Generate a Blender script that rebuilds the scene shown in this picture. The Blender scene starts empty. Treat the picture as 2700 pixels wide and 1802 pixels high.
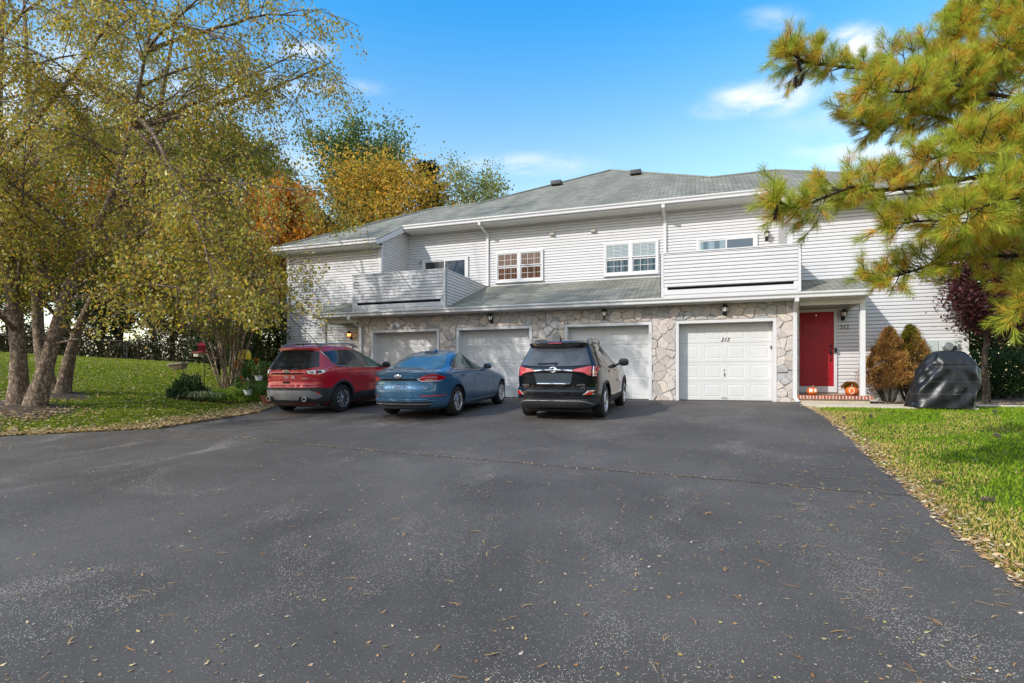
import bpy, bmesh, math, random
import numpy as np
from mathutils import Vector, Matrix
from mathutils.geometry import delaunay_2d_cdt

R = math.radians
random.seed(7)
RNG = np.random.default_rng(7)
scene = bpy.context.scene
COL = scene.collection

# ------------------------------------------------------------------ frame of reference
# X runs along the facade to the right, Y away from the camera into the house, Z up; garage floor is Z = 0.
CAM_Z = .70
FOC = 1419.5
YAW = R(18.8)
SN, CS = math.sin(YAW), math.cos(YAW)

def at(u, v, d):
    """the world point seen at photo position (u, v) at distance d along the view axis"""
    l = d * (u - 1350.) / FOC
    return Vector((CS * l - SN * d, SN * l + CS * d, CAM_Z + (992. - v) * d / FOC))

ZK = [(-400, -8), (-20, -2.1), (-5, -1.2), (2, -.75), (5, -.56), (8, -.37), (11.5, -.17), (14, -.06), (15, -.03), (16.3, 0), (400, 0)]
ZKx = np.array([a for a, b in ZK], float); ZKz = np.array([b for a, b in ZK], float)

def zd(Y):
    return np.interp(Y, ZKx, ZKz)

def edge_left(Y):
    Y = np.asarray(Y, float)
    return np.where(Y > 8, -10.4 - np.clip((Y - 10.6) * .5, 0, .9), np.where(Y > 6, -10.4 - (8 - Y) * 1.64, -13.7 - (6 - Y) * 2.2))

def edge_right(Y):
    return np.interp(Y, [-8, 4.2, 5.5, 6.9, 8, 9.5, 10.6, 12.5, 17], [1.7, 1.94, 1.99, 2.11, 2.16, 2.31, 2.39, 2.50, 2.58])

FA = np.array([-45.2, 23.7]); FB = np.array([-28.5, 26.2])
FD = (FB - FA) / np.linalg.norm(FB - FA); FN = np.array([-FD[1], FD[0]])

def lawn(X, Y):
    X = np.asarray(X, float); Y = np.asarray(Y, float)
    u = np.maximum(0, edge_left(Y) - .12 - X)
    rise = np.where(u < 15, .088 * u, 1.32 + .055 * (np.minimum(u, 60) - 15))
    side = np.clip((-11.5 - X) / 3, 0, 1) + np.clip((12 - Y) / 3, 0, 1)
    rise = rise * np.clip(side, 0, 1)
    v = (X - FA[0]) * FN[0] + (Y - FA[1]) * FN[1]
    fall = np.clip(v - 1.2, 0, 22) * .3
    r = zd(Y) - .02 + rise - fall * (X < 60)
    return r

# ------------------------------------------------------------------ mesh helpers
class MB:
    """collects vertices and faces; build() links them as ONE mesh object"""
    def __init__(self):
        self.v = []; self.f = []; self.m = []; self.c = None
    def add(self, vs, fs, mi=0):
        o = len(self.v)
        self.v.extend([tuple(p) for p in vs])
        for f in fs:
            self.f.append(tuple(i + o for i in f)); self.m.append(mi)
        return self
    def quad(self, a, b, c, d, mi=0):
        return self.add((a, b, c, d), ((0, 1, 2, 3),), mi)
    def box(self, x0, x1, y0, y1, z0, z1, mi=0, mat=None):
        vs = [Vector(p) for p in ((x0, y0, z0), (x1, y0, z0), (x1, y1, z0), (x0, y1, z0), (x0, y0, z1), (x1, y0, z1), (x1, y1, z1), (x0, y1, z1))]
        if mat is not None: vs = [mat @ p for p in vs]
        return self.add(vs, ((0, 3, 2, 1), (4, 5, 6, 7), (0, 1, 5, 4), (1, 2, 6, 5), (2, 3, 7, 6), (3, 0, 4, 7)), mi)
    def bbox(self, x0, x1, y0, y1, z0, z1, b=.01, mi=0, mat=None):
        """box with bevelled edges"""
        bm = bmesh.new()
        bmesh.ops.create_cube(bm, size=1)
        for v in bm.verts:
            v.co = Vector(((x0 + x1) / 2 + v.co.x * (x1 - x0), (y0 + y1) / 2 + v.co.y * (y1 - y0), (z0 + z1) / 2 + v.co.z * (z1 - z0)))
        bmesh.ops.bevel(bm, geom=bm.edges[:], offset=b, segments=2, affect='EDGES', profile=.6)
        return self.bm(bm, mi, mat)
    def bm(self, bm, mi=0, mat=None):
        bm.verts.index_update()
        self.add([(mat @ v.co if mat is not None else v.co) for v in bm.verts], [[v.index for v in f.verts] for f in bm.faces], mi)
        bm.free(); return self
    def tube(self, pts, rad, n=6, mi=0, cap=True):
        pts = [Vector(p) for p in pts]
        if not hasattr(rad, '__len__'): rad = [rad] * len(pts)
        rings = []; up = None
        o = len(self.v)
        for i, p in enumerate(pts):
            t = (pts[min(i + 1, len(pts) - 1)] - pts[max(i - 1, 0)])
            t = t.normalized() if t.length > 1e-9 else Vector((0, 0, 1))
            if up is None:
                up = t.orthogonal().normalized()
            else:
                up = up - t * up.dot(t)
                up = up.normalized() if up.length > 1e-6 else t.orthogonal().normalized()
            w = t.cross(up)
            for k in range(n):
                a = 2 * math.pi * k / n
                self.v.append(tuple(p + (up * math.cos(a) + w * math.sin(a)) * rad[i]))
        for i in range(len(pts) - 1):
            for k in range(n):
                a = o + i * n + k; b = o + i * n + (k + 1) % n
                self.f.append((a, b, b + n, a + n)); self.m.append(mi)
        if cap:
            self.f.append(tuple(o + k for k in range(n))[::-1]); self.m.append(mi)
            e = o + (len(pts) - 1) * n
            self.f.append(tuple(e + k for k in range(n))); self.m.append(mi)
        return self
    def lathe(self, prof, n=24, mi=0, mat=None, closed=False):
        """prof: (r, z) pairs turned about z"""
        o = len(self.v)
        for r, z in prof:
            for k in range(n):
                a = 2 * math.pi * k / n
                p = Vector((r * math.cos(a), r * math.sin(a), z))
                self.v.append(tuple(mat @ p if mat is not None else p))
        m = len(prof)
        for i in range(m if closed else m - 1):
            for k in range(n):
                a = o + i * n + k; b = o + i * n + (k + 1) % n
                j = (i + 1) % m
                self.f.append((a, b, o + j * n + (k + 1) % n, o + j * n + k)); self.m.append(mi)
        if not closed:
            self.f.append(tuple(o + k for k in range(n))[::-1]); self.m.append(mi)
            self.f.append(tuple(o + (m - 1) * n + k for k in range(n))); self.m.append(mi)
        return self
    def ball(self, c, r, seg=12, rings=8, mi=0, mat=None):
        rx, ry, rz = r if hasattr(r, '__len__') else (r, r, r)
        prof = []
        o = len(self.v)
        for i in range(rings + 1):
            th = math.pi * i / rings
            for k in range(seg):
                a = 2 * math.pi * k / seg
                p = Vector((c[0] + rx * math.sin(th) * math.cos(a), c[1] + ry * math.sin(th) * math.sin(a), c[2] + rz * math.cos(th)))
                self.v.append(tuple(mat @ p if mat is not None else p))
        for i in range(rings):
            for k in range(seg):
                a = o + i * seg + k; b = o + i * seg + (k + 1) % seg
                self.f.append((a, a + seg, b + seg, b)); self.m.append(mi)
        return self
    def prism(self, poly, y0, y1, mi=0):
        """polygon in (x, z) extruded from y0 to y1"""
        n = len(poly)
        vs = [(x, y0, z) for x, z in poly] + [(x, y1, z) for x, z in poly]
        fs = [tuple(range(n)), tuple(range(2 * n - 1, n - 1, -1))]
        fs += [(i, i + n, (i + 1) % n + n, (i + 1) % n) for i in range(n)]
        return self.add(vs, fs, mi)
    def build(self, name, mats, parent=None, smooth=None, cols=None):
        me = bpy.data.meshes.new(name)
        me.from_pydata(self.v, [], self.f)
        return finish(name, me, mats, parent, smooth, self.m, cols)

def finish(name, me, mats, parent=None, smooth=None, mi=None, cols=None):
    if not isinstance(mats, (list, tuple)): mats = [mats]
    for m in mats: me.materials.append(m)
    if mi is not None and len(mats) > 1:
        me.polygons.foreach_set('material_index', mi)
    if cols is not None:
        at_ = me.color_attributes.new('tint', 'FLOAT_COLOR', 'POINT')
        c = np.ones((len(me.vertices), 4), np.float32); c[:, :3] = cols
        at_.data.foreach_set('color', c.ravel())
    me.update()
    if smooth is not None:
        me.polygons.foreach_set('use_smooth', [True] * len(me.polygons))
        if smooth < 179: me.set_sharp_from_angle(angle=R(smooth))
    o = bpy.data.objects.new(name, me)
    COL.objects.link(o)
    if parent is not None: o.parent = parent
    return o

def big_mesh(name, V, Fs, mats, parent=None, cols=None, smooth=False):
    """numpy arrays: V (n,3), Fs (m,k)"""
    me = bpy.data.meshes.new(name)
    V = np.ascontiguousarray(V, np.float32); Fs = np.ascontiguousarray(Fs, np.int32)
    m, k = Fs.shape
    me.vertices.add(len(V)); me.vertices.foreach_set('co', V.ravel())
    me.loops.add(m * k); me.loops.foreach_set('vertex_index', Fs.ravel())
    me.polygons.add(m); me.polygons.foreach_set('loop_start', np.arange(0, m * k, k, dtype=np.int32))
    try: me.polygons.foreach_set('loop_total', np.full(m, k, np.int32))
    except Exception: pass
    me.update(calc_edges=True)
    o = finish(name, me, mats, parent, 180 if smooth else None, None, cols)
    return o

def tag(o, label=None, cat=None, group=None, kind=None):
    if label: o['label'] = label
    if cat: o['category'] = cat
    if group: o['group'] = group
    if kind: o['kind'] = kind
    return o

def empty(name, loc=(0, 0, 0), rz=0.):
    o = bpy.data.objects.new(name, None); COL.objects.link(o)
    o.location = loc; o.rotation_euler = (0, 0, rz); o.empty_display_size = .3
    return o

def rebase(root, p):
    """move a thing's Empty to its base without moving its parts"""
    p = Vector(p); root.location = root.location + p
    for c in root.children: c.location = c.location - p
    return root

def copy_tree(o, parent=None):
    c = o.copy(); COL.objects.link(c); c.parent = parent
    for ch in list(o.children): copy_tree(ch, c)
    return c

def text_mesh(mb, body, size, mat, depth=.004, shear=0., mi=0):
    cu = bpy.data.curves.new('lettering', 'FONT')
    cu.body = body; cu.size = size; cu.extrude = depth; cu.align_x = 'CENTER'; cu.align_y = 'CENTER'; cu.shear = shear; cu.resolution_u = 3
    ob = bpy.data.objects.new('lettering', cu); COL.objects.link(ob)
    bpy.context.view_layer.update()
    me = bpy.data.meshes.new_from_object(ob.evaluated_get(bpy.context.evaluated_depsgraph_get()))
    mb.add([mat @ v.co for v in me.vertices], [tuple(p.vertices) for p in me.polygons], mi)
    bpy.data.objects.remove(ob); bpy.data.curves.remove(cu); bpy.data.meshes.remove(me)
    return mb

UPR = Matrix.Rotation(R(90), 4, 'X')     # lettering that stands up facing -Y

# ------------------------------------------------------------------ materials
class NT:
    def __init__(self, m):
        m.use_nodes = True; self.t = m.node_tree; self.t.nodes.clear(); self.m = m
    def n(self, kind, **kw):
        nd = self.t.nodes.new('ShaderNode' + kind)
        for k, v in kw.items():
            if k.startswith('i_'): nd.inputs[k[2:].replace('_', ' ')].default_value = v
            else: setattr(nd, k, v)
        return nd
    def l(self, a, b): self.t.links.new(a, b)

def rgba(c): return (c[0], c[1], c[2], 1)

def basic(name, col, rough=.6, metal=0., spec=.5, coat=0., noise=0., nscale=8., bump=0., bscale=60., coat_rough=.03, col2=None, trans=0.):
    m = bpy.data.materials.new(name); g = NT(m)
    out = g.n('OutputMaterial'); b = g.n('BsdfPrincipled')
    b.inputs['Base Color'].default_value = rgba(col); b.inputs['Roughness'].default_value = rough; b.inputs['Metallic'].default_value = metal
    b.inputs['Specular IOR Level'].default_value = spec
    b.inputs['Coat Weight'].default_value = coat; b.inputs['Coat Roughness'].default_value = coat_rough
    tc = g.n('TexCoord')
    if noise or col2:
        nz = g.n('TexNoise'); nz.inputs['Scale'].default_value = nscale; nz.inputs['Detail'].default_value = 6; nz.inputs['Roughness'].default_value = .62
        g.l(tc.outputs['Object'], nz.inputs['Vector'])
        mx = g.n('MixRGB'); rp = g.n('ValToRGB')
        rp.color_ramp.elements[0].position = .32; rp.color_ramp.elements[1].position = .68
        g.l(nz.outputs['Fac'], rp.inputs['Fac']); g.l(rp.outputs['Color'], mx.inputs['Fac'])
        lo = [c * (1 - noise) for c in col]; hi = [min(1, c * (1 + noise)) for c in col] if col2 is None else col2
        mx.inputs['Color1'].default_value = rgba(lo); mx.inputs['Color2'].default_value = rgba(hi)
        g.l(mx.outputs['Color'], b.inputs['Base Color'])
    if bump:
        n2 = g.n('TexNoise'); n2.inputs['Scale'].default_value = bscale; n2.inputs['Detail'].default_value = 5
        g.l(tc.outputs['Object'], n2.inputs['Vector'])
        bp = g.n('Bump'); bp.inputs['Strength'].default_value = bump; bp.inputs['Distance'].default_value = .01
        g.l(n2.outputs['Fac'], bp.inputs['Height']); g.l(bp.outputs['Normal'], b.inputs['Normal'])
    g.l(b.outputs['BSDF'], out.inputs['Surface'])
    return m

def leaf_mat(name, trans=.35, rough=.5, gain=1., spec=.3):
    """foliage: tint attribute, some light passing through"""
    m = bpy.data.materials.new(name); g = NT(m)
    out = g.n('OutputMaterial'); b = g.n('BsdfPrincipled'); a = g.n('Attribute', attribute_name='tint')
    b.inputs['Roughness'].default_value = rough; b.inputs['Specular IOR Level'].default_value = spec
    g.l(a.outputs['Color'], b.inputs['Base Color'])
    t = g.n('BsdfTranslucent'); g.l(a.outputs['Color'], t.inputs['Color'])
    mx = g.n('MixShader'); mx.inputs['Fac'].default_value = trans
    g.l(b.outputs['BSDF'], mx.inputs[1]); g.l(t.outputs['BSDF'], mx.inputs[2]); g.l(mx.outputs['Shader'], out.inputs['Surface'])
    return m

def tint_mat(name, rough=.8, bump=.4, bscale=30., noise=.25):
    m = bpy.data.materials.new(name); g = NT(m)
    out = g.n('OutputMaterial'); b = g.n('BsdfPrincipled'); a = g.n('Attribute', attribute_name='tint'); tc = g.n('TexCoord')
    b.inputs['Roughness'].default_value = rough; b.inputs['Specular IOR Level'].default_value = .3
    nz = g.n('TexNoise'); nz.inputs['Scale'].default_value = bscale * .4; nz.inputs['Detail'].default_value = 8; nz.inputs['Roughness'].default_value = .7
    g.l(tc.outputs['Object'], nz.inputs['Vector'])
    mr = g.n('MapRange'); mr.inputs['From Min'].default_value = .3; mr.inputs['From Max'].default_value = .7
    mr.inputs['To Min'].default_value = 1 - noise; mr.inputs['To Max'].default_value = 1 + noise
    g.l(nz.outputs['Fac'], mr.inputs['Value'])
    mu = g.n('MixRGB', blend_type='MULTIPLY'); mu.inputs['Fac'].default_value = 1
    g.l(a.outputs['Color'], mu.inputs['Color1']); g.l(mr.outputs['Result'], mu.inputs['Color2'])
    g.l(mu.outputs['Color'], b.inputs['Base Color'])
    n2 = g.n('TexNoise'); n2.inputs['Scale'].default_value = bscale; n2.inputs['Detail'].default_value = 8
    g.l(tc.outputs['Object'], n2.inputs['Vector'])
    bp = g.n('Bump'); bp.inputs['Strength'].default_value = bump; bp.inputs['Distance'].default_value = .02
    g.l(n2.outputs['Fac'], bp.inputs['Height']); g.l(bp.outputs['Normal'], b.inputs['Normal'])
    g.l(b.outputs['BSDF'], out.inputs['Surface'])
    return m

def bark_mat(name, dark, light, scale=6., stretch=.35):
    m = bpy.data.materials.new(name); g = NT(m)
    out = g.n('OutputMaterial'); b = g.n('BsdfPrincipled'); tc = g.n('TexCoord'); mp = g.n('Mapping')
    mp.inputs['Scale'].default_value = (1, 1, stretch)
    g.l(tc.outputs['Object'], mp.inputs['Vector'])
    nz = g.n('TexNoise'); nz.inputs['Scale'].default_value = scale; nz.inputs['Detail'].default_value = 10; nz.inputs['Roughness'].default_value = .7
    vo = g.n('TexVoronoi', feature='DISTANCE_TO_EDGE'); vo.inputs['Scale'].default_value = scale * 2.2
    g.l(mp.outputs['Vector'], nz.inputs['Vector'])
    wv = g.n('MixRGB'); wv.inputs['Fac'].default_value = .25; g.l(mp.outputs['Vector'], wv.inputs['Color1']); g.l(nz.outputs['Color'], wv.inputs['Color2'])
    g.l(wv.outputs['Color'], vo.inputs['Vector'])
    rp = g.n('ValToRGB'); e = rp.color_ramp.elements
    e[0].position = .3; e[0].color = rgba(dark); e[1].position = .72; e[1].color = rgba(light)
    k = rp.color_ramp.elements.new(.5); k.color = rgba([(a + c) / 2 * 1.05 for a, c in zip(dark, light)])
    g.l(nz.outputs['Fac'], rp.inputs['Fac'])
    mr = g.n('MapRange'); mr.inputs['From Max'].default_value = .16; mr.inputs['To Min'].default_value = .35
    g.l(vo.outputs['Distance'], mr.inputs['Value'])
    mu = g.n('MixRGB', blend_type='MULTIPLY'); mu.inputs['Fac'].default_value = .8
    g.l(rp.outputs['Color'], mu.inputs['Color1']); g.l(mr.outputs['Result'], mu.inputs['Color2'])
    g.l(mu.outputs['Color'], b.inputs['Base Color']); b.inputs['Roughness'].default_value = .9; b.inputs['Specular IOR Level'].default_value = .2
    ad = g.n('Math', operation='ADD'); g.l(nz.outputs['Fac'], ad.inputs[0]); g.l(mr.outputs['Result'], ad.inputs[1])
    bp = g.n('Bump'); bp.inputs['Strength'].default_value = .9; bp.inputs['Distance'].default_value = .03
    g.l(ad.outputs['Value'], bp.inputs['Height']); g.l(bp.outputs['Normal'], b.inputs['Normal'])
    g.l(b.outputs['BSDF'], out.inputs['Surface'])
    return m

def asphalt_mat():
    m = bpy.data.materials.new('asphalt'); g = NT(m)
    out = g.n('OutputMaterial'); b = g.n('BsdfPrincipled'); tc = g.n('TexCoord')
    P = tc.outputs['Object']
    big = g.n('TexNoise'); big.inputs['Scale'].default_value = .55; big.inputs['Detail'].default_value = 5; big.inputs['Roughness'].default_value = .6
    g.l(P, big.inputs['Vector'])
    base = g.n('ValToRGB'); e = base.color_ramp.elements
    e[0].position = .36; e[0].color = (.069, .059, .051, 1); e[1].position = .68; e[1].color = (.112, .097, .085, 1)
    g.l(big.outputs['Fac'], base.inputs['Fac'])
    fine = g.n('TexNoise'); fine.inputs['Scale'].default_value = 120; fine.inputs['Detail'].default_value = 6; fine.inputs['Roughness'].default_value = .75
    g.l(P, fine.inputs['Vector'])
    fm = g.n('MapRange'); fm.inputs['From Min'].default_value = .32; fm.inputs['From Max'].default_value = .68; fm.inputs['To Min'].default_value = .55; fm.inputs['To Max'].default_value = 1.5
    g.l(fine.outputs['Fac'], fm.inputs['Value'])
    mu = g.n('MixRGB', blend_type='MULTIPLY'); mu.inputs['Fac'].default_value = 1
    g.l(base.outputs['Color'], mu.inputs['Color1']); g.l(fm.outputs['Result'], mu.inputs['Color2'])
    # pale aggregate showing where the sealer has worn off
    vo = g.n('TexVoronoi'); vo.inputs['Scale'].default_value = 98; vo.inputs['Randomness'].default_value = 1
    g.l(P, vo.inputs['Vector'])
    wear = g.n('TexNoise'); wear.inputs['Scale'].default_value = .85; wear.inputs['Detail'].default_value = 7; wear.inputs['Roughness'].default_value = .62; wear.inputs['Distortion'].default_value = 1.1
    mp = g.n('Mapping'); mp.inputs['Location'].default_value = (3.1, 1.7, 0); mp.inputs['Scale'].default_value = (1, .62, 1); mp.inputs['Rotation'].default_value = (0, 0, .5)
    g.l(P, mp.inputs['Vector']); g.l(mp.outputs['Vector'], wear.inputs['Vector'])
    wm = g.n('MapRange'); wm.inputs['From Min'].default_value = .52; wm.inputs['From Max'].default_value = .78; wm.inputs['To Min'].default_value = .26; wm.inputs['To Max'].default_value = .50
    g.l(wear.outputs['Fac'], wm.inputs['Value'])
    lt = g.n('Math', operation='LESS_THAN'); g.l(vo.outputs['Distance'], lt.inputs[0])
    # only a random share of cells carries a pale stone
    sp = g.n('SeparateColor'); g.l(vo.outputs['Color'], sp.inputs['Color'])
    keep = g.n('Math', operation='LESS_THAN'); g.l(sp.outputs['Red'], keep.inputs[0])
    k2 = g.n('MapRange'); k2.inputs['From Min'].default_value = .46; k2.inputs['From Max'].default_value = .70; k2.inputs['To Min'].default_value = .13; k2.inputs['To Max'].default_value = .80
    g.l(wear.outputs['Fac'], k2.inputs['Value']); g.l(k2.outputs['Result'], keep.inputs[1])
    g.l(wm.outputs['Result'], lt.inputs[1])
    an = g.n('Math', operation='MULTIPLY'); g.l(lt.outputs['Value'], an.inputs[0]); g.l(keep.outputs['Value'], an.inputs[1])
    mx = g.n('MixRGB'); mx.inputs['Color2'].default_value = (.43, .37, .305, 1)
    g.l(an.outputs['Value'], mx.inputs['Fac']); g.l(mu.outputs['Color'], mx.inputs['Color1'])
    # warm dusty stain
    st = g.n('TexNoise'); st.inputs['Scale'].default_value = 1.7; st.inputs['Detail'].default_value = 4; g.l(P, st.inputs['Vector'])
    sm = g.n('MapRange'); sm.inputs['From Min'].default_value = .58; sm.inputs['From Max'].default_value = .8; sm.inputs['To Max'].default_value = .35
    g.l(st.outputs['Fac'], sm.inputs['Value'])
    m3 = g.n('MixRGB'); m3.inputs['Color2'].default_value = (.12, .10, .085, 1); g.l(sm.outputs['Result'], m3.inputs['Fac']); g.l(mx.outputs['Color'], m3.inputs['Color1'])
    g.l(m3.outputs['Color'], b.inputs['Base Color'])
    b.inputs['Roughness'].default_value = .72; b.inputs['Specular IOR Level'].default_value = .35
    bp = g.n('Bump'); bp.inputs['Strength'].default_value = .55; bp.inputs['Distance'].default_value = .006
    g.l(fine.outputs['Fac'], bp.inputs['Height']); g.l(bp.outputs['Normal'], b.inputs['Normal'])
    g.l(b.outputs['BSDF'], out.inputs['Surface'])
    return m

def ground_mat():
    m = bpy.data.materials.new('lawn_ground'); g = NT(m)
    out = g.n('OutputMaterial'); b = g.n('BsdfPrincipled'); tc = g.n('TexCoord'); P = tc.outputs['Object']
    n1 = g.n('TexNoise'); n1.inputs['Scale'].default_value = .9; n1.inputs['Detail'].default_value = 8; n1.inputs['Roughness'].default_value = .65
    n2 = g.n('TexNoise'); n2.inputs['Scale'].default_value = 26; n2.inputs['Detail'].default_value = 6
    g.l(P, n1.inputs['Vector']); g.l(P, n2.inputs['Vector'])
    r1 = g.n('ValToRGB'); e = r1.color_ramp.elements
    e[0].position = .3; e[0].color = (.040, .068, .008, 1); e[1].position = .7; e[1].color = (.105, .125, .016, 1)
    g.l(n1.outputs['Fac'], r1.inputs['Fac'])
    r2 = g.n('MapRange'); r2.inputs['From Min'].default_value = .3; r2.inputs['From Max'].default_value = .7; r2.inputs['To Min'].default_value = .55; r2.inputs['To Max'].default_value = 1.35
    g.l(n2.outputs['Fac'], r2.inputs['Value'])
    mu = g.n('MixRGB', blend_type='MULTIPLY'); mu.inputs['Fac'].default_value = 1
    g.l(r1.outputs['Color'], mu.inputs['Color1']); g.l(r2.outputs['Result'], mu.inputs['Color2'])
    g.l(mu.outputs['Color'], b.inputs['Base Color']); b.inputs['Roughness'].default_value = .95; b.inputs['Specular IOR Level'].default_value = .1
    bp = g.n('Bump'); bp.inputs['Strength'].default_value = .6; bp.inputs['Distance'].default_value = .03
    g.l(n2.outputs['Fac'], bp.inputs['Height']); g.l(bp.outputs['Normal'], b.inputs['Normal'])
    g.l(b.outputs['BSDF'], out.inputs['Surface'])
    return m

def shingle_mat():
    """asphalt shingle courses: object X along the eave, object Y up the slope"""
    m = bpy.data.materials.new('shingles'); g = NT(m)
    out = g.n('OutputMaterial'); b = g.n('BsdfPrincipled'); tc = g.n('TexCoord'); P = tc.outputs['Object']
    br = g.n('TexBrick'); br.offset = .5; br.inputs['Scale'].default_value = 1
    br.inputs['Brick Width'].default_value = .31; br.inputs['Row Height'].default_value = .135; br.inputs['Mortar Size'].default_value = .013; br.inputs['Mortar Smooth'].default_value = .1
    br.inputs['Color1'].default_value = (.195, .187, .150, 1); br.inputs['Color2'].default_value = (.315, .302, .25, 1); br.inputs['Mortar'].default_value = (.085, .085, .072, 1)
    br.inputs['Bias'].default_value = 0
    g.l(P, br.inputs['Vector'])
    n1 = g.n('TexNoise'); n1.inputs['Scale'].default_value = .8; n1.inputs['Detail'].default_value = 7; n1.inputs['Roughness'].default_value = .6
    mp = g.n('Mapping'); mp.inputs['Scale'].default_value = (1.3, .22, 1); g.l(P, mp.inputs['Vector']); g.l(mp.outputs['Vector'], n1.inputs['Vector'])
    mr = g.n('MapRange'); mr.inputs['From Min'].default_value = .3; mr.inputs['From Max'].default_value = .7; mr.inputs['To Min'].default_value = .72; mr.inputs['To Max'].default_value = 1.22
    g.l(n1.outputs['Fac'], mr.inputs['Value'])
    n3 = g.n('TexNoise'); n3.inputs['Scale'].default_value = 90; n3.inputs['Detail'].default_value = 3; g.l(P, n3.inputs['Vector'])
    m3 = g.n('MapRange'); m3.inputs['From Min'].default_value = .3; m3.inputs['From Max'].default_value = .7; m3.inputs['To Min'].default_value = .8; m3.inputs['To Max'].default_value = 1.2
    g.l(n3.outputs['Fac'], m3.inputs['Value'])
    mu = g.n('MixRGB', blend_type='MULTIPLY'); mu.inputs['Fac'].default_value = 1; g.l(br.outputs['Color'], mu.inputs['Color1']); g.l(mr.outputs['Result'], mu.inputs['Color2'])
    m2 = g.n('MixRGB', blend_type='MULTIPLY'); m2.inputs['Fac'].default_value = 1; g.l(mu.outputs['Color'], m2.inputs['Color1']); g.l(m3.outputs['Result'], m2.inputs['Color2'])
    g.l(m2.outputs['Color'], b.inputs['Base Color']); b.inputs['Roughness'].default_value = .9; b.inputs['Specular IOR Level'].default_value = .25
    bp = g.n('Bump'); bp.inputs['Strength'].default_value = .7; bp.inputs['Distance'].default_value = .01
    g.l(br.outputs['Fac'], bp.inputs['Height']); bp.invert = True; g.l(bp.outputs['Normal'], b.inputs['Normal'])
    g.l(b.outputs['BSDF'], out.inputs['Surface'])
    return m

def brick_mat():
    m = bpy.data.materials.new('step_brick'); g = NT(m)
    out = g.n('OutputMaterial'); b = g.n('BsdfPrincipled'); a = g.n('Attribute', attribute_name='tint')
    g.l(a.outputs['Color'], b.inputs['Base Color']); b.inputs['Roughness'].default_value = .85
    g.l(b.outputs['BSDF'], out.inputs['Surface']); return m

def glass_mat(name, col, rough=.015, streak=None, spec=.6, ior=1.5):
    """window glass over what is behind it: dark base, mirror-like coat"""
    m = bpy.data.materials.new(name); g = NT(m)
    out = g.n('OutputMaterial'); b = g.n('BsdfPrincipled'); tc = g.n('TexCoord')
    b.inputs['Base Color'].default_value = rgba(col); b.inputs['Roughness'].default_value = .5; b.inputs['Specular IOR Level'].default_value = .2
    b.inputs['Coat Weight'].default_value = 1; b.inputs['Coat Roughness'].default_value = rough; b.inputs['Coat IOR'].default_value = ior
    if streak:
        kind, c2, sc = streak
        if kind == 'blind':
            w = g.n('TexWave', wave_type='BANDS', bands_direction='Z'); w.inputs['Scale'].default_value = sc; w.inputs['Distortion'].default_value = .6
        elif kind == 'drape':
            w = g.n('TexWave', wave_type='BANDS', bands_direction='X'); w.inputs['Scale'].default_value = sc; w.inputs['Distortion'].default_value = 2.5; w.inputs['Detail'].default_value = 3
        else:
            w = g.n('TexNoise'); w.inputs['Scale'].default_value = sc; w.inputs['Detail'].default_value = 5
        g.l(tc.outputs['Object'], w.inputs['Vector'])
        rp = g.n('ValToRGB'); rp.color_ramp.elements[0].position = .25; rp.color_ramp.elements[1].position = .75
        rp.color_ramp.elements[0].color = rgba(col); rp.color_ramp.elements[1].color = rgba(c2)
        g.l(w.outputs['Fac'], rp.inputs['Fac']); g.l(rp.outputs['Color'], b.inputs['Base Color'])
    n2 = g.n('TexNoise'); n2.inputs['Scale'].default_value = 1.3; g.l(tc.outputs['Object'], n2.inputs['Vector'])
    bp = g.n('Bump'); bp.inputs['Strength'].default_value = .06; bp.inputs['Distance'].default_value = .05
    g.l(n2.outputs['Fac'], bp.inputs['Height']); g.l(bp.outputs['Normal'], b.inputs['Coat Normal'])
    g.l(b.outputs['BSDF'], out.inputs['Surface']); return m

def paint_mat(name, col, metal=.4, rough=.35, ior=1.5, spec=.5):
    m = bpy.data.materials.new(name); g = NT(m)
    out = g.n('OutputMaterial'); b = g.n('BsdfPrincipled')
    b.inputs['Base Color'].default_value = rgba(col); b.inputs['Metallic'].default_value = metal; b.inputs['Roughness'].default_value = rough
    b.inputs['Specular IOR Level'].default_value = spec
    b.inputs['Coat Weight'].default_value = 1; b.inputs['Coat Roughness'].default_value = .02; b.inputs['Coat IOR'].default_value = ior
    tc = g.n('TexCoord'); nz = g.n('TexNoise'); nz.inputs['Scale'].default_value = 2.2; nz.inputs['Detail'].default_value = 4
    g.l(tc.outputs['Object'], nz.inputs['Vector'])
    mr = g.n('MapRange'); mr.inputs['To Min'].default_value = rough - .06; mr.inputs['To Max'].default_value = rough + .1; g.l(nz.outputs['Fac'], mr.inputs['Value']); g.l(mr.outputs['Result'], b.inputs['Roughness'])
    g.l(b.outputs['BSDF'], out.inputs['Surface']); return m

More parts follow.
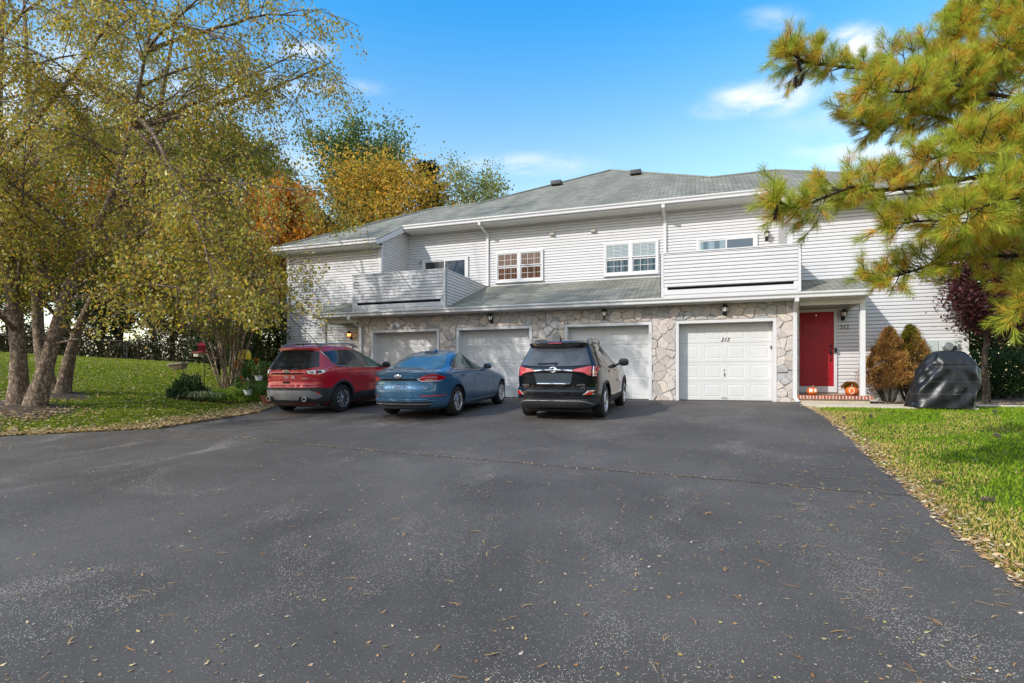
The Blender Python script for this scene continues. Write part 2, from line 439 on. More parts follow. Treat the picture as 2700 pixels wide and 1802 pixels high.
def tarp_mat():
    m = bpy.data.materials.new('black_tarp'); g = NT(m)
    out = g.n('OutputMaterial'); b = g.n('BsdfPrincipled'); tc = g.n('TexCoord'); P = tc.outputs['Object']
    b.inputs['Base Color'].default_value = (.007, .008, .010, 1); b.inputs['Roughness'].default_value = .38; b.inputs['Specular IOR Level'].default_value = .5
    nz = g.n('TexNoise'); nz.inputs['Scale'].default_value = 3.2; nz.inputs['Detail'].default_value = 3; g.l(P, nz.inputs['Vector'])
    wp = g.n('MixRGB'); wp.inputs['Fac'].default_value = .35; g.l(P, wp.inputs['Color1']); g.l(nz.outputs['Color'], wp.inputs['Color2'])
    acc = None
    for sc, w in ((2.6, 1.), (6.5, .35), (15., .10)):
        v = g.n('TexVoronoi', feature='SMOOTH_F1'); v.inputs['Scale'].default_value = sc; g.l(wp.outputs['Color'], v.inputs['Vector'])
        mu = g.n('Math', operation='MULTIPLY'); g.l(v.outputs['Distance'], mu.inputs[0]); mu.inputs[1].default_value = w
        if acc is None: acc = mu.outputs['Value']
        else:
            ad = g.n('Math', operation='ADD'); g.l(acc, ad.inputs[0]); g.l(mu.outputs['Value'], ad.inputs[1]); acc = ad.outputs['Value']
    bp = g.n('Bump'); bp.inputs['Strength'].default_value = .5; bp.inputs['Distance'].default_value = .06
    g.l(acc, bp.inputs['Height']); g.l(bp.outputs['Normal'], b.inputs['Normal']); g.l(b.outputs['BSDF'], out.inputs['Surface']); return m

M = {}
M['asphalt'] = asphalt_mat()
M['ground'] = ground_mat()
M['grass'] = leaf_mat('grass_blades', .35, .75, 1., .08)
M['leaf'] = leaf_mat('leaves', .48, .5)
M['needle'] = leaf_mat('pine_needles', .42, .5)
M['litter'] = leaf_mat('fallen_leaves', .15, .8)
M['siding'] = basic('vinyl_siding', (.63, .617, .625), .45, noise=.035, nscale=1.1, spec=.4)
M['siding_edge'] = basic('siding_underside', (.46, .45, .455), .8, noise=.15, nscale=2.)  # darker lap undersides: groove shade and grime put into the colour
M['trim'] = basic('white_trim', (.66, .65, .655), .4, noise=.03, nscale=2., spec=.4)
M['trim_warm'] = basic('cream_trim', (.72, .69, .62), .5, noise=.04, nscale=2.)
M['soffit'] = basic('soffit', (.66, .63, .58), .6, noise=.05)
M['shingle'] = shingle_mat()
M['stone'] = tint_mat('flagstone', .85, .55, 24., .2)
M['mortar'] = basic('mortar', (.41, .375, .345), .95, noise=.2, nscale=9, bump=.5)
M['garage'] = basic('garage_door_paint', (.645, .64, .635), .4, noise=.03, nscale=1.5, bump=.05, bscale=140)
M['red_door'] = basic('red_door_paint', (.36, .003, .013), .42, noise=.08, nscale=2.)
M['black_metal'] = basic('black_metal', (.012, .012, .014), .4, noise=.2, spec=.5)
M['bronze'] = basic('dark_bronze', (.10, .065, .03), .4, metal=.6, noise=.2)
M['lamp_glass'] = basic('lamp_glass', (.75, .72, .66), .15, noise=.05, coat=.6)
M['concrete'] = basic('concrete', (.56, .48, .36), .9, noise=.14, nscale=3., bump=.3, bscale=70)
M['brick'] = brick_mat()
M['mulch'] = basic('mulch', (.055, .035, .022), .95, noise=.45, nscale=22., bump=1., bscale=40)
M['vent'] = basic('vent_grey', (.45, .43, .38), .6, noise=.1)
M['roof_vent'] = basic('roof_vent', (.05, .052, .055), .6, noise=.15)
M['void'] = basic('dark_recess', (.012, .011, .010), .9, noise=.2)
M['meter'] = basic('meter_grey', (.50, .54, .52), .45, noise=.05, metal=.1)
M['pumpkin'] = basic('pumpkin_skin', (.62, .13, .012), .45, noise=.18, nscale=7., spec=.4)
M['tarp'] = tarp_mat()
M['bark_birch'] = bark_mat('birch_bark', (.20, .135, .095), (.46, .35, .265), 7.5, .5)
M['bark_dark'] = bark_mat('dark_bark', (.022, .017, .013), (.085, .066, .052), 7.)
M['bark_pale'] = bark_mat('pale_bark', (.30, .19, .125), (.60, .45, .33), 7.)
M['bark_pine'] = bark_mat('pine_bark', (.028, .022, .018), (.11, .085, .065), 9.)
M['twig'] = basic('twig_bark', (.085, .060, .045), .8, noise=.3, nscale=6)
M['twig_pale'] = basic('pale_twig_bark', (.30, .225, .18), .8, noise=.3, nscale=6)
M['tyre'] = basic('tyre_rubber', (.014, .014, .015), .75, noise=.2, bump=.2, bscale=90)
M['rim'] = basic('alloy_rim', (.62, .62, .63), .22, metal=.9, noise=.05)
M['rim_dark'] = basic('dark_underparts', (.010, .010, .010), .6, noise=.1)  # near-black for wheel wells, underbody and brake discs
M['chrome'] = basic('chrome', (.80, .80, .80), .1, metal=1., noise=.03)
M['silver'] = basic('silver_plastic', (.27, .275, .29), .42, metal=.4, noise=.05)
M['cladding'] = basic('grey_cladding', (.030, .031, .034), .6, noise=.15, bump=.1, bscale=200)
M['gloss_black'] = basic('gloss_black', (.008, .008, .009), .15, coat=.8, noise=.1)
M['car_glass'] = glass_mat('car_glass', (.010, .011, .013))
M['car_glass_see'] = glass_mat('lit_car_glass', (.05, .15, .12), streak=('n', (.015, .03, .028), 2.4))  # green light seen through the cabin, painted into opaque glass
M['car_glass_blue'] = glass_mat('rear_glass_blue', (.012, .04, .065), streak=('n', (.10, .16, .18), 1.9), ior=1.6)
M['lens_red'] = basic('red_lens', (.48, .006, .012), .12, coat=1., noise=.12, nscale=14)
M['lens_pink'] = basic('faded_red_lens', (.50, .06, .075), .14, coat=1., noise=.2, nscale=12)
M['lens_clear'] = basic('clear_lens', (.62, .62, .64), .1, metal=.5, coat=1., noise=.12, nscale=20)
M['seam'] = basic('panel_gap', (.004, .004, .004), .9, noise=.1)
M['white_plastic'] = basic('white_plastic', (.78, .78, .80), .4, noise=.04)
M['sticker'] = basic('sticker', (.62, .30, .30), .4, noise=.1)
M['galv'] = basic('galvanised', (.30, .31, .32), .5, metal=.7, noise=.1)
M['old_wire'] = basic('weathered_wire', (.05, .05, .048), .8, noise=.2)
# ------------------------------------------------------------------ camera, sun, sky
cam = bpy.data.cameras.new('camera'); co = bpy.data.objects.new('camera', cam); COL.objects.link(co)
co.location = (0, 0, CAM_Z); co.rotation_euler = (R(90), 0, YAW)
cam.sensor_width = 36; cam.lens = 36 * FOC / 2700; cam.shift_y = 91 / 2700; cam.clip_start = .05; cam.clip_end = 3000
scene.camera = co

SUNDIR = Vector((.78, 1., -.82)).normalized()       # the way the light travels
sun = bpy.data.lights.new('sun', 'SUN'); so = bpy.data.objects.new('sun', sun); COL.objects.link(so)
sun.energy = 3.8; sun.angle = R(.55); sun.color = (1., .955, .89)
so.rotation_euler = SUNDIR.to_track_quat('-Z', 'Y').to_euler()
so.location = (-20, -25, 30)

def build_world():
    w = bpy.data.worlds.new('World'); scene.world = w; w.use_nodes = True
    t = w.node_tree; t.nodes.clear(); N = t.nodes.new; L = t.links.new
    out = N('ShaderNodeOutputWorld'); bg = N('ShaderNodeBackground'); bg.inputs['Strength'].default_value = .15
    sky = N('ShaderNodeTexSky'); sky.sky_type = 'NISHITA'; sky.sun_disc = False
    s = -SUNDIR
    sky.sun_elevation = math.asin(s.z); sky.sun_rotation = math.atan2(s.x, s.y) % (2 * math.pi)
    sky.altitude = 60; sky.air_density = 1.; sky.dust_density = .6; sky.ozone_density = 2.2
    hs = N('ShaderNodeHueSaturation'); hs.inputs['Saturation'].default_value = 1.28; hs.inputs['Value'].default_value = 1.
    L(sky.outputs['Color'], hs.inputs['Color'])
    tc = N('ShaderNodeTexCoord'); sp = N('ShaderNodeSeparateXYZ'); L(tc.outputs['Generated'], sp.inputs['Vector'])
    # brighter and paler towards the horizon, deeper blue overhead
    mr = N('ShaderNodeMapRange'); mr.inputs['From Min'].default_value = .0; mr.inputs['From Max'].default_value = .6; L(sp.outputs['Z'], mr.inputs['Value'])
    cr = N('ShaderNodeValToRGB'); e = cr.color_ramp.elements
    e[0].position = 0.; e[0].color = (2.4, 1.95, 1.45, 1); e[1].position = 1.; e[1].color = (.85, 2.35, 2.5, 1)
    for q, c in ((.45, (4.2, 2.85, 1.9, 1)), (.63, (4.0, 2.75, 1.95, 1)), (.76, (2.7, 2.6, 2.15, 1)), (.92, (1.2, 2.45, 2.4, 1))):
        k = cr.color_ramp.elements.new(q); k.color = c
    L(mr.outputs['Result'], cr.inputs['Fac'])
    mu = N('ShaderNodeMixRGB'); mu.blend_type = 'MULTIPLY'; mu.inputs['Fac'].default_value = 1
    L(hs.outputs['Color'], mu.inputs['Color1']); L(cr.outputs['Color'], mu.inputs['Color2'])
    col = mu.outputs['Color']
    # small fair weather clouds: soft blobs in fixed directions broken up by noise
    nz = N('ShaderNodeTexNoise'); nz.inputs['Scale'].default_value = 11; nz.inputs['Detail'].default_value = 8; nz.inputs['Roughness'].default_value = .6; nz.inputs['Distortion'].default_value = .4
    mp = N('ShaderNodeMapping'); mp.inputs['Scale'].default_value = (1, 1, 2.2); L(tc.outputs['Generated'], mp.inputs['Vector']); L(mp.outputs['Vector'], nz.inputs['Vector'])
    acc = None
    for u, v, a, b, amt in ((2010, 262, .085, .030, 1.1), (2075, 245, .06, .03, .7), (1890, 290, .05, .02, .4), (2245, 118, .045, .030, 1.1), (2260, 402, .09, .022, .85), (790, 135, .055, .016, .8), (790, 425, .04, .03, .8),
                            (870, 232, .12, .016, .45), (1390, 438, .15, .025, .55), (560, 240, .12, .05, .6), (2040, 50, .05, .02, .35), (250, 420, .3, .14, .9), (3300, 300, .4, .1, .9), (-900, 300, .5, .14, .9), (1100, 560, .5, .06, .5), (300, 850, .6, .12, .5)):
        d = (at(u, v, 1.) - Vector((0, 0, CAM_Z))).normalized()
        q = N('ShaderNodeVectorMath'); q.operation = 'SUBTRACT'; L(tc.outputs['Generated'], q.inputs[0]); q.inputs[1].default_value = d
        right = Vector((CS, SN, 0)); up = d.cross(right).normalized() * -1 if d.cross(right).z < 0 else d.cross(right).normalized()
        d1 = N('ShaderNodeVectorMath'); d1.operation = 'DOT_PRODUCT'; L(q.outputs['Vector'], d1.inputs[0]); d1.inputs[1].default_value = right / a
        d2 = N('ShaderNodeVectorMath'); d2.operation = 'DOT_PRODUCT'; L(q.outputs['Vector'], d2.inputs[0]); d2.inputs[1].default_value = up / b
        d3 = N('ShaderNodeVectorMath'); d3.operation = 'DOT_PRODUCT'; L(q.outputs['Vector'], d3.inputs[0]); d3.inputs[1].default_value = d / .8
        cb = N('ShaderNodeCombineXYZ'); L(d1.outputs['Value'], cb.inputs[0]); L(d2.outputs['Value'], cb.inputs[1]); L(d3.outputs['Value'], cb.inputs[2])
        ln = N('ShaderNodeVectorMath'); ln.operation = 'LENGTH'; L(cb.outputs['Vector'], ln.inputs[0])
        m = N('ShaderNodeMapRange'); m.interpolation_type = 'SMOOTHSTEP'; m.inputs['From Min'].default_value = 1.15; m.inputs['From Max'].default_value = 0.; m.inputs['To Max'].default_value = amt * 1.35
        L(ln.outputs['Value'], m.inputs['Value'])
        if acc is None: acc = m.outputs['Result']
        else:
            x = N('ShaderNodeMath'); x.operation = 'MAXIMUM'; L(acc, x.inputs[0]); L(m.outputs['Result'], x.inputs[1]); acc = x.outputs['Value']
    # an unseen bright veil behind the viewer, added as fill for the facade
    q = N('ShaderNodeVectorMath'); q.operation = 'DOT_PRODUCT'; L(tc.outputs['Generated'], q.inputs[0]); q.inputs[1].default_value = Vector((.25, -.9, .45)).normalized()
    veil = N('ShaderNodeMapRange'); veil.interpolation_type = 'SMOOTHSTEP'; veil.inputs['From Min'].default_value = -.15; veil.inputs['From Max'].default_value = .75; veil.inputs['To Max'].default_value = .58; L(q.outputs['Value'], veil.inputs['Value'])
    vm = N('ShaderNodeMixRGB'); vm.inputs['Color2'].default_value = (8.2, 8.2, 8.4, 1); L(veil.outputs['Result'], vm.inputs['Fac']); L(col, vm.inputs['Color1']); col = vm.outputs['Color']
    nr = N('ShaderNodeMapRange'); nr.inputs['From Min'].default_value = .36; nr.inputs['From Max'].default_value = .66; L(nz.outputs['Fac'], nr.inputs['Value'])
    pr = N('ShaderNodeMath'); pr.operation = 'MULTIPLY'; pr.use_clamp = True; L(acc, pr.inputs[0]); L(nr.outputs['Result'], pr.inputs[1])
    mx = N('ShaderNodeMixRGB'); mx.inputs['Color2'].default_value = (7.6, 7.7, 8.0, 1); L(pr.outputs['Value'], mx.inputs['Fac']); L(col, mx.inputs['Color1'])
    L(mx.outputs['Color'], bg.inputs['Color']); L(bg.outputs['Background'], out.inputs['Surface'])
build_world()
scene.view_settings.view_transform = 'Standard'; scene.view_settings.look = 'None'
scene.view_settings.exposure = 0; scene.view_settings.gamma = 1
scene.render.engine = 'CYCLES'
scene.cycles.max_bounces = 4; scene.cycles.diffuse_bounces = 3; scene.cycles.glossy_bounces = 3; scene.cycles.transparent_max_bounces = 8

# ------------------------------------------------------------------ ground, drive, walk
def build_ground():
    xs = np.concatenate([[-500, -250, -140, -95, -75], np.arange(-62, 16, .5), [17, 20, 25, 35, 60, 120, 500]])
    ys = np.concatenate([[-400, -120, -50, -25, -14], np.arange(-8, 50, .5), [52, 56, 62, 75, 100, 160, 300, 600]])
    XX, YY = np.meshgrid(xs, ys)
    Z = lawn(XX, YY)
    V = np.stack([XX, YY, Z], -1).reshape(-1, 3)
    nx, ny = len(xs), len(ys)
    i, j = np.meshgrid(np.arange(nx - 1), np.arange(ny - 1))
    a = (j * nx + i).ravel()
    F = np.stack([a, a + 1, a + nx + 1, a + nx], -1)
    tag(big_mesh('lawn', V, F, M['ground'], smooth=True), kind='structure')
    # asphalt sheet
    rows = np.concatenate([[-60, -30, -15], np.arange(-8, 16.3, .25), [16.3]])
    n = 60; V = []; F = []
    for r, y in enumerate(rows):
        wob = .05 * math.sin(y * 2.3) + .04 * math.sin(y * 5.1 + 1)
        xl = max(float(edge_left(y)), -60) + wob; xr = float(edge_right(y)) + .02 * math.sin(y * 3.7) + .015 * math.sin(y * 9)
        if y > 15.9: xr = 2.58
        for k in range(n + 1):
            s = k / n
            V.append((xl + (xr - xl) * s, y, float(zd(y))))
        if r:
            for k in range(n):
                a = (r - 1) * (n + 1) + k
                F.append((a, a + 1, a + n + 2, a + n + 1))
    tag(big_mesh('driveway', np.array(V), np.array(F), M['asphalt'], smooth=True), kind='structure')
    # the joint between two paving passes
    pts = [(-10.5, 7.97), (-9.21, 7.76), (-7.1, 7.41), (-5.22, 7.08), (-3.49, 6.9), (-2.15, 6.76), (-.98, 6.62), (.02, 6.52), (.9, 6.40), (1.49, 6.32), (2.02, 6.27)]
    m = MB(); P = []
    for (x0, y0), (x1, y1) in zip(pts, pts[1:]):
        for k in range(14): P.append((x0 + (x1 - x0) * k / 14, y0 + (y1 - y0) * k / 14))
    rr = random.Random(3); L_ = []
    for x, y in P:
        w = .007 + .008 * rr.random(); o = rr.uniform(-.012, .012)
        L_.append(((x, y + o - w), (x, y + o + w)))
    for (a, b), (c, d) in zip(L_, L_[1:]):
        z = lambda p: (p[0], p[1], float(zd(p[1])) + .004)
        m.quad(z(a), z(c), z(d), z(b))
    tag(m.build('asphalt_joint', basic('joint_debris', (.034, .03, .028), .95, noise=.5, nscale=14, col2=(.16, .11, .07))), kind='structure')
    # concrete walk to the right-hand porch, running on behind the covered grill
    m = MB()
    m.bbox(2.585, 5.95, 14.62, 16.15, -.30, -.012, .012)
    m.bbox(5.96, 13., 15.72, 16.35, -.30, -.004, .012)
    tag(m.build('walkway', M['concrete'], smooth=40), kind='structure')
    # planting strip along the right-hand wall
    m = MB(); m.add([(4.4, 16.15, -.02), (14, 16.36, -.02), (14, 22, .03), (4.4, 22, .03)], [(0, 1, 2, 3)])
    tag(m.build('planting_strip', M['mulch']), kind='structure')
build_ground()

def rand_unit(n, rng=RNG):
    v = rng.normal(size=(n, 3)); return v / np.linalg.norm(v, axis=1, keepdims=True)

def jitter_cols(base, n, var=.2, rng=RNG):
    base = np.asarray(base, float)
    if base.ndim == 1: base = np.repeat(base[None], n, 0)
    f = 1 + rng.uniform(-var, var, (n, 1)); h = 1 + rng.uniform(-var * .35, var * .35, (n, 3))
    return np.clip(base * f * h, 0, 1)

def pick(cols, n, p=None, rng=RNG):
    cols = np.asarray(cols, float)
    return cols[rng.choice(len(cols), n, p=p)]

def leaf_quads(name, P, axis, size, cols, mat, parent=None, width=.62, flat=None):
    """one four-cornered leaf at each point, long way along axis"""
    n = len(P); size = np.broadcast_to(np.asarray(size, float), (n,))[:, None]
    axis = axis / np.maximum(1e-9, np.linalg.norm(axis, axis=1, keepdims=True))
    ref = rand_unit(n) if flat is None else np.broadcast_to(np.asarray(flat, float), (n, 3)) + rand_unit(n) * .35
    side = np.cross(axis, ref); side /= np.maximum(1e-9, np.linalg.norm(side, axis=1, keepdims=True))
    w = side * size * width * .5
    nrm = np.cross(axis, side) * size * .10
    a = P; b = P + axis * size * .45 + w + nrm; c = P + axis * size; d = P + axis * size * .45 - w + nrm
    V = np.stack([a, b, c, d], 1).reshape(-1, 3)
    F = np.arange(4 * n).reshape(n, 4)
    return big_mesh(name, V, F, mat, parent, np.repeat(cols, 4, 0))

def grass_field(name, X, Y, h, w, cols, lean=.5):
    n = len(X); Z = lawn(X, Y)
    a = RNG.uniform(0, 2 * math.pi, n); dx, dy = np.cos(a), np.sin(a)
    hh = h * RNG.uniform(.5, 1.25, n); ww = w * RNG.uniform(.7, 1.3, n)
    b = RNG.uniform(0, 2 * math.pi, n); le = lean * RNG.uniform(.1, 1.2, n) * hh
    base = np.stack([X, Y, Z - .005], -1)
    s = np.stack([dx, dy, np.zeros(n)], -1) * ww[:, None] * .5
    bend = np.stack([np.cos(b) * le, np.sin(b) * le, hh], -1)
    mid = base + bend * np.array([.35, .35, .6])
    V = np.stack([base - s, base + s, mid + s * .8, mid - s * .8, base + bend], 1).reshape(-1, 3)
    k = np.arange(n) * 5
    F = np.concatenate([np.stack([k, k + 1, k + 2, k + 3], -1), np.stack([k + 3, k + 2, k + 4, k + 4], -1)])
    # triangles are written as three-corner faces in a second pass
    me = bpy.data.meshes.new(name)
    q = F[:n]; t = F[n:, :3]
    me.vertices.add(len(V)); me.vertices.foreach_set('co', V.astype(np.float32).ravel())
    li = np.concatenate([q.ravel(), t.ravel()]).astype(np.int32)
    me.loops.add(len(li)); me.loops.foreach_set('vertex_index', li)
    ls = np.concatenate([np.arange(n) * 4, 4 * n + np.arange(n) * 3]).astype(np.int32)
    me.polygons.add(2 * n); me.polygons.foreach_set('loop_start', ls)
    me.update(calc_edges=True)
    return finish(name, me, M['grass'], cols=np.repeat(cols, 5, 0))

def vnoise(X, Y, s, seed=0):
    """cheap smooth noise 0..1"""
    r = np.random.default_rng(seed); o = np.zeros_like(X)
    for k in range(6):
        a = r.uniform(0, 2 * math.pi); f = s * r.uniform(.6, 1.8)
        o += np.sin((X * math.cos(a) + Y * math.sin(a)) * f + r.uniform(0, 6.28))
    return np.clip(.5 + o / 6.5, 0, 1)

def build_grass():
    # right-hand lawn, close to the camera
    n = 145000
    Y = 1.6 + (RNG.random(n) ** 1.2) * 14.1; xr = edge_right(Y)
    X = xr + .0 + RNG.random(n) ** 1.1 * np.clip(3 + (Y - 2) * .75, 2.6, 10.5)
    keep = ~((X > 2.5) & (X < 5.98) & (Y > 14.62)) & ~((X > 5.9) & (Y > 15.72)) & (Y < 16)
    X, Y = X[keep], Y[keep]; n = len(X)
    e = X - edge_right(Y)
    dry = np.clip(1.2 - e / .85 + (vnoise(X, Y, 2.2, 5) - .5) * 1.6, 0, 1)
    dry = np.maximum(dry, (vnoise(X, Y, 1.6, 9) > .70) * .55)
    g = pick([(.18, .32, .02), (.26, .40, .026), (.34, .42, .035), (.14, .25, .016)], n)
    y = pick([(.66, .50, .17), (.58, .43, .13), (.52, .45, .10)], n)
    use = RNG.random(n) < dry * .92
    c = jitter_cols(np.where(use[:, None], y, g), n, .25)
    h = np.where(use, .036, .046) * (.75 + .5 * vnoise(X, Y, 3.1, 2))
    tag(grass_field('grass', X, Y, h, .0065 + .0006 * np.clip(Y, 0, 16), c, .8), 'short green lawn grass, straw coloured along the drive edge', 'grass', kind='stuff')
    # left-hand lawn
    n = 120000
    d = 8.3 + (RNG.random(n) ** 1.5) * 30; lat = RNG.uniform(-1.02, -.28, n) * d
    X = CS * lat - SN * d; Y = SN * lat + CS * d
    v = (X - FA[0]) * FN[0] + (Y - FA[1]) * FN[1]
    keep = (X < edge_left(Y) + .03) & (v < .5) & ~((X > -15.6) & (Y > 16.2))
    X, Y = X[keep], Y[keep]; n = len(X); dd = -SN * X + CS * Y
    g = pick([(.21, .29, .018), (.29, .35, .025), (.35, .36, .04), (.16, .23, .016)], n)
    e = edge_left(Y) - X
    use = RNG.random(n) < np.clip(.75 - e / .9, 0, .7)
    c = jitter_cols(np.where(use[:, None], pick([(.34, .24, .09), (.27, .21, .06)], n), g), n, .25)
    tag(grass_field('grass', X, Y, .032 + .0009 * dd, .006 + .0011 * dd, c, .9), 'mown green lawn sloping up under the birches', 'grass', kind='stuff')

def build_litter():
    tan = [(.52, .36, .17), (.62, .47, .27), (.44, .25, .10), (.36, .17, .06), (.60, .50, .36), (.50, .40, .12)]
    # leaves lying on the left lawn and drifted along its edge
    n = 8000
    d = 9 + RNG.random(n) ** 1.3 * 26; lat = RNG.uniform(-1.0, -.3, n) * d
    X = CS * lat - SN * d; Y = SN * lat + CS * d
    k = (X < edge_left(Y)) & (((X - FA[0]) * FN[0] + (Y - FA[1]) * FN[1]) < .3) & ~((X > -15.6) & (Y > 16))
    X, Y = X[k], Y[k]
    # the drift along the drive edge
    m = 5200; ye = 6.3 + RNG.random(m) * 6.0; xe = edge_left(ye) - np.abs(RNG.normal(0, .42, m)) + .10
    m2 = 700; xa = -11.9 + RNG.normal(0, .42, m2); ya = 5.95 + RNG.normal(0, .16, m2) - (xa + 11.9) * .25
    m3 = 420; t = RNG.random(m3); xs_ = -10.5 + t * 12.3; ys_ = np.interp(xs_, [-10.5, -7.1, -3.49, 0, 2], [7.97, 7.41, 6.9, 6.52, 6.27]) + RNG.normal(0, .035, m3)
    m4 = 900; xt = -14.2 + RNG.normal(0, .9, m4); yt = 7.7 + RNG.normal(0, .6, m4)
    LX = np.concatenate([X, xe, xt]); LY = np.concatenate([Y, ye, yt]); LZ = lawn(LX, LY) + RNG.uniform(.035, .065, len(LX))
    # scattered over the asphalt
    m5 = 1250; u = RNG.uniform(-100, 2700, m5); v = 1075 + RNG.random(m5) ** .9 * 760
    za = -.35 * np.ones(m5)
    for _ in range(40):
        dd = (CAM_Z - za) * FOC / (v - 992); la = dd * (u - 1350) / FOC; ax = CS * la - SN * dd; ay = SN * la + CS * dd; za = .5 * za + .5 * zd(ay)
    ok = (ax > edge_left(ay) + .1) & (ax < edge_right(ay) - .05) & (ay < 16.2) & (RNG.random(m5) < np.clip(.35 + dd * .06, 0, 1))
    ax, ay = ax[ok], ay[ok]
    px = np.concatenate([ax, xa, xs_]); py = np.concatenate([ay, ya, ys_]); pz = zd(py) + .006
    PX = np.concatenate([LX, px]); PY = np.concatenate([LY, py]); PZ = np.concatenate([LZ, pz])
    n = len(PX); an = RNG.uniform(0, 6.28, n)
    axis = np.stack([np.cos(an), np.sin(an), RNG.uniform(-.1, .35, n)], -1)
    size = np.where(np.arange(n) < len(LX), RNG.uniform(.045, .095, n), RNG.uniform(.014, .036, n))
    cols = jitter_cols(pick(tan, n, [.3, .22, .16, .08, .12, .12]), n, .25)
    o = leaf_quads('fallen_leaves', np.stack([PX, PY, PZ], -1), axis, size, cols, M['litter'], width=.55, flat=(0, 0, 1))
    tag(o, 'small tan fallen leaves scattered over drive and left lawn', 'fallen leaves', kind='stuff')
    # right-hand edge drift and lawn
    m = 2600; ye = 2.6 + RNG.random(m) ** 1.2 * 12.3; xe = edge_right(ye) + np.abs(RNG.normal(.03, .13, m)) - .05
    m2 = 420; y2 = 3 + RNG.random(m2) * 12; x2 = edge_right(y2) + RNG.random(m2) * (1 + y2 * .45)
    m3 = 900; x3 = 4.5 + RNG.random(m3) * 6; y3 = 16.3 + RNG.random(m3) * 1.1
    PX = np.concatenate([xe, x2, x3]); PY = np.concatenate([ye, y2, y3]); n = len(PX)
    PZ = np.maximum(lawn(PX, PY), zd(PY) - .01) + RNG.uniform(.014, .036, n); an = RNG.uniform(0, 6.28, n)
    PZ[m + m2:] = -.005 + RNG.random(m3) * .03
    axis = np.stack([np.cos(an), np.sin(an), RNG.uniform(-.1, .4, n)], -1)
    cols = jitter_cols(pick([(.66, .46, .24), (.58, .34, .15), (.44, .23, .10), (.74, .58, .38)], n), n, .25)
    o = leaf_quads('fallen_leaves', np.stack([PX, PY, PZ], -1), axis, RNG.uniform(.028, .065, n), cols, M['litter'], width=.5, flat=(0, 0, 1))
    tag(o, 'dry brown leaves drifted along the right lawn edge and wall bed', 'fallen leaves', kind='stuff')
    # long dropped pine needles on the asphalt, in small bundles
    V = []; F = []; C = []
    rr = random.Random(11)
    for k in range(760):
        if k < 460:
            y = 1.6 + rr.random() ** 1.2 * 10; x = float(edge_right(y)) - .05 - abs(rr.gauss(0, .9))
        else:
            y = 1.6 + rr.random() * 10; x = rr.uniform(-5, 1.9)
        a0 = rr.uniform(0, 6.28); L0 = rr.uniform(.05, .105)
        for q in range(rr.choice((1, 2, 3, 4))):
            a = a0 + rr.gauss(0, .14); z = float(zd(y)) + .006 + rr.random() * .004
            w = .0009 + .00016 * y
            dx, dy = math.cos(a) * L0, math.sin(a) * L0; ox, oy = -math.sin(a) * w, math.cos(a) * w; bx, by = -math.sin(a) * L0 * .08, math.cos(a) * L0 * .08
            o = len(V)
            V += [(x - ox, y - oy, z), (x + ox, y + oy, z), (x + dx * .5 + bx + ox, y + dy * .5 + by + oy, z + .003), (x + dx * .5 + bx - ox, y + dy * .5 + by - oy, z + .003), (x + dx + ox * .5, y + dy + oy * .5, z + .002), (x + dx - ox * .5, y + dy - oy * .5, z + .002)]
            F += [(o, o + 1, o + 2, o + 3), (o + 3, o + 2, o + 4, o + 5)]
            c = rr.choice(((.60, .32, .11), (.50, .22, .07), (.68, .46, .20)))
            C += [c] * 6
    o = big_mesh('fallen_needles', np.array(V), np.array(F), M['litter'], cols=np.array(C))
    tag(o, 'thin orange pine needles dropped on the asphalt', 'pine needles', kind='stuff')
build_grass(); build_litter()
# ------------------------------------------------------------------ the town house
YA, YB, YC = 16.28, 19.5, 17.5
CXH = -4.3
XL, XR = -15.42, 6.85               # outer corners
IL, IR = -11.14, 2.593              # inner corners of the projecting wings

def siding(mb, p0, dr, L, z0, z1, nrm, course=.102, top=None, start=None):
    """lapped boards: each course leans out to a square butt at its foot"""
    x0, y0 = p0; dx, dy = dr; nx, ny = nrm
    prof = ((0, .001), (.013, .028), (.072, .024), (.102, .001))
    z = z0
    while z < z1 - 1e-4:
        h = min(course, z1 - z)
        s0, s1 = 0., L
        if start is not None: s0 = start(z + h * .5)
        if top is not None: s1 = top(z + h * .5)
        if s1 - s0 > .02:
            pts = []
            for pz, po in prof:
                pz = min(pz * h / course, h)
                pts.append((pz, po))
            for (za, oa), (zb, ob) in zip(pts, pts[1:]):
                A = (x0 + dx * s0 + nx * oa, y0 + dy * s0 + ny * oa, z + za); B = (x0 + dx * s1 + nx * oa, y0 + dy * s1 + ny * oa, z + za)
                C_ = (x0 + dx * s1 + nx * ob, y0 + dy * s1 + ny * ob, z + zb); D = (x0 + dx * s0 + nx * ob, y0 + dy * s0 + ny * ob, z + zb)
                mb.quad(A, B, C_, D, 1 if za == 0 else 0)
        z += course

def clip_poly(poly, a, b, c):
    """keep a*x + b*y <= c"""
    out = []
    for i in range(len(poly)):
        p, q = poly[i], poly[(i + 1) % len(poly)]
        dp, dq = a * p[0] + b * p[1] - c, a * q[0] + b * q[1] - c
        if dp <= 0: out.append(p)
        if dp * dq < 0:
            t = dp / (dp - dq); out.append((p[0] + (q[0] - p[0]) * t, p[1] + (q[1] - p[1]) * t))
    return out

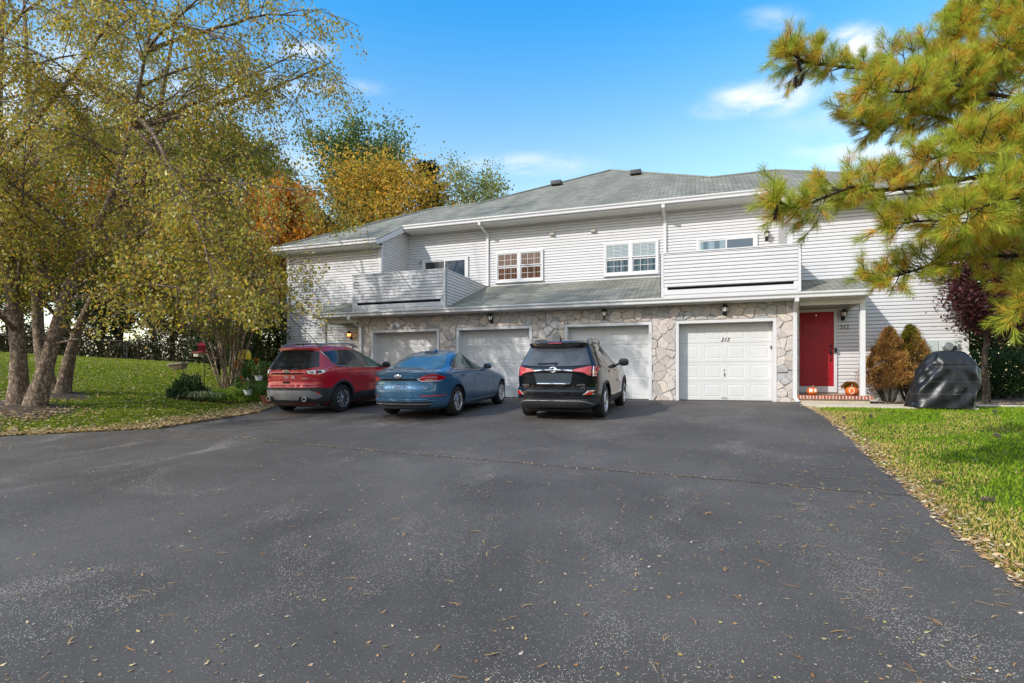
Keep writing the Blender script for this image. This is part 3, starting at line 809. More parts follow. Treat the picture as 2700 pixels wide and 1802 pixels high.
def flagstones(x0, x1, z0, z1, holes, y, parent):
    """irregular stones from a Voronoi diagram, each its own face, tint and thickness"""
    rr = random.Random(21); pts = []
    z = z0 + .05; row = 0
    while z < z1 + .2:
        x = x0 - .2 + rr.uniform(0, .2)
        while x < x1 + .3:
            pts.append((x + rr.uniform(-.12, .12), z + rr.uniform(-.10, .10)))
            if rr.random() < .28: pts.append((x + rr.uniform(-.2, .2), z + rr.uniform(-.16, .16)))
            x += rr.uniform(.20, .44)
        z += .225; row += 1
    m = MB(); cols = []
    pal = [(.55, .485, .44), (.52, .465, .43), (.58, .52, .475), (.47, .425, .395), (.45, .43, .415), (.40, .395, .395), (.58, .50, .42), (.54, .475, .43), (.56, .495, .44)]
    for i, (px, pz) in enumerate(pts):
        poly = [(x0, z0), (x1, z0), (x1, z1), (x0, z1)]
        for j, (qx, qz) in enumerate(pts):
            if i == j or abs(qx - px) > 1.5 or abs(qz - pz) > 1.5: continue
            a, b = qx - px, qz - pz
            poly = clip_poly(poly, a, b, a * (px + qx) / 2 + b * (pz + qz) / 2)
            if len(poly) < 3: break
        if len(poly) < 3: continue
        pieces = [poly]
        for hx0, hx1, hz1 in holes:
            nxt = []
            for p in pieces:
                xs = [q[0] for q in p]; zs = [q[1] for q in p]
                if max(xs) <= hx0 or min(xs) >= hx1 or min(zs) >= hz1: nxt.append(p); continue
                nxt.append(clip_poly(p, 1, 0, hx0)); nxt.append(clip_poly(p, -1, 0, -hx1))
                nxt.append(clip_poly(clip_poly(clip_poly(p, 0, -1, -hz1), 1, 0, hx1), -1, 0, -hx0))
            pieces = [p for p in nxt if len(p) > 2]
        col = np.array(rr.choice(pal)) * rr.uniform(.88, 1.12)
        for p in pieces:
            cx = sum(q[0] for q in p) / len(p); cz = sum(q[1] for q in p) / len(p)
            ar = abs(sum(p[k][0] * p[(k + 1) % len(p)][1] - p[(k + 1) % len(p)][0] * p[k][1] for k in range(len(p)))) / 2
            if ar < .004: continue
            # round the outline: subdivide and pull corners in
            q = []
            for k in range(len(p)):
                a, b = p[k], p[(k + 1) % len(p)]
                for t in (.12, .5, .88):
                    jx = rr.uniform(-.008, .008); jz = rr.uniform(-.008, .008)
                    q.append((a[0] + (b[0] - a[0]) * t + jx, a[1] + (b[1] - a[1]) * t + jz))
            def inset(d):
                o = []
                for (x, z_) in q:
                    r = math.hypot(x - cx, z_ - cz) or 1; f = max(0, 1 - d / r); o.append((cx + (x - cx) * f, cz + (z_ - cz) * f))
                return o
            th = rr.uniform(.016, .055); n = len(q); tx = rr.uniform(-.08, .08); tz = rr.uniform(-.06, .06)
            rings = [(inset(.003), .0), (inset(.005), th * .7), (inset(.022), th)]
            o = len(m.v); before = len(m.v)
            for ring, dep in rings:
                for (x, z_) in ring: m.v.append((x, y - dep - (dep > .001) * ((x - cx) * tx + (z_ - cz) * tz), z_))
            for r_ in range(2):
                for k in range(n):
                    m.f.append((o + r_ * n + k, o + r_ * n + (k + 1) % n, o + (r_ + 1) * n + (k + 1) % n, o + (r_ + 1) * n + k)); m.m.append(0)
            m.f.append(tuple(o + 2 * n + k for k in range(n))); m.m.append(0)
            cols += [col] * (len(m.v) - before)
    return m.build('stone_facing', M['stone'], parent, cols=np.array(cols))

def raised_door(x0, x1, z0, z1, y, nx, nz, m):
    """sectional garage door: raised panels in nz sections"""
    hz = (z1 - z0) / nz
    for r in range(nz):
        a, b = z0 + r * hz + .003, z0 + (r + 1) * hz - .003
        m.box(x0, x1, y + .012, y + .05, a, b)
        cw = (x1 - x0) / nx
        # the section's face is a frame around each raised field
        for c in range(nx):
            l, rr_ = x0 + c * cw, x0 + (c + 1) * cw
            pl, pr, pb, pt = l + .075, rr_ - .075, a + .085, b - .085
            O = [(l, a), (rr_, a), (rr_, b), (l, b)]; I = [(pl, pb), (pr, pb), (pr, pt), (pl, pt)]
            g = .022; G = [(pl + g, pb + g), (pr - g, pb + g), (pr - g, pt - g), (pl + g, pt - g)]; h = .05
            H = [(pl + h, pb + h), (pr - h, pb + h), (pr - h, pt - h), (pl + h, pt - h)]
            o = len(m.v)
            for ring, dep in ((O, y), (I, y), (G, y + .006), (H, y - .0008)):
                for (x, z) in ring: m.v.append((x, dep, z))
            for q in range(3):
                for k in range(4):
                    m.f.append((o + q * 4 + k, o + q * 4 + (k + 1) % 4, o + q * 4 + 4 + (k + 1) % 4, o + q * 4 + 4 + k)); m.m.append(0)
            m.f.append((o + 12, o + 13, o + 14, o + 15)); m.m.append(0)
        m.quad((x0, y, b), (x1, y, b), (x1, y + .012, b), (x0, y + .012, b)); m.quad((x0, y, a), (x0, y + .012, a), (x1, y + .012, a), (x1, y, a))

def gutter(parent, x0, x1, y, z0, z1, name='gutter'):
    """K-style gutter along X, back at y"""
    h = z1 - z0
    prof = [(0, z0), (-.075, z0), (-.085, z0 + h * .12), (-.085, z0 + h * .45), (-.115, z0 + h * .68), (-.125, z0 + h * .74), (-.125, z1), (-.11, z1), (-.108, z1 - .03), (0, z1 - .03)]
    n = len(prof)
    m = MB(); vs = [(x0, y + a, b) for a, b in prof] + [(x1, y + a, b) for a, b in prof]
    m.add(vs, [(i, i + n, (i + 1) % n + n, (i + 1) % n) for i in range(n)] + [tuple(range(n)), tuple(range(2 * n - 1, n - 1, -1))])
    return m.build(name, M['trim'], parent)

def downspout(parent, pts, w=.10):
    m = MB(); rings = []
    for i, (x, y, z) in enumerate(pts):
        rings.append([(x - w / 2, y - .03, z), (x + w / 2, y - .03, z), (x + w / 2, y + .03, z), (x - w / 2, y + .03, z)])
    o = 0
    for r in rings: m.v.extend(r)
    for i in range(len(rings) - 1):
        for k in range(4):
            m.f.append((i * 4 + k, i * 4 + (k + 1) % 4, i * 4 + 4 + (k + 1) % 4, i * 4 + 4 + k)); m.m.append(0)
    m.f.append((0, 1, 2, 3)); m.m.append(0); e = (len(rings) - 1) * 4; m.f.append((e, e + 1, e + 2, e + 3)); m.m.append(0)
    return m.build('downspout', M['trim'], parent)

def wall_lamp(parent, x, y, z, lit=False, side=1):
    root = MB()
    root.bbox(x - .05, x + .05, y - .02, y, z - .13, z + .09, .01)
    root.tube([(x, y - .02, z - .06), (x, y - .10, z - .10), (x, y - .15, z - .06), (x, y - .155, z + .005)], .011, 8)
    w = root.build('wall_lamp', M['black_metal'], parent, 40)
    c = Matrix.Translation((x, y - .155, z))
    s = MB(); s.lathe([(.012, .19), (.03, .185), (.085, .13), (.10, .10), (.10, .09), (.02, .09)], 12, mat=c)
    s.lathe([(.058, -.035), (.064, -.03), (.064, -.02), (.055, -.02)], 8, mat=c)
    for k in range(6):
        a = k * math.pi / 3
        s.tube([c @ Vector((.088 * math.cos(a), .088 * math.sin(a), .095)), c @ Vector((.060 * math.cos(a), .060 * math.sin(a), -.02))], .006, 4)
    s.build('shade', M['black_metal'], w, 40)
    g = MB(); g.lathe([(.055, -.02), (.083, .092)], 12, mat=c); g.build('glass', M['lamp_lit'] if lit else M['lamp_glass'], w, 40)
    return w

def number(parent, body, x, y, z, size, mat, shear=0.):
    m = MB(); text_mesh(m, body, size, Matrix.Translation((x, y, z)) @ UPR, .006, shear)
    return m.build('house_number', mat, parent)

def build_house():
    H = empty('town_house', (0, 0, 0))
    tag(H, 'two storey white sided town house with flagstone garages and grey shingle roof', 'building')
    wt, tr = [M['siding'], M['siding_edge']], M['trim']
    def zt(Y): return 5.71 + .5 * (Y - 17.0)          # top of the front roof slope
    # cores behind the cladding
    m = MB()
    m.box(XL + .02, IL - .02, YC + .03, 40, -.3, 5.55); m.box(IR + .02, XR - .02, YC + .03, 40, -.3, 5.55)
    m.box(IL - .02, IR + .02, YB + .03, 40, -.3, 6.6)
    m.build('inner_wall', M['siding'], H)
    # siding of the wings and the recessed upper wall
    m = MB()
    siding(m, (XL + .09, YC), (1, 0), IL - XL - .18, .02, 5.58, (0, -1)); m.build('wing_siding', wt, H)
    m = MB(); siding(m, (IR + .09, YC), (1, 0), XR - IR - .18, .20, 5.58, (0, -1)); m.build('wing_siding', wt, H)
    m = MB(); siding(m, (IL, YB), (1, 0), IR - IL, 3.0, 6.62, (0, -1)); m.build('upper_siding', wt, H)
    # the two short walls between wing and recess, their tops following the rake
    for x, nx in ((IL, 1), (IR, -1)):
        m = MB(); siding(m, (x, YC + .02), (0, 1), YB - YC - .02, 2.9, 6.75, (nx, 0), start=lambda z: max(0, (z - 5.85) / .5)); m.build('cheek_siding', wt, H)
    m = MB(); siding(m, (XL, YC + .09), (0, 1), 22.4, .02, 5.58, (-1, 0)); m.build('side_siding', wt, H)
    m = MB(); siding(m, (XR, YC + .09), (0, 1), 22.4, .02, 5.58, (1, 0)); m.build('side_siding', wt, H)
    # corner boards and foundation
    for x, s in ((XL, 1), (IL, -1), (IR, 1), (XR, -1)):
        m = MB(); m.box(min(x - s * .036, x + s * .095), max(x - s * .036, x + s * .095), YC - .036, YC + .022, .0, 5.58)
        m.box(min(x - s * .035, x + s * .002), max(x - s * .035, x + s * .002), YC + .022, YC + .095, .0, 5.58)
        m.build('corner_board', tr, H)
    m = MB(); m.box(IR + .1, XR - .005, YC - .012, YC + .028, -.3, .198); m.build('foundation', M['trim_warm'], H)

    # ---- garage block
    gx = [(-10.66, -8.19), (-7.39, -4.95), (-3.73, -1.29), (-.45, 2.02)]
    SX0, SX1, ZTOP = -11.25, 2.65, 2.74
    m = MB(); cuts = [SX0] + [v for a, b in gx for v in (a - .09, b + .09)] + [SX1]
    for a, b in zip(cuts[::2], cuts[1::2]): m.box(a, b, YA, YA + .28, -.3, ZTOP)
    for a, b in gx: m.box(a - .09, b + .09, YA, YA + .28, 2.29, ZTOP)
    m.box(SX0, SX0 + .25, YA + .28, YC, -.3, ZTOP); m.box(SX1 - .05, SX1, YA + .28, YC, -.3, ZTOP)
    m.build('mortar_bed', M['mortar'], H)
    flagstones(SX0, SX1, -.02, ZTOP, [(a - .085, b + .085, 2.295) for a, b in gx], YA, H)
    m = MB()                                            # the masonry return beside each front door
    m.box(SX1 + .001, SX1 + .012, YA, YC - .02, -.02, ZTOP); m.build('masonry_return', M['mortar'], H)
    lab = ['white garage door deepest in the left shade', 'white garage door behind the blue car', 'white garage door behind the black car', 'white garage door marked 212']
    for k, (a, b) in enumerate(gx):
        f = MB()
        f.box(a - .085, a, YA - .045, YA + .34, -.04, 2.205); f.box(b, b + .085, YA - .045, YA + .34, -.04, 2.205)
        f.box(a - .085, b + .085, YA - .047, YA + .34, 2.207, 2.29)
        g = MB(); raised_door(a + .002, b - .002, .01, 2.203, YA + .27, 4, 4, g)
        d = g.build('garage_door', M['garage'], H); d['label'] = lab[k]
        f.build('door_frame', tr, d)
        s = MB(); s.box(a, b, YA + .262, YA + .31, -.05, .012); s.build('door_seal', M['cladding'], d)
        h = MB(); c = (a + b) / 2
        h.tube([(c - .07, YA + .268, .08), (c - .06, YA + .23, .075), (c + .06, YA + .23, .075), (c + .07, YA + .268, .08)], .008, 6)
        h.build('lift_handle', M['bronze'], d)
        if k == 3:
            l = MB(); l.lathe([(.022, 0), (.022, .02), (.012, .028)], 10, mat=Matrix.Translation((.78, YA + .272, .87)) @ Matrix.Rotation(R(90), 4, 'X'))
            l.bbox(.765, .80, YA + .235, YA + .27, .70, .80, .006); l.build('lock', M['chrome'], d)
            t = MB(); text_mesh(t, '212', .155, Matrix.Translation((.80, YA + .262, 1.74)) @ UPR, .006, .35); t.build('door_number', M['bronze'], d)
            p = MB(); p.bbox(1.985, 2.01, YA + .22, YA + .262, 1.46, 1.54, .005); p.build('sensor', M['black_metal'], d)
    # lights over the garage doors
    M['lamp_lit'] = basic('lit_lamp_glass', (.9, .55, .2), .3, noise=.05)
    bs = M['lamp_lit'].node_tree.nodes['Principled BSDF'] if 'Principled BSDF' in M['lamp_lit'].node_tree.nodes else [n for n in M['lamp_lit'].node_tree.nodes if n.type == 'BSDF_PRINCIPLED'][0]
    bs.inputs['Emission Color'].default_value = (1, .42, .10, 1); bs.inputs['Emission Strength'].default_value = 3.
    for x in (-6.22, -2.58, .78): wall_lamp(H, x, YA - .03, 2.52)
    fl = MB(); fl.bbox(-9.79, -9.65, YA - .06, YA - .02, 2.40, 2.52, .01)
    fo = fl.build('flood_light', M['white_plastic'], H, 40)
    for s in (-1, 1):
        q = MB(); mt = Matrix.Translation((-9.72 + s * .09, YA - .09, 2.45)) @ Matrix.Rotation(R(90 + 20), 4, 'X') @ Matrix.Rotation(s * .5, 4, 'Y')
        q.lathe([(.028, -.05), (.035, 0), (.06, .09), (.062, .10), (.03, .102)], 14, mat=mt); q.build('lamp_head', M['white_plastic'], fo, 40)

    # ---- lower roof over the garages, eave at y 15.9
    YE, ZE, SL = 15.88, 2.90, .347
    def lower_roof(x0, x1, y1, name='lower_roof'):
        L_ = math.hypot(y1 - YE, (y1 - YE) * SL)
        m = MB(); t = .03
        m.add([(x0, 0, 0), (x1, 0, 0), (x1, L_, 0), (x0, L_, 0), (x0, 0, -t), (x1, 0, -t), (x1, L_, -t), (x0, L_, -t)], ((0, 1, 2, 3), (4, 7, 6, 5), (0, 4, 5, 1), (1, 5, 6, 2), (2, 6, 7, 3), (3, 7, 4, 0)))
        o = m.build(name, M['shingle'], H); o.location = (0, YE - .03, ZE + .012); o.rotation_euler = (math.atan(SL), 0, 0); return o
    lower_roof(-7.70, -.925, YB - .02)
    lower_roof(2.66, 4.22, YC - .02, 'porch_roof'); lower_roof(-12.78, -11.25, YC - .02, 'porch_roof')
    lower_roof(-11.22, -7.74, 16.6, 'roof_edge'); lower_roof(-.90, 2.63, 16.6, 'roof_edge')
    gutter(H, -12.82, 4.26, YE - .005, 2.755, 2.905)
    m = MB()
    m.box(-12.74, 4.18, YE, YE + .03, 2.74, 2.895)                            # fascia
    m.box(-12.74, 4.18, YE + .031, YA - .05, 2.735, 2.75)                      # soffit over the garages
    m.box(SX1 + .01, 4.18, YA - .05, YC - .025, 2.735, 2.75); m.box(-12.74, SX0 - .01, YA - .05, YC - .025, 2.735, 2.75)
    m.build('soffit', M['soffit'], H)
    for a, b, x in ((SX1 + .012, 4.20, 4.08), (-12.76, SX0 - .012, -12.76)):      # porch beams, the side ones with their rake
        m = MB(); m.box(a, b, YA - .06, YA + .06, 2.60, 2.734)
        m.box(x + .02, x + .10, YA + .061, YC - .03, 2.60, 2.734)
        m.add([(x + .03, YE, 2.75), (x + .03, YC - .03, 2.75), (x + .03, YC - .03, 2.75 + (YC - YE) * SL), (x + .09, YE, 2.75), (x + .09, YC - .03, 2.75), (x + .09, YC - .03, 2.75 + (YC - YE) * SL)], ((0, 1, 2), (3, 5, 4), (0, 3, 4, 1), (1, 4, 5, 2), (2, 5, 3, 0)))
        m.build('porch_beam', M['trim_warm'], H)
    m = MB(); m.bbox(4.075, 4.195, YA - .06, YA + .06, .17, 2.60, .006); m.build('porch_post', tr, H)
    m = MB(); m.bbox(-12.76, -12.64, YA - .06, YA + .06, .0, 2.60, .006); m.build('porch_post', M['trim_warm'], H)

    # ---- balconies
    for k, (x0, x1) in enumerate(((-11.24, -7.70), (-.92, 2.64))):
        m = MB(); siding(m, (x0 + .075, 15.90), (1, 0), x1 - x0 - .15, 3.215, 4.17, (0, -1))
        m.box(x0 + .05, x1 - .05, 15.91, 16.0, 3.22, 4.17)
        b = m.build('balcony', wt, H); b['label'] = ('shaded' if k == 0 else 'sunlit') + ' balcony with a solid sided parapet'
        c = MB()
        c.box(x0 - .02, x1 + .02, 15.86, 16.03, 4.172, 4.205)
        for x in (x0, x1 - .07): c.box(x, x + .07, 15.872, 15.94, 2.93, 4.17)
        c.build('cap_rail', tr, b)
        c = MB(); c.box(x0 + .072, x1 - .072, 15.868, 15.95, 3.0, 3.135); c.box(x0 + .072, x1 - .072, 15.885, 15.97, 2.925, 2.998)
        for x in (x0 + .072, x1 - .17): c.box(x, x + .10, 15.875, 15.93, 3.136, 3.214)
        c.build('deck_fascia', tr, b)
        c = MB(); c.box(x0 + .1, x1 - .1, 15.99, 16.2, 3.13, 3.24); c.build('drain_gap', M['void'], b)
        c = MB(); c.box(x0 + .05, x1 - .05, 16.0, YB, 3.05, 3.12); c.build('deck', M['concrete'], b)
        # side parapets; the one facing the shingles is cut to the roof slope
        for x, nx in ((x1, 1), (x0, -1)):
            yend = YB if (k == 0 and nx == 1) or (k == 1 and nx == -1) else YC
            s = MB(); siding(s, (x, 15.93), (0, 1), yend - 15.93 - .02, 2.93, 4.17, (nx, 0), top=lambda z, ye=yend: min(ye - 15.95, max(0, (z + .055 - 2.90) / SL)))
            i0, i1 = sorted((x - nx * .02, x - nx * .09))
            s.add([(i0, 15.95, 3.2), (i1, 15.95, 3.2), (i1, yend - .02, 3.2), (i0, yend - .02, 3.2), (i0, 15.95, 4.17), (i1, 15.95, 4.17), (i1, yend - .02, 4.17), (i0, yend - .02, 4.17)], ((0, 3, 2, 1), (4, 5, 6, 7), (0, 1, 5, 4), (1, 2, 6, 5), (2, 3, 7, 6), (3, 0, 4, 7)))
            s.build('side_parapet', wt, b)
            c = MB(); a0, a1 = sorted((x + nx * .022, x - nx * .11)); c.box(a0, a1, 16.031, yend - .02, 4.172, 4.203); c.build('side_rail', tr, b)

    # ---- windows
    def pane_window(x0, x1, z0, z1, up, low, lb):
        m = MB(); y = YB - .036
        t = .07
        m.box(x0, x1, y - .045, y, z0, z0 + t); m.box(x0, x1, y - .045, y, z1 - t, z1); m.box(x0, x0 + t, y - .043, y, z0 + t, z1 - t); m.box(x1 - t, x1, y - .043, y, z0 + t, z1 - t)
        xm = (x0 + x1) / 2; m.box(xm - .05, xm + .05, y - .043, y, z0 + t, z1 - t)
        m.box(x0 - .02, x1 + .02, y - .065, y, z0 - .035, z0 - .002)
        w = m.build('window', tr, H); w['label'] = lb
        zm = (z0 + z1) / 2
        for a, b in ((x0 + t, xm - .05), (xm + .05, x1 - t)):
            for (c, d, mt, yy) in ((zm + .018, z1 - t, up, y - .012), (z0 + t, zm - .018, low, y - .004)):
                s = MB(); e = .035
                s.box(a, b, yy - .016, yy, c, c + e); s.box(a, b, yy - .016, yy, d - e, d); s.box(a, a + e, yy - .016, yy, c + e, d - e); s.box(b - e, b, yy - .016, yy, c + e, d - e)
                for q in (1, 2):
                    xx = a + e + (b - a - 2 * e) * q / 3; s.box(xx - .007, xx + .007, yy - .009, yy - .001, c + e, d - e)
                zz = (c + d) / 2; s.box(a + e, b - e, yy - .0085, yy - .002, zz - .007, zz + .007)
                so_ = s.build('sash', tr, w)
                p = MB(); p.quad((a + .01, yy + .001, c + .01), (b - .01, yy + .001, c + .01), (b - .01, yy + .001, d - .01), (a + .01, yy + .001, d - .01)); p.build('pane', mt, w)
        return w
    gl_br = glass_mat('curtained_glass', (.045, .015, .007), streak=('drape', (.14, .05, .02), 3.), ior=1.4)
    gl_pk = glass_mat('tree_reflection_glass', (.11, .065, .05), streak=('drape', (.24, .155, .125), 4.), ior=1.4)  # reflected trees painted into the upper panes as pinkish brown
    gl_bl = glass_mat('blind_glass', (.12, .165, .18), streak=('blind', (.44, .50, .51), 6.5), ior=1.4)
    gl_dk = glass_mat('blue_room_glass', (.014, .034, .05), streak=('drape', (.055, .10, .12), 1.6), ior=1.4)
    pane_window(-7.277, -5.388, 4.30, 5.45, gl_pk, gl_br, 'double window with brown drapes')
    pane_window(-3.12, -1.216, 4.31, 5.47, gl_bl, gl_dk, 'double window with half raised white blinds')
    # sliding doors onto the balconies
    for k, (x0, x1) in enumerate(((-10.45, -8.435), (.026, 1.947))):
        y = YB - .036; z1 = 5.41; z0 = 3.15; m = MB(); t = .09
        m.box(x0, x1, y - .045, y, z1 - t, z1); m.box(x0, x0 + t, y - .043, y, z0, z1 - t); m.box(x1 - t, x1, y - .043, y, z0, z1 - t)
        w = m.build('sliding_door', tr, H); w['label'] = 'sliding balcony door on the ' + ('shaded' if k == 0 else 'sunlit') + ' balcony'
        xm = (x0 + x1) / 2
        for a, b, yy, mt in ((x0 + t, xm + .03, y - .012, glass_mat('door_glass', (.03, .035, .04)) if k == 0 else glass_mat('door_glass', (.01, .05, .09), streak=('drape', (.16, .24, .28), .9), ior=2.1)), (xm - .03, x1 - t, y - .028, glass_mat('door_glass', (.008, .03, .06), ior=2.1 if k else 1.6))):
            s = MB(); e = .05
            s.box(a, b, yy - .016, yy, z1 - t - e, z1 - t - .001); s.box(a, a + e, yy - .015, yy, z0, z1 - t - e); s.box(b - e, b, yy - .015, yy, z0, z1 - t - e); s.build('sash', tr, w)
            p = MB(); p.quad((a + .01, yy - .004, z0), (b - .01, yy - .004, z0), (b - .01, yy - .004, z1 - t - .01), (a + .01, yy - .004, z1 - t - .01)); p.build('pane', mt, w)
    wall_lamp(H, 2.22, YB - .02, 5.27); 
    m = MB(); m.bbox(-10.60, -10.50, YB - .12, YB - .015, 5.28, 5.40, .012); m.build('wall_lamp', M['vent'], H)
    for x, z in ((-5.04, 5.985), (-3.50, 5.975)):
        m = MB(); m.bbox(x - .095, x + .095, YB - .05, YB - .012, z - .085, z + .085, .012)
        m.add([(x - .075, YB - .05, z + .07), (x + .075, YB - .05, z + .07), (x + .075, YB - .13, z + .01), (x - .075, YB - .13, z + .01), (x - .075, YB - .05, z - .06), (x + .075, YB - .05, z - .06), (x + .075, YB - .125, z - .045), (x - .075, YB - .125, z - .045)], ((0, 1, 2, 3), (1, 5, 6, 2), (0, 3, 7, 4), (3, 2, 6, 7), (4, 7, 6, 5)))
        m.build('wall_vent', M['vent'], H, 30)

    # ---- main roof: one front slope with hipped ends, wing ridges and a central peak
    ez = zt(16.98); be = 18.86; bz = zt(be)
    A = (-15.75, 16.98, ez); B = (IL + .18, 16.98, ez); C_ = (IL + .18, be, bz); D = (IR - .15, be, bz); E_ = (IR - .15, 16.98, ez); F_ = (7.18, 16.98, ez)
    P1 = (2.9, 22.5, zt(22.5)); P2 = (.62, 22.5, zt(22.5)); AP = (CXH, 29., zt(29.)); P3 = (-9.22, 22.5, zt(22.5)); P4 = (-11.5, 22.5, zt(22.5))
    r = empty('roof', (0, 17., 5.71)); r.rotation_euler = (math.atan(.5), 0, 0); r.parent = H
    inv = (Matrix.Translation((0, 17., 5.71)) @ Matrix.Rotation(math.atan(.5), 4, 'X')).inverted()
    bpy.data.objects.remove(r)
    m = MB(); loc = [inv @ Vector(p) for p in (A, B, C_, D, E_, F_, P1, P2, AP, P3, P4)]
    m.add(loc, [(0, 1, 10), (1, 2, 9, 10), (2, 3, 7, 8, 9), (3, 4, 6, 7), (4, 5, 6)])
    back = [inv @ Vector(p) for p in ((-11.5, 36, P4[2]), (-15.75, 41.5, ez), (-9.22, 41, P3[2]), (CXH, 41, AP[2]), (.62, 41, P2[2]), (2.9, 36, P1[2]), (7.18, 41.5, ez))]
    o = len(m.v); m.v.extend([tuple(p) for p in back])
    for f in ((0, 10, o, o + 1), (10, 9, o + 2, o), (9, 8, o + 3, o + 2), (8, 7, o + 4, o + 3), (7, 6, o + 5, o + 4), (6, 5, o + 6, o + 5)): m.f.append(f); m.m.append(0)
    roof = m.build('roof', M['shingle'], H); roof.matrix_parent_inverse = Matrix(); roof.location = (0, 17., 5.71); roof.rotation_euler = (math.atan(.5), 0, 0)
    for u, v, Y in ((1467.7, 489.4, 25.5), (1676.4, 462.6, 25.9)):
        t_ = (u - 1350) / FOC; x = Y * (CS * t_ - SN) / (CS + SN * t_); z = zt(Y)
        m = MB(); m.bbox(x - .26, x + .26, Y - .2, Y + .2, z + .02, z + .22, .03); vv = m.build('roof_vent', M['roof_vent'], H, 40)
    cap = MB()
    for p, q in ((P4, P3), (P3, AP), (AP, P2), (P2, P1), (A, P4), (P1, F_)): cap.tube([Vector(p) + Vector((0, 0, .01)), Vector(q) + Vector((0, 0, .01))], .06, 6)
    cap.build('ridge_cap', basic('ridge_shingle', (.19, .20, .17), .9, noise=.2, nscale=3), H)
    gutter(H, IL + .17, IR - .13, be + .02, bz - .14, bz + .02); gutter(H, -15.8, IL + .16, 17.0, ez - .14, ez + .02); gutter(H, IR - .12, 7.22, 17.0, ez - .14, ez + .02)
    m = MB()
    m.box(IL + .19, IR - .16, be + .02, be + .045, bz - .20, bz - .02); m.box(-15.74, IL + .14, 17.0, 17.03, ez - .20, ez - .02); m.box(IR - .10, 7.17, 17.0, 17.03, ez - .20, ez - .02)
    m.build('fascia', tr, H)
    m = MB(); m.box(IL + .19, IR - .16, be + .046, YB, bz - .205, bz - .185); m.box(-15.74, IL + .14, 17.031, YC, ez - .205, ez - .185); m.box(IR - .10, 7.17, 17.031, YC, ez - .205, ez - .185)
    for x0, x1 in ((-15.74, XL), (XR, 7.17)): m.box(x0, x1, YC, 40.5, ez - .205, ez - .185)
    m.build('eave_soffit', M['soffit'], H)
    # rake boards beside the recess
    for x0, x1 in ((IL + .145, IL + .175), (IR - .135, IR - .105)):
        m = MB(); d = .02
        m.add([(x0, 17.0, ez - .20), (x0, 17.0, ez - d), (x0, be + .1, bz - d + .05), (x0, be + .1, bz - .20), (x1, 17.0, ez - .20), (x1, 17.0, ez - d), (x1, be + .1, bz - d + .05), (x1, be + .1, bz - .20)], ((0, 1, 2, 3), (4, 7, 6, 5), (0, 4, 5, 1), (1, 5, 6, 2), (2, 6, 7, 3), (3, 7, 4, 0)))
        xi = IL if x0 < -5 else IR; a0, a1 = sorted((xi, x0))
        m.add([(a0, 17.03, ez - .2), (a1, 17.03, ez - .2), (a1, YB, zt(YB) - .25), (a0, YB, zt(YB) - .25)], ((0, 1, 2, 3),))
        m.build('rake_board', tr, H)

    # ---- downspouts
    yb = YB - .06
    downspout(H, [(-7.72, be - .02, bz - .14), (-7.72, be - .02, bz - .24), (-7.62, yb, bz - .46), (-7.62, yb, 4.18)])
    downspout(H, [(-1.03, be - .02, bz - .14), (-1.03, be - .02, bz - .26), (-1.0, yb, bz - .48), (-1.0, yb, 4.16)])
    ya = YA - .09
    downspout(H, [(-11.36, YE - .06, 2.76), (-11.36, YE - .06, 2.66), (-11.14, ya, 2.40), (-11.14, ya, .02), (-11.14, ya - .10, -.05)])
    downspout(H, [(2.53, YE - .06, 2.76), (2.53, YE - .06, 2.66), (2.54, ya, 2.42), (2.54, ya, .12), (2.60, ya - .16, .0)])
    m = MB(); m.box(2.565, 2.645, ya - .215, ya - .155, -.035, .02); m.build('drain_boot', M['black_metal'], H)

    # ---- right-hand entrance
    y = YC - .022
    m = MB(); m.box(2.845, 3.73, y - .03, y - .002, .41, 2.53)
    d = m.build('front_door', M['red_door'], H); d['label'] = 'red panelled front door'
    p = MB()
    for (a, b, c, e) in ((2.95, 3.24, 1.75, 2.28), (3.34, 3.63, 1.75, 2.28), (2.95, 3.24, .62, 1.5), (3.34, 3.63, .62, 1.5)):
        O = [(a, c), (b, c), (b, e), (a, e)]; I = [(a + .02, c + .02), (b - .02, c + .02), (b - .02, e - .02), (a + .02, e - .02)]; J = [(a + .05, c + .05), (b - .05, c + .05), (b - .05, e - .05), (a + .05, e - .05)]
        o = len(p.v)
        for ring, yy in ((O, y - .0305), (I, y - .038), (J, y - .032)):
            for (xx, zz) in ring: p.v.append((xx, yy, zz))
        for q in range(2):
            for k in range(4): p.f.append((o + q * 4 + k, o + q * 4 + (k + 1) % 4, o + q * 4 + 4 + (k + 1) % 4, o + q * 4 + 4 + k)); p.m.append(0)
        p.f.append((o + 8, o + 9, o + 10, o + 11)); p.m.append(0)
    p.build('door_panel', M['red_door'], d)
    f = MB()
    f.box(2.77, 2.843, y - .05, y, .24, 2.61); f.box(3.732, 3.81, y - .05, y, .24, 2.61); f.box(2.843, 3.732, y - .048, y, 2.532, 2.61)
    f.box(2.843, 3.732, y - .045, y, .24, .405); f.build('door_frame', tr, d)
    k_ = MB()
    k_.lathe([(.032, 0), (.034, .012), (.02, .03), (.008, .032)], 12, mat=Matrix.Translation((3.655, y - .03, 1.55)) @ Matrix.Rotation(R(90), 4, 'X'))
    k_.lathe([(.03, 0), (.03, .01)], 12, mat=Matrix.Translation((3.655, y - .03, 1.15)) @ Matrix.Rotation(R(90), 4, 'X'))
    k_.bbox(3.63, 3.68, y - .05, y - .03, 1.30, 1.45, .008); k_.tube([(3.655, y - .05, 1.37), (3.655, y - .085, 1.35), (3.655, y - .09, 1.25), (3.655, y - .04, 1.14)], .009, 6)
    k_.build('handle', M['black_metal'], d, 40)
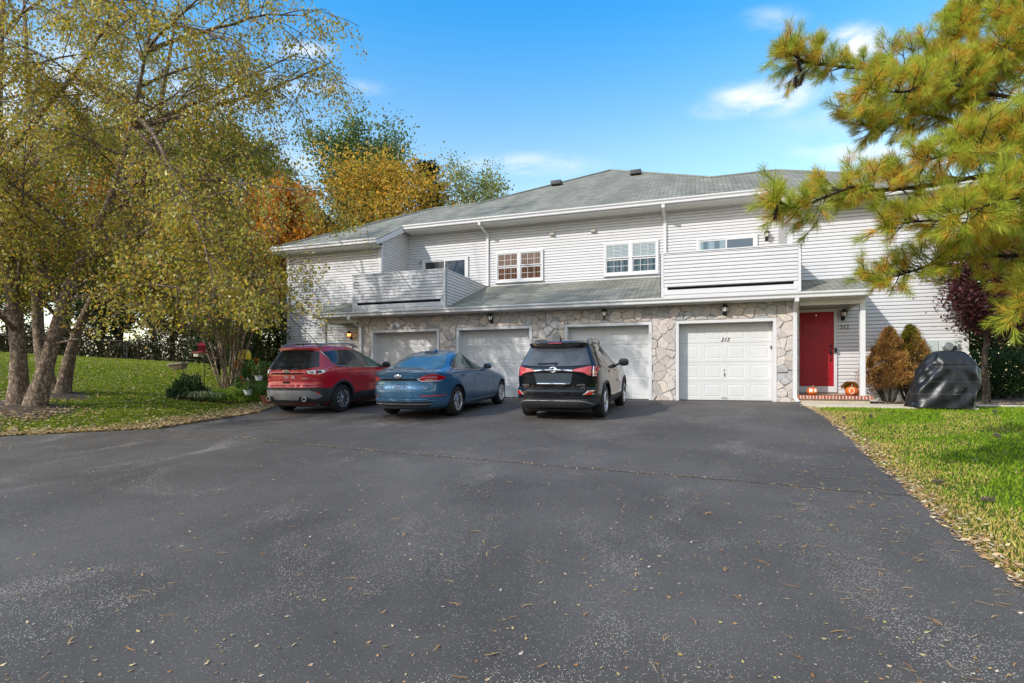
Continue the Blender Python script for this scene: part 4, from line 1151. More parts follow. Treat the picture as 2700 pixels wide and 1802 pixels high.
    k_ = MB(); k_.bbox(3.275, 3.290, y - .040, y - .03, 2.42, 2.46, .003); k_.build('peephole', M['chrome'], d)
    m = MB(); m.bbox(3.745, 3.80, y - .075, y - .05, 1.36, 1.50, .008); m.build('doorbell', M['black_metal'], H)
    wall_lamp(H, 3.96, y, 2.40)
    number(H, '212', 4.00, y - .006, 2.08, .155, M['black_metal'])
    # brick step
    m = MB(); m.box(2.64, 4.30, 16.24, YC - .03, -.28, .085); m.build('step_base', M['concrete'], H)
    m = MB(); cols = []; rr = random.Random(4)
    def brick(x0, x1, y0, y1, z0, z1):
        before = len(m.v); m.bbox(x0, x1, y0, y1, z0, z1, .004)
        c = np.array(rr.choice(((.36, .10, .055), (.42, .13, .075), (.30, .085, .06), (.40, .15, .09)))) * rr.uniform(.85, 1.15); cols.extend([c] * (len(m.v) - before))
    nb = 23; x0, x1 = 2.60, 4.36; wv = (x1 - x0) / nb
    for k in range(nb): brick(x0 + k * wv + .009, x0 + (k + 1) * wv - .009, 16.18, 16.38, .087, .185)
    yy = 16.385
    while yy < 17.4:
        xx = x0
        while xx < x1 - .05:
            brick(xx + .004, min(xx + .196, x1) - .004, yy, yy + .092, .09, .183); xx += .2
        yy += .1
    br = m.build('brick_step', M['brick'], H, cols=np.array(cols))
    m = MB(); m.box(2.605, 4.355, 16.183, 17.44, .088, .176); m.build('grout', basic('pale_grout', (.66, .61, .54), .9, noise=.1), br)
    # meter boxes on the right-hand wall
    m = MB(); m.bbox(5.62, 6.155, 17.30, 17.478, 1.05, 1.655, .012); m.bbox(6.165, 6.58, 17.27, 17.478, 1.05, 1.66, .012)
    mb_ = m.build('meter_box', M['meter'], H, 40)
    q = MB(); q.lathe([(.125, 0), (.128, .03), (.105, .05), (.10, .10), (.085, .125), (.01, .13)], 20, mat=Matrix.Translation((6.345, 17.268, 1.47)) @ Matrix.Rotation(R(90), 4, 'X')); q.build('meter_dial', M['galv'], mb_, 40)
    q = MB(); q.bbox(6.44, 6.53, 17.19, 17.27, 1.38, 1.50, .02); q.build('latch', M['black_metal'], mb_, 40)
    m = MB(); m.tube([(6.0, 17.42, 1.05), (6.0, 17.42, .1)], .03, 8); m.tube([(6.35, 17.42, 1.05), (6.35, 17.42, .1)], .03, 8); m.build('conduit', M['meter'], H)

    # ---- left-hand entrance, mostly behind the red car
    m = MB(); m.box(-12.05, -11.36, y - .03, y - .002, .15, 2.18); dl = m.build('front_door', basic('storm_door', (.20, .19, .17), .5, noise=.1), H); dl['label'] = 'shaded storm door beside the downspout'
    f = MB(); f.box(-12.15, -12.052, y - .05, y, .05, 2.27); f.box(-11.358, -11.27, y - .05, y, .05, 2.27); f.box(-12.052, -11.358, y - .048, y, 2.182, 2.27); f.build('door_frame', M['trim_warm'], dl)
    f = MB(); f.box(-11.85, -11.56, y - .034, y - .0305, .5, 2.0); f.build('pane', M['car_glass'], dl)
    wall_lamp(H, -12.42, y, 2.22, lit=True)
    number(H, '218', -12.42, y - .006, 1.89, .13, M['black_metal'], .3)
    m = MB(); m.box(-12.8, -11.27, 16.2, YC - .03, -.3, .05); m.build('porch_slab', M['concrete'], H)
    return H
HOUSE = build_house()
# ------------------------------------------------------------------ cars: x right, y forward, z up, origin under the rear axle
class Body:
    def __init__(self, keys, wb, rt):
        self.k = np.array(keys, float)          # z, half width, rear y, front y, rear exponent, front exponent
        self.wb = wb; self.rt = rt; self.cache = {}
        z = self.k[:, 0]; self.z0, self.z1 = z[0], z[-1]
        # monotone cubic slopes
        d = np.diff(self.k[:, 1:], axis=0) / np.diff(z)[:, None]
        s = np.zeros_like(self.k[:, 1:]); s[0] = d[0]; s[-1] = d[-1]
        for i in range(1, len(z) - 1):
            a, b = d[i - 1], d[i]
            s[i] = np.where(a * b > 0, 2 * a * b / np.where(a + b == 0, 1, a + b), 0)
        self.s = s
    def par(self, z):
        zz = self.k[:, 0]; z = min(max(z, zz[0]), zz[-1])
        i = min(int(np.searchsorted(zz, z, 'right')) - 1, len(zz) - 2); h = zz[i + 1] - zz[i]; t = (z - zz[i]) / h
        a, b = self.k[i, 1:], self.k[i + 1, 1:]; m0, m1 = self.s[i] * h, self.s[i + 1] * h
        return (2 * t**3 - 3 * t**2 + 1) * a + (t**3 - 2 * t**2 + t) * m0 + (-2 * t**3 + 3 * t**2) * b + (t**3 - t**2) * m1
    def ring(self, z, n=150):
        key = (round(z, 4), n)
        if key in self.cache: return self.cache[key]
        w, yr, yf, nr, nf = self.par(z); ym = (yr + yf) / 2
        ph = np.linspace(-math.pi / 2, math.pi / 2, n); c, s = np.abs(np.cos(ph)), np.sin(ph)
        e = np.where(s < 0, nr, nf); r = 1 / (c**e + np.abs(s)**e)**(1 / e)
        x = w * r * c; y = np.where(s < 0, ym + (ym - yr) * r * s, ym + (yf - ym) * r * s)
        x[0] = x[-1] = 0
        # wheel arches stand a little proud, sides are slightly pinched between them
        for yc in (0, self.wb):
            q = np.hypot(y - yc, z - self.rt); x = x * (1 + .016 * np.exp(-((q - .40) / .10)**2) * (x > .6))
        x = x * (1 - .012 * np.exp(-((y - self.wb * .5) / .8)**2) * np.exp(-((z - .62) / .16)**2))
        P = np.stack([x, y], -1); L = np.concatenate([[0], np.cumsum(np.hypot(*np.diff(P, axis=0).T))])
        self.cache[key] = (P, L); return self.cache[key]
    def P(self, u, z):
        P, L = self.ring(z); a = abs(u)
        return Vector((math.copysign(np.interp(a, L, P[:, 0]), u), float(np.interp(a, L, P[:, 1])), z))
    def ux(self, x, z):                          # rear face: arc length at which the ring reaches |x|
        P, L = self.ring(z); i = int(np.argmax(P[:, 0])); k = min(abs(x), P[i, 0] - 1e-4)
        return math.copysign(float(np.interp(k, P[:i + 1, 0], L[:i + 1])), x)
    def uy(self, y, z):                          # flank: arc length at which the ring reaches y
        P, L = self.ring(z); return float(np.interp(y, P[:, 1], L))
    def nrm(self, u, z):
        e = .006; a = self.P(u + e, z) - self.P(u - e, z); b = self.P(u, min(z + e, self.z1)) - self.P(u, max(z - e, self.z0))
        n = a.cross(b); return n.normalized() if n.length > 1e-9 else Vector((0, 0, 1))
    def uz(self, p, mirror=False):
        """('r', x, z) on the tail or ('s', y, z) on the right flank -> (arc length, z)"""
        k, a, z = p
        u = self.ux(a, z) if k == 'r' else self.uy(a, z)
        return (-u if mirror else u, z)
    def patch(self, poly, off, name, mat, parent, mirror=False, step=.045, smooth=40):
        pts = [self.uz(p, mirror) for p in poly]
        b = []
        for i in range(len(pts)):
            a, c = Vector(pts[i]), Vector(pts[(i + 1) % len(pts)]); n = max(1, int((c - a).length / step))
            b += [a + (c - a) * k / n for k in range(n)]
        nb = len(b); vs = list(b)
        us = [p.x for p in b]; zs = [p.y for p in b]
        x = min(us) + step
        def inside(px, pz):
            r = False; j = nb - 1
            for i in range(nb):
                if (b[i].y > pz) != (b[j].y > pz) and px < (b[j].x - b[i].x) * (pz - b[i].y) / (b[j].y - b[i].y) + b[i].x: r = not r
                j = i
            return r
        while x < max(us):
            z = min(zs) + step
            while z < max(zs):
                if inside(x, z) and min((Vector((x, z)) - p).length for p in b) > step * .4: vs.append(Vector((x, z)))
                z += step
            x += step
        res = delaunay_2d_cdt(vs, [(i, (i + 1) % nb) for i in range(nb)], [], 1, 1e-5)
        V = []; N = []
        for p in res[0]:
            q = self.P(p.x, p.y); n = self.nrm(p.x, p.y); V.append(q + n * off); N.append(n)
        m = MB(); fs = []
        for f in res[2]:
            g = (V[f[1]] - V[f[0]]).cross(V[f[2]] - V[f[0]])
            fs.append(tuple(f) if g.dot(N[f[0]]) > 0 else tuple(f)[::-1])
        m.add(V, fs)
        return m.build(name, mat, parent, smooth)
    def strip(self, line, w, off, m, mirror=False, step=.03):
        """a thin ribbon along a line on the surface"""
        pts = [Vector(self.uz(p, mirror)) for p in line]; q = []
        for a, c in zip(pts, pts[1:]):
            n = max(1, int((c - a).length / step)); q += [a + (c - a) * k / n for k in range(n)]
        q.append(pts[-1]); o = len(m.v)
        for i, p in enumerate(q):
            t = (q[min(i + 1, len(q) - 1)] - q[max(i - 1, 0)]).normalized(); s = Vector((-t.y, t.x)) * w * .5
            for k in (-1, 1):
                r = p + s * k; m.v.append(tuple(self.P(r.x, r.y) + self.nrm(r.x, r.y) * off))
        for i in range(len(q) - 1):
            a = o + 2 * i; m.f.append((a, a + 2, a + 3, a + 1)); m.m.append(0)
    def rod(self, line, rad, off, m, mirror=False, step=.05, n=6):
        pts = [Vector(self.uz(p, mirror)) for p in line]; q = []
        for a, c in zip(pts, pts[1:]):
            k_ = max(1, int((c - a).length / step)); q += [a + (c - a) * k / k_ for k in range(k_)]
        q.append(pts[-1]); m.tube([self.P(p.x, p.y) + self.nrm(p.x, p.y) * off for p in q], rad, n)
    def shell(self, name, paint, parent, arch, nz=70):
        zs = []
        for a, b in zip(self.k[:-1, 0], self.k[1:, 0]): zs += list(np.linspace(a, b, max(2, int((b - a) / .018) + 1))[:-1])
        zs.append(self.k[-1, 0]); m = MB(); n = 96
        for z in zs:
            P, L = self.ring(z, n)
            full = [(p[0], p[1]) for p in P] + [(-p[0], p[1]) for p in P[::-1][1:-1]]
            m.v.extend([(x, y, z) for x, y in full])
        N_ = 2 * n - 2
        for i in range(len(zs) - 1):
            for k in range(N_):
                m.f.append((i * N_ + k, i * N_ + (k + 1) % N_, (i + 1) * N_ + (k + 1) % N_, (i + 1) * N_ + k)); m.m.append(0)
        m.f.append(tuple(range(N_))[::-1]); m.m.append(0)
        m.f.append(tuple((len(zs) - 1) * N_ + k for k in range(N_))); m.m.append(0)
        o = m.build(name, [paint, M['rim_dark']], parent)
        cut = MB()
        for yc in (0, self.wb):
            for s in (-1, 1):
                mt = Matrix.Translation((s * .84, yc, self.rt + .01)) @ Matrix.Rotation(R(90), 4, 'Y')
                cut.lathe([(arch, -.30), (arch, .30)], 40, mat=mt)
        c = cut.build('wheel_well', M['rim_dark'], parent)
        md = o.modifiers.new('wells', 'BOOLEAN'); md.operation = 'DIFFERENCE'; md.object = c; md.solver = 'EXACT'; md.use_self = False
        try: md.material_mode = 'TRANSFER'
        except Exception: pass
        bpy.context.view_layer.update()
        me = bpy.data.meshes.new_from_object(o.evaluated_get(bpy.context.evaluated_depsgraph_get()))
        o.modifiers.clear(); old = o.data; o.data = me; bpy.data.meshes.remove(old); bpy.data.objects.remove(c)
        for p in me.polygons:
            c = p.center
            p.material_index = int(any(math.hypot(c.y - yc, c.z - self.rt - .01) < arch * 1.0003 for yc in (0, self.wb)) or c.z < self.z0 + .002)
        me.polygons.foreach_set('use_smooth', [True] * len(me.polygons)); me.set_sharp_from_angle(angle=R(38))
        return o

def wheel(parent, x, y, rt, rr, side, spokes, style):
    """tyre with a spoked alloy rim; side +1 is the right flank"""
    T = Matrix.Translation((x, y, rt)) @ Matrix.Rotation(R(90) * side, 4, 'Y')      # local +z points outwards
    w = .115
    m = MB()
    m.lathe([(rr - .01, -w), (rr + .02, -w - .004), (rt - .05, -w), (rt - .018, -w + .016), (rt - .003, -w + .045), (rt, 0), (rt - .003, w - .045), (rt - .018, w - .016), (rt - .05, w), (rr + .02, w + .004), (rr - .005, w - .004)], 40, mat=T, closed=True)
    for g in (-.05, 0, .05):
        m.lathe([(rt + .0015, g - .004), (rt + .0015, g + .004)], 40, mat=T)
    t = m.build('wheel', M['tyre'], parent, 35)
    r = MB(); r.lathe([(rr, w - .012), (rr - .006, w), (rr - .022, w - .002), (rr - .03, w - .03), (rr - .035, -w + .02), (rr - .005, -w + .01)], 40, mat=T, closed=True)
    d = w - .045
    r.lathe([(.001, d + .03), (.028, d + .03), (.033, d + .024), (.07, d + .012), (.075, d - .02), (.001, d - .02)], 24, mat=T)
    for k in range(spokes):
        a0 = 2 * math.pi * k / spokes + .15
        for da in (style if hasattr(style, '__len__') else (0,)):
            a1 = a0 + da; p = []
            for rad, wd, dz in ((.05, .020, d + .018), (rr * .55, .015, d + .022), (rr - .012, .017, w - .006)):
                aa = a0 + (a1 - a0) * (rad / rr)
                cx, cy = math.cos(aa), math.sin(aa); tx, ty = -cy, cx
                p.append([(cx * rad - tx * wd, cy * rad - ty * wd, dz - .02), (cx * rad - tx * wd * .7, cy * rad - ty * wd * .7, dz), (cx * rad + tx * wd * .7, cy * rad + ty * wd * .7, dz), (cx * rad + tx * wd, cy * rad + ty * wd, dz - .02)])
            o = len(r.v)
            for q in p: r.v.extend([tuple(T @ Vector(v)) for v in q])
            for i in range(2):
                for j in range(3):
                    r.f.append((o + i * 4 + j, o + i * 4 + j + 1, o + i * 4 + 5 + j, o + i * 4 + 4 + j)); r.m.append(0)
    r.build('rim', M['rim'], t, 30)
    b = MB(); b.lathe([(.001, d - .06), (rr - .03, d - .06), (rr - .03, d - .07), (.001, d - .07)], 30, mat=T); b.build('brake_disc', M['rim_dark'], t)
    return t

def mirror(B, y, z, side, paint, parent, sc=1.):
    p = B.P(B.uy(y, z), z); x = p.x
    m = MB(); T = Matrix.Diagonal((side, 1, 1, 1))
    m.bm(ball_bm((x + .14 * sc, y + .01, z + .055), (.115 * sc, .075, .082 * sc)), mat=T)
    m.add([T @ Vector(v) for v in ((x - .02, y - .03, z - .03), (x + .06, y - .02, z + .0), (x + .06, y + .05, z + .0), (x - .02, y + .06, z - .03), (x - .02, y - .03, z + .02), (x + .08, y - .02, z + .04), (x + .08, y + .05, z + .04), (x - .02, y + .06, z + .02))], ((0, 3, 2, 1), (4, 5, 6, 7), (0, 1, 5, 4), (1, 2, 6, 5), (2, 3, 7, 6), (3, 0, 4, 7)))
    o = m.build('wing_mirror', paint, parent, 40)
    g = MB(); g.bm(ball_bm((x + .14 * sc, y - .055, z + .055), (.098 * sc, .012, .066 * sc)), mat=T); g.build('mirror_glass', M['car_glass'], o, 60)
    return o

def ball_bm(c, r):
    bm = bmesh.new(); bmesh.ops.create_uvsphere(bm, u_segments=20, v_segments=12, radius=1)
    for v in bm.verts:
        s = Vector((abs(v.co.x)**.75 * math.copysign(1, v.co.x), v.co.y, abs(v.co.z)**.75 * math.copysign(1, v.co.z)))
        v.co = Vector((c[0] + s.x * r[0], c[1] + s.y * r[1], c[2] + s.z * r[2]))
    return bm

def door_handle(B, y, z, parent, mat, mirror_=False):
    m = MB(); B.rod([('s', y - .09, z), ('s', y - .07, z + .004), ('s', y + .07, z + .004), ('s', y + .09, z)], .014, .022, m, mirror_)
    return m.build('door_handle', mat, parent, 50)

def badge(B, body, x, z, size, parent, name='badge', shear=.15):
    y = B.P(B.ux(x, z), z).y
    m = MB(); text_mesh(m, body, size, Matrix.Translation((x, y - .012, z)) @ UPR, .004, shear)
    return m.build(name, M['chrome'], parent)

def oval(B, z, rx, rz, parent, toyo=False):
    y = B.P(0, z).y - .012
    m = MB(); T = Matrix.Translation((0, y, z)) @ Matrix.Rotation(R(90), 4, 'X') @ Matrix.Diagonal((rx, rz, 1, 1))
    m.lathe([(.80, .0), (.86, .012), (1., .010), (1.02, 0)], 28, mat=T)
    if toyo:
        for (cx, cz, ax, az) in ((0, .0, .30, .82), (0, .36, .70, .34)):
            q = [(T @ Vector((cx + ax * math.cos(t), cz + az * math.sin(t), .012))) for t in np.linspace(0, 2 * math.pi, 21)]
            m.tube(q, .0065, 5, cap=False)
        b = m.build('emblem', M['chrome'], parent, 40)
    else:
        b = m.build('emblem', M['chrome'], parent, 40)
        t = MB(); t.lathe([(.001, .006), (.81, .006), (.82, 0)], 28, mat=T); t.build('emblem_field', M['silver'], b)
    return b

def common(B, root, paint, arch, rt, rr, spokes, style, tw=.79):
    body = B.shell('body', paint, root, arch)
    for yc in (0, B.wb):
        for s in (1, -1): wheel(root, s * tw, yc, rt, rr, s, spokes, style)
    u = MB(); u.bbox(-.70, .70, -.62, B.wb + .62, .17, .32, .04); u.bbox(-.62, .62, -.10, .10, .22, .40, .03)
    u.tube([(.42, -.7, .27), (.42, .9, .25)], .035, 8); u.bbox(-.35, .30, -.66, -.30, .20, .34, .05)
    u.build('underbody', M['rim_dark'], root)
    return body

def arch_trim(B, yc, r0, r1, off, parent, mat, mirror_, a0=-5, a1=185, name='arch_trim'):
    m = MB(); n = 30; o = 0; rt = B.rt + .01
    for i in range(n + 1):
        a = R(a0 + (a1 - a0) * i / n)
        for r, f in ((r0, off), (r0 + .004, off + .016), (r1 - .004, off + .016), (r1, off)):
            y, z = yc + r * math.cos(a), rt + r * math.sin(a)
            u = B.uy(y, z); u = -u if mirror_ else u
            m.v.append(tuple(B.P(u, z) + B.nrm(u, z) * f))
    for i in range(n):
        for k in range(3):
            a = 4 * i + k; m.f.append((a, a + 4, a + 5, a + 1)); m.m.append(0)
    return m.build(name, mat, parent, 40)

def flip(poly): return [(k, (-a if k == 'r' else a), z) for k, a, z in poly]

# --- the dark red crossover
def red_suv():
    root = empty('sport_utility_vehicle', (-9.12, 11.25, -.185), 0); root.rotation_euler = (R(2.4), 0, R(-.5))
    tag(root, 'dark red sport utility vehicle with silver roof rails parked beside the garden bed', 'car', 'cars parked before the garages')
    P = paint_mat('red_paint', (.50, .006, .016), .15, .30)
    B = Body([(.22, .80, -.68, 3.25, 4.6, 5), (.31, .865, -.86, 3.45, 4.6, 5), (.42, .900, -.925, 3.55, 4.6, 5), (.55, .912, -.945, 3.59, 4.6, 5), (.66, .915, -.940, 3.58, 4.6, 5), (.70, .917, -.922, 3.57, 4.6, 5),
              (.80, .922, -.905, 3.53, 4.6, 5), (.90, .925, -.905, 3.42, 4.6, 4.5), (.99, .920, -.900, 3.25, 4.6, 4), (1.07, .900, -.878, 2.85, 4.6, 3.6), (1.13, .872, -.838, 2.32, 4.6, 3.4), (1.25, .815, -.765, 1.98, 4.6, 3.2),
              (1.40, .740, -.660, 1.62, 4.6, 3), (1.52, .680, -.585, 1.30, 4.6, 3), (1.575, .655, -.575, 1.14, 4.6, 3), (1.62, .61, -.53, .98, 4.6, 3), (1.65, .50, -.40, .80, 4.0, 3), (1.668, .30, -.18, .55, 3.0, 3)], 2.69, .347)
    body = common(B, root, P, .385, .347, .232, 10, (-.055, .055))
    # rear glass, spoiler, wiper
    B.patch([('r', -.735, 1.135), ('r', -.60, 1.49), ('r', -.30, 1.53), ('r', .30, 1.53), ('r', .60, 1.49), ('r', .735, 1.135), ('r', .52, 1.085), ('r', .25, 1.065), ('r', -.25, 1.065), ('r', -.52, 1.085)], .005, 'rear_window', M['car_glass'], root)
    s = MB()
    P0 = [B.P(B.ux(x, 1.575), 1.575) for x in np.linspace(-.60, .60, 13)]
    for k, p in enumerate(P0):
        e = 1 - abs(k - 6) / 6 * .25
        s.v += [tuple(p + Vector((0, .10, .035))), tuple(p + Vector((0, -.10 * e, .010))), tuple(p + Vector((0, -.10 * e, -.022))), tuple(p + Vector((0, .05, -.05)))]
    for k in range(12):
        for j in range(4): s.f.append((4 * k + j, 4 * k + (j + 1) % 4, 4 * k + 4 + (j + 1) % 4, 4 * k + 4 + j)); s.m.append(0)
    s.f += [(0, 1, 2, 3), (48, 49, 50, 51)]; s.m += [0, 0]
    s.build('spoiler', P, root, 50)
    w = MB(); B.rod([('r', .02, 1.10), ('r', .10, 1.125), ('r', .34, 1.14)], .012, .02, w); B.rod([('r', -.30, 1.125), ('r', .0, 1.13), ('r', .30, 1.15)], .007, .02, w); w.build('rear_wiper', M['black_metal'], root)
    for mir in (False, True):
        B.patch([('s', -.43, 1.48), ('s', -.28, 1.25), ('s', -.12, 1.155), ('s', .3, 1.12), ('s', 1.05, 1.09), ('s', 1.95, 1.075), ('s', 1.83, 1.18), ('s', 1.45, 1.44), ('s', 1.2, 1.52), ('s', .6, 1.545), ('s', 0, 1.53)], .003, 'pillar_trim', M['gloss_black'], root, mir)
        B.patch([('s', -.39, 1.475), ('s', -.25, 1.25), ('s', -.10, 1.175), ('s', .27, 1.145), ('s', .28, 1.52), ('s', 0, 1.51)], .007, 'side_window', M['car_glass'], root, mir)
        B.patch([('s', .34, 1.14), ('s', .98, 1.115), ('s', .99, 1.525), ('s', .35, 1.525)], .007, 'side_window', M['car_glass'], root, mir)
        B.patch([('s', 1.08, 1.11), ('s', 1.82, 1.09), ('s', 1.74, 1.19), ('s', 1.42, 1.42), ('s', 1.2, 1.50), ('s', 1.09, 1.51)], .007, 'side_window', M['car_glass_see'], root, mir)
        c = MB(); B.rod([('s', -.44, 1.49), ('s', -.29, 1.245), ('s', -.13, 1.145), ('s', .3, 1.108), ('s', 1.05, 1.078), ('s', 1.94, 1.062)], .008, .008, c, mir); c.build('chrome_strip', M['chrome'], root)
        out = [('r', .50, 1.055), ('r', .72, 1.07), ('s', -.72, 1.085), ('s', -.45, 1.11), ('s', -.22, 1.125), ('s', -.30, 1.08), ('s', -.48, .99), ('s', -.66, .885), ('r', .74, .875), ('r', .66, .88), ('r', .58, .96)]
        tl = B.patch(out, .008, 'tail_light', M['lens_red'], root, mir)
        B.patch([('r', .53, 1.045), ('r', .70, 1.052), ('r', .70, .965), ('r', .60, .965)], .013, 'clear_lens', M['lens_clear'], tl, mir)
        B.patch([('r', .73, 1.053), ('s', -.74, 1.06), ('s', -.58, 1.05), ('s', -.55, 1.0), ('s', -.68, .965), ('r', .74, .965)], .013, 'clear_lens', M['lens_clear'], tl, mir)
        B.patch([('r', .60, 1.02), ('r', .68, 1.02), ('r', .68, .985), ('r', .62, .985)], .016, 'lamp_cell', M['gloss_black'], tl, mir)
        B.patch([('s', -.72, 1.035), ('s', -.62, 1.035), ('s', -.62, .985), ('s', -.72, .985)], .016, 'lamp_cell', M['gloss_black'], tl, mir)
        arch_trim(B, 0, .385, .445, .002, root, M['cladding'], mir); arch_trim(B, 2.69, .385, .445, .002, root, M['cladding'], mir)
        B.patch([('s', .42, .245), ('s', 2.27, .245), ('s', 2.27, .44), ('s', 2.0, .475), ('s', .7, .475), ('s', .42, .44)], .006, 'sill_cladding', M['cladding'], root, mir)
        B.patch([('r', .60, .545), ('r', .82, .545), ('s', -.80, .545), ('s', -.66, .53), ('s', -.70, .485), ('r', .70, .48)], .014, 'reflector', M['lens_red'], root, mir)
        mirror(B, 1.78, 1.08, -1 if mir else 1, M['gloss_black'], root)
        for y in (.82, 1.62): door_handle(B, y - .1, .945, root, P, mir)
        m = MB()
        for ln in ([('s', .30, 1.11), ('s', .32, .80), ('s', .44, .60), ('s', .45, .48)], [('s', 1.04, 1.08), ('s', 1.05, .48)], [('s', 2.0, 1.06), ('s', 2.12, .80), ('s', 2.15, .48)], [('s', -.20, 1.12), ('s', .28, 1.10)]): B.strip(ln, .008, .003, m, mir)
        m.build('door_seam', M['seam'], root)
        r = MB()
        zz = 1.60; xx = .56 * (-1 if mir else 1)
        r.tube([(xx, -.42, 1.62), (xx, -.30, 1.665), (xx, -.10, 1.685), (xx, .75, 1.69), (xx, 1.0, 1.665), (xx, 1.12, 1.60)], [.012, .02, .02, .02, .018, .012], 8)
        for yy in (-.36, .95): r.box(xx - .02, xx + .02, yy - .06, yy + .06, 1.58, 1.67)
        r.build('roof_rail', M['silver'], root, 40)
    cb = MB(); cb.tube([(-.56, .05, 1.688), (0, .05, 1.70), (.56, .05, 1.688)], .012, 8); cb.tube([(-.56, .7, 1.69), (0, .7, 1.70), (.56, .7, 1.69)], .012, 8); cb.build('cross_bar', M['black_metal'], root)
    a = MB(); a.tube([(.05, -.38, 1.62), (.05, -.36, 1.67)], [.025, .012], 8); a.tube([(.05, -.36, 1.66), (.02, -.46, 1.96)], .004, 5); a.build('antenna', M['black_metal'], root)
    # bumper: cladding, skid plate, exhausts, hatch details
    B.patch([('r', -.80, .285), ('s', -.50, .33)] and [('r', -.62, .27), ('r', .62, .27), ('s', -.60, .262), ('s', -.40, .262), ('s', -.41, .36), ('s', -.385, .50), ('s', -.32, .62), ('s', -.7, .635), ('r', .80, .645), ('r', .4, .655), ('r', -.4, .655), ('r', -.80, .645)], .006, 'bumper_cladding', M['cladding'], root)
    B.patch([('s', -.41, .36), ('s', -.40, .262), ('s', -.60, .262), ('r', .60, .27), ('r', .60, .64), ('r', .80, .645), ('s', -.7, .635), ('s', -.32, .62), ('s', -.385, .50)], .0055, 'bumper_corner', M['cladding'], root, True)
    sk = B.patch([('r', -.78, .46), ('r', -.62, .585), ('r', .62, .585), ('r', .78, .46), ('r', .74, .40), ('r', .66, .375), ('r', .50, .455), ('r', .38, .44), ('r', .33, .36), ('r', -.33, .36), ('r', -.38, .44), ('r', -.50, .455), ('r', -.66, .375), ('r', -.74, .40)], .016, 'skid_plate', M['silver'], root)
    for s_ in (-1, 1):
        e = MB(); mt = Matrix.Translation((s_ * .52, -.93, .385)) @ Matrix.Rotation(R(90), 4, 'X')
        e.lathe([(.045, -.10), (.055, .0), (.055, .02), (.045, .02), (.042, -.1)], 16, mat=mt, closed=True); e.build('exhaust', M['chrome'], root, 40)
        e = MB(); e.lathe([(.001, 0), (.044, 0), (.044, -.01), (.001, -.01)], 16, mat=mt); e.build('exhaust_bore', M['seam'], root)
    m = MB()
    B.strip([('r', -.80, .70), ('r', -.76, .92), ('r', -.70, 1.08)], .009, .004, m); B.strip([('r', .80, .70), ('r', .76, .92), ('r', .70, 1.08)], .009, .004, m); B.strip([('r', -.80, .70), ('r', .80, .70)], .010, .004, m)
    m.build('hatch_seam', M['seam'], root)
    B.patch([('r', -.50, .975), ('r', -.40, .995), ('r', .40, .995), ('r', .50, .975), ('r', .44, .955), ('r', -.44, .955)], .004, 'hatch_shadow', M['seam'], root)  # flush near-black patch painting the shadow under the emblem
    B.patch([('r', -.11, .795), ('r', .11, .795), ('r', .09, .755), ('r', -.09, .755)], .006, 'hatch_handle', M['seam'], root)
    c = MB(); B.rod([('r', -.10, .75), ('r', .10, .75)], .008, .012, c); B.rod([('r', -.86, .90), ('r', -.70, .90)], .008, .008, c); c.build('chrome_trim', M['chrome'], root)
    c = MB(); B.rod([('r', -.74, .825), ('r', 0, .835), ('r', .74, .825)], .010, .004, c); c.build('crease', P, root, 60)
    oval(B, 1.035, .085, .036, root)
    badge(B, 'TITANIUM', .50, .862, .045, root)
    y = B.P(0, .87).y
    m = MB(); m.lathe([(.001, .004), (.055, .004), (.058, 0)], 18, mat=Matrix.Translation((.0, y - .008, .895)) @ Matrix.Rotation(R(90), 4, 'X') @ Matrix.Diagonal((1.25, .8, 1, 1)))
    m.box(.14, .25, y - .010, y - .007, .865, .935); m.build('sticker', M['sticker'], root)
    return root

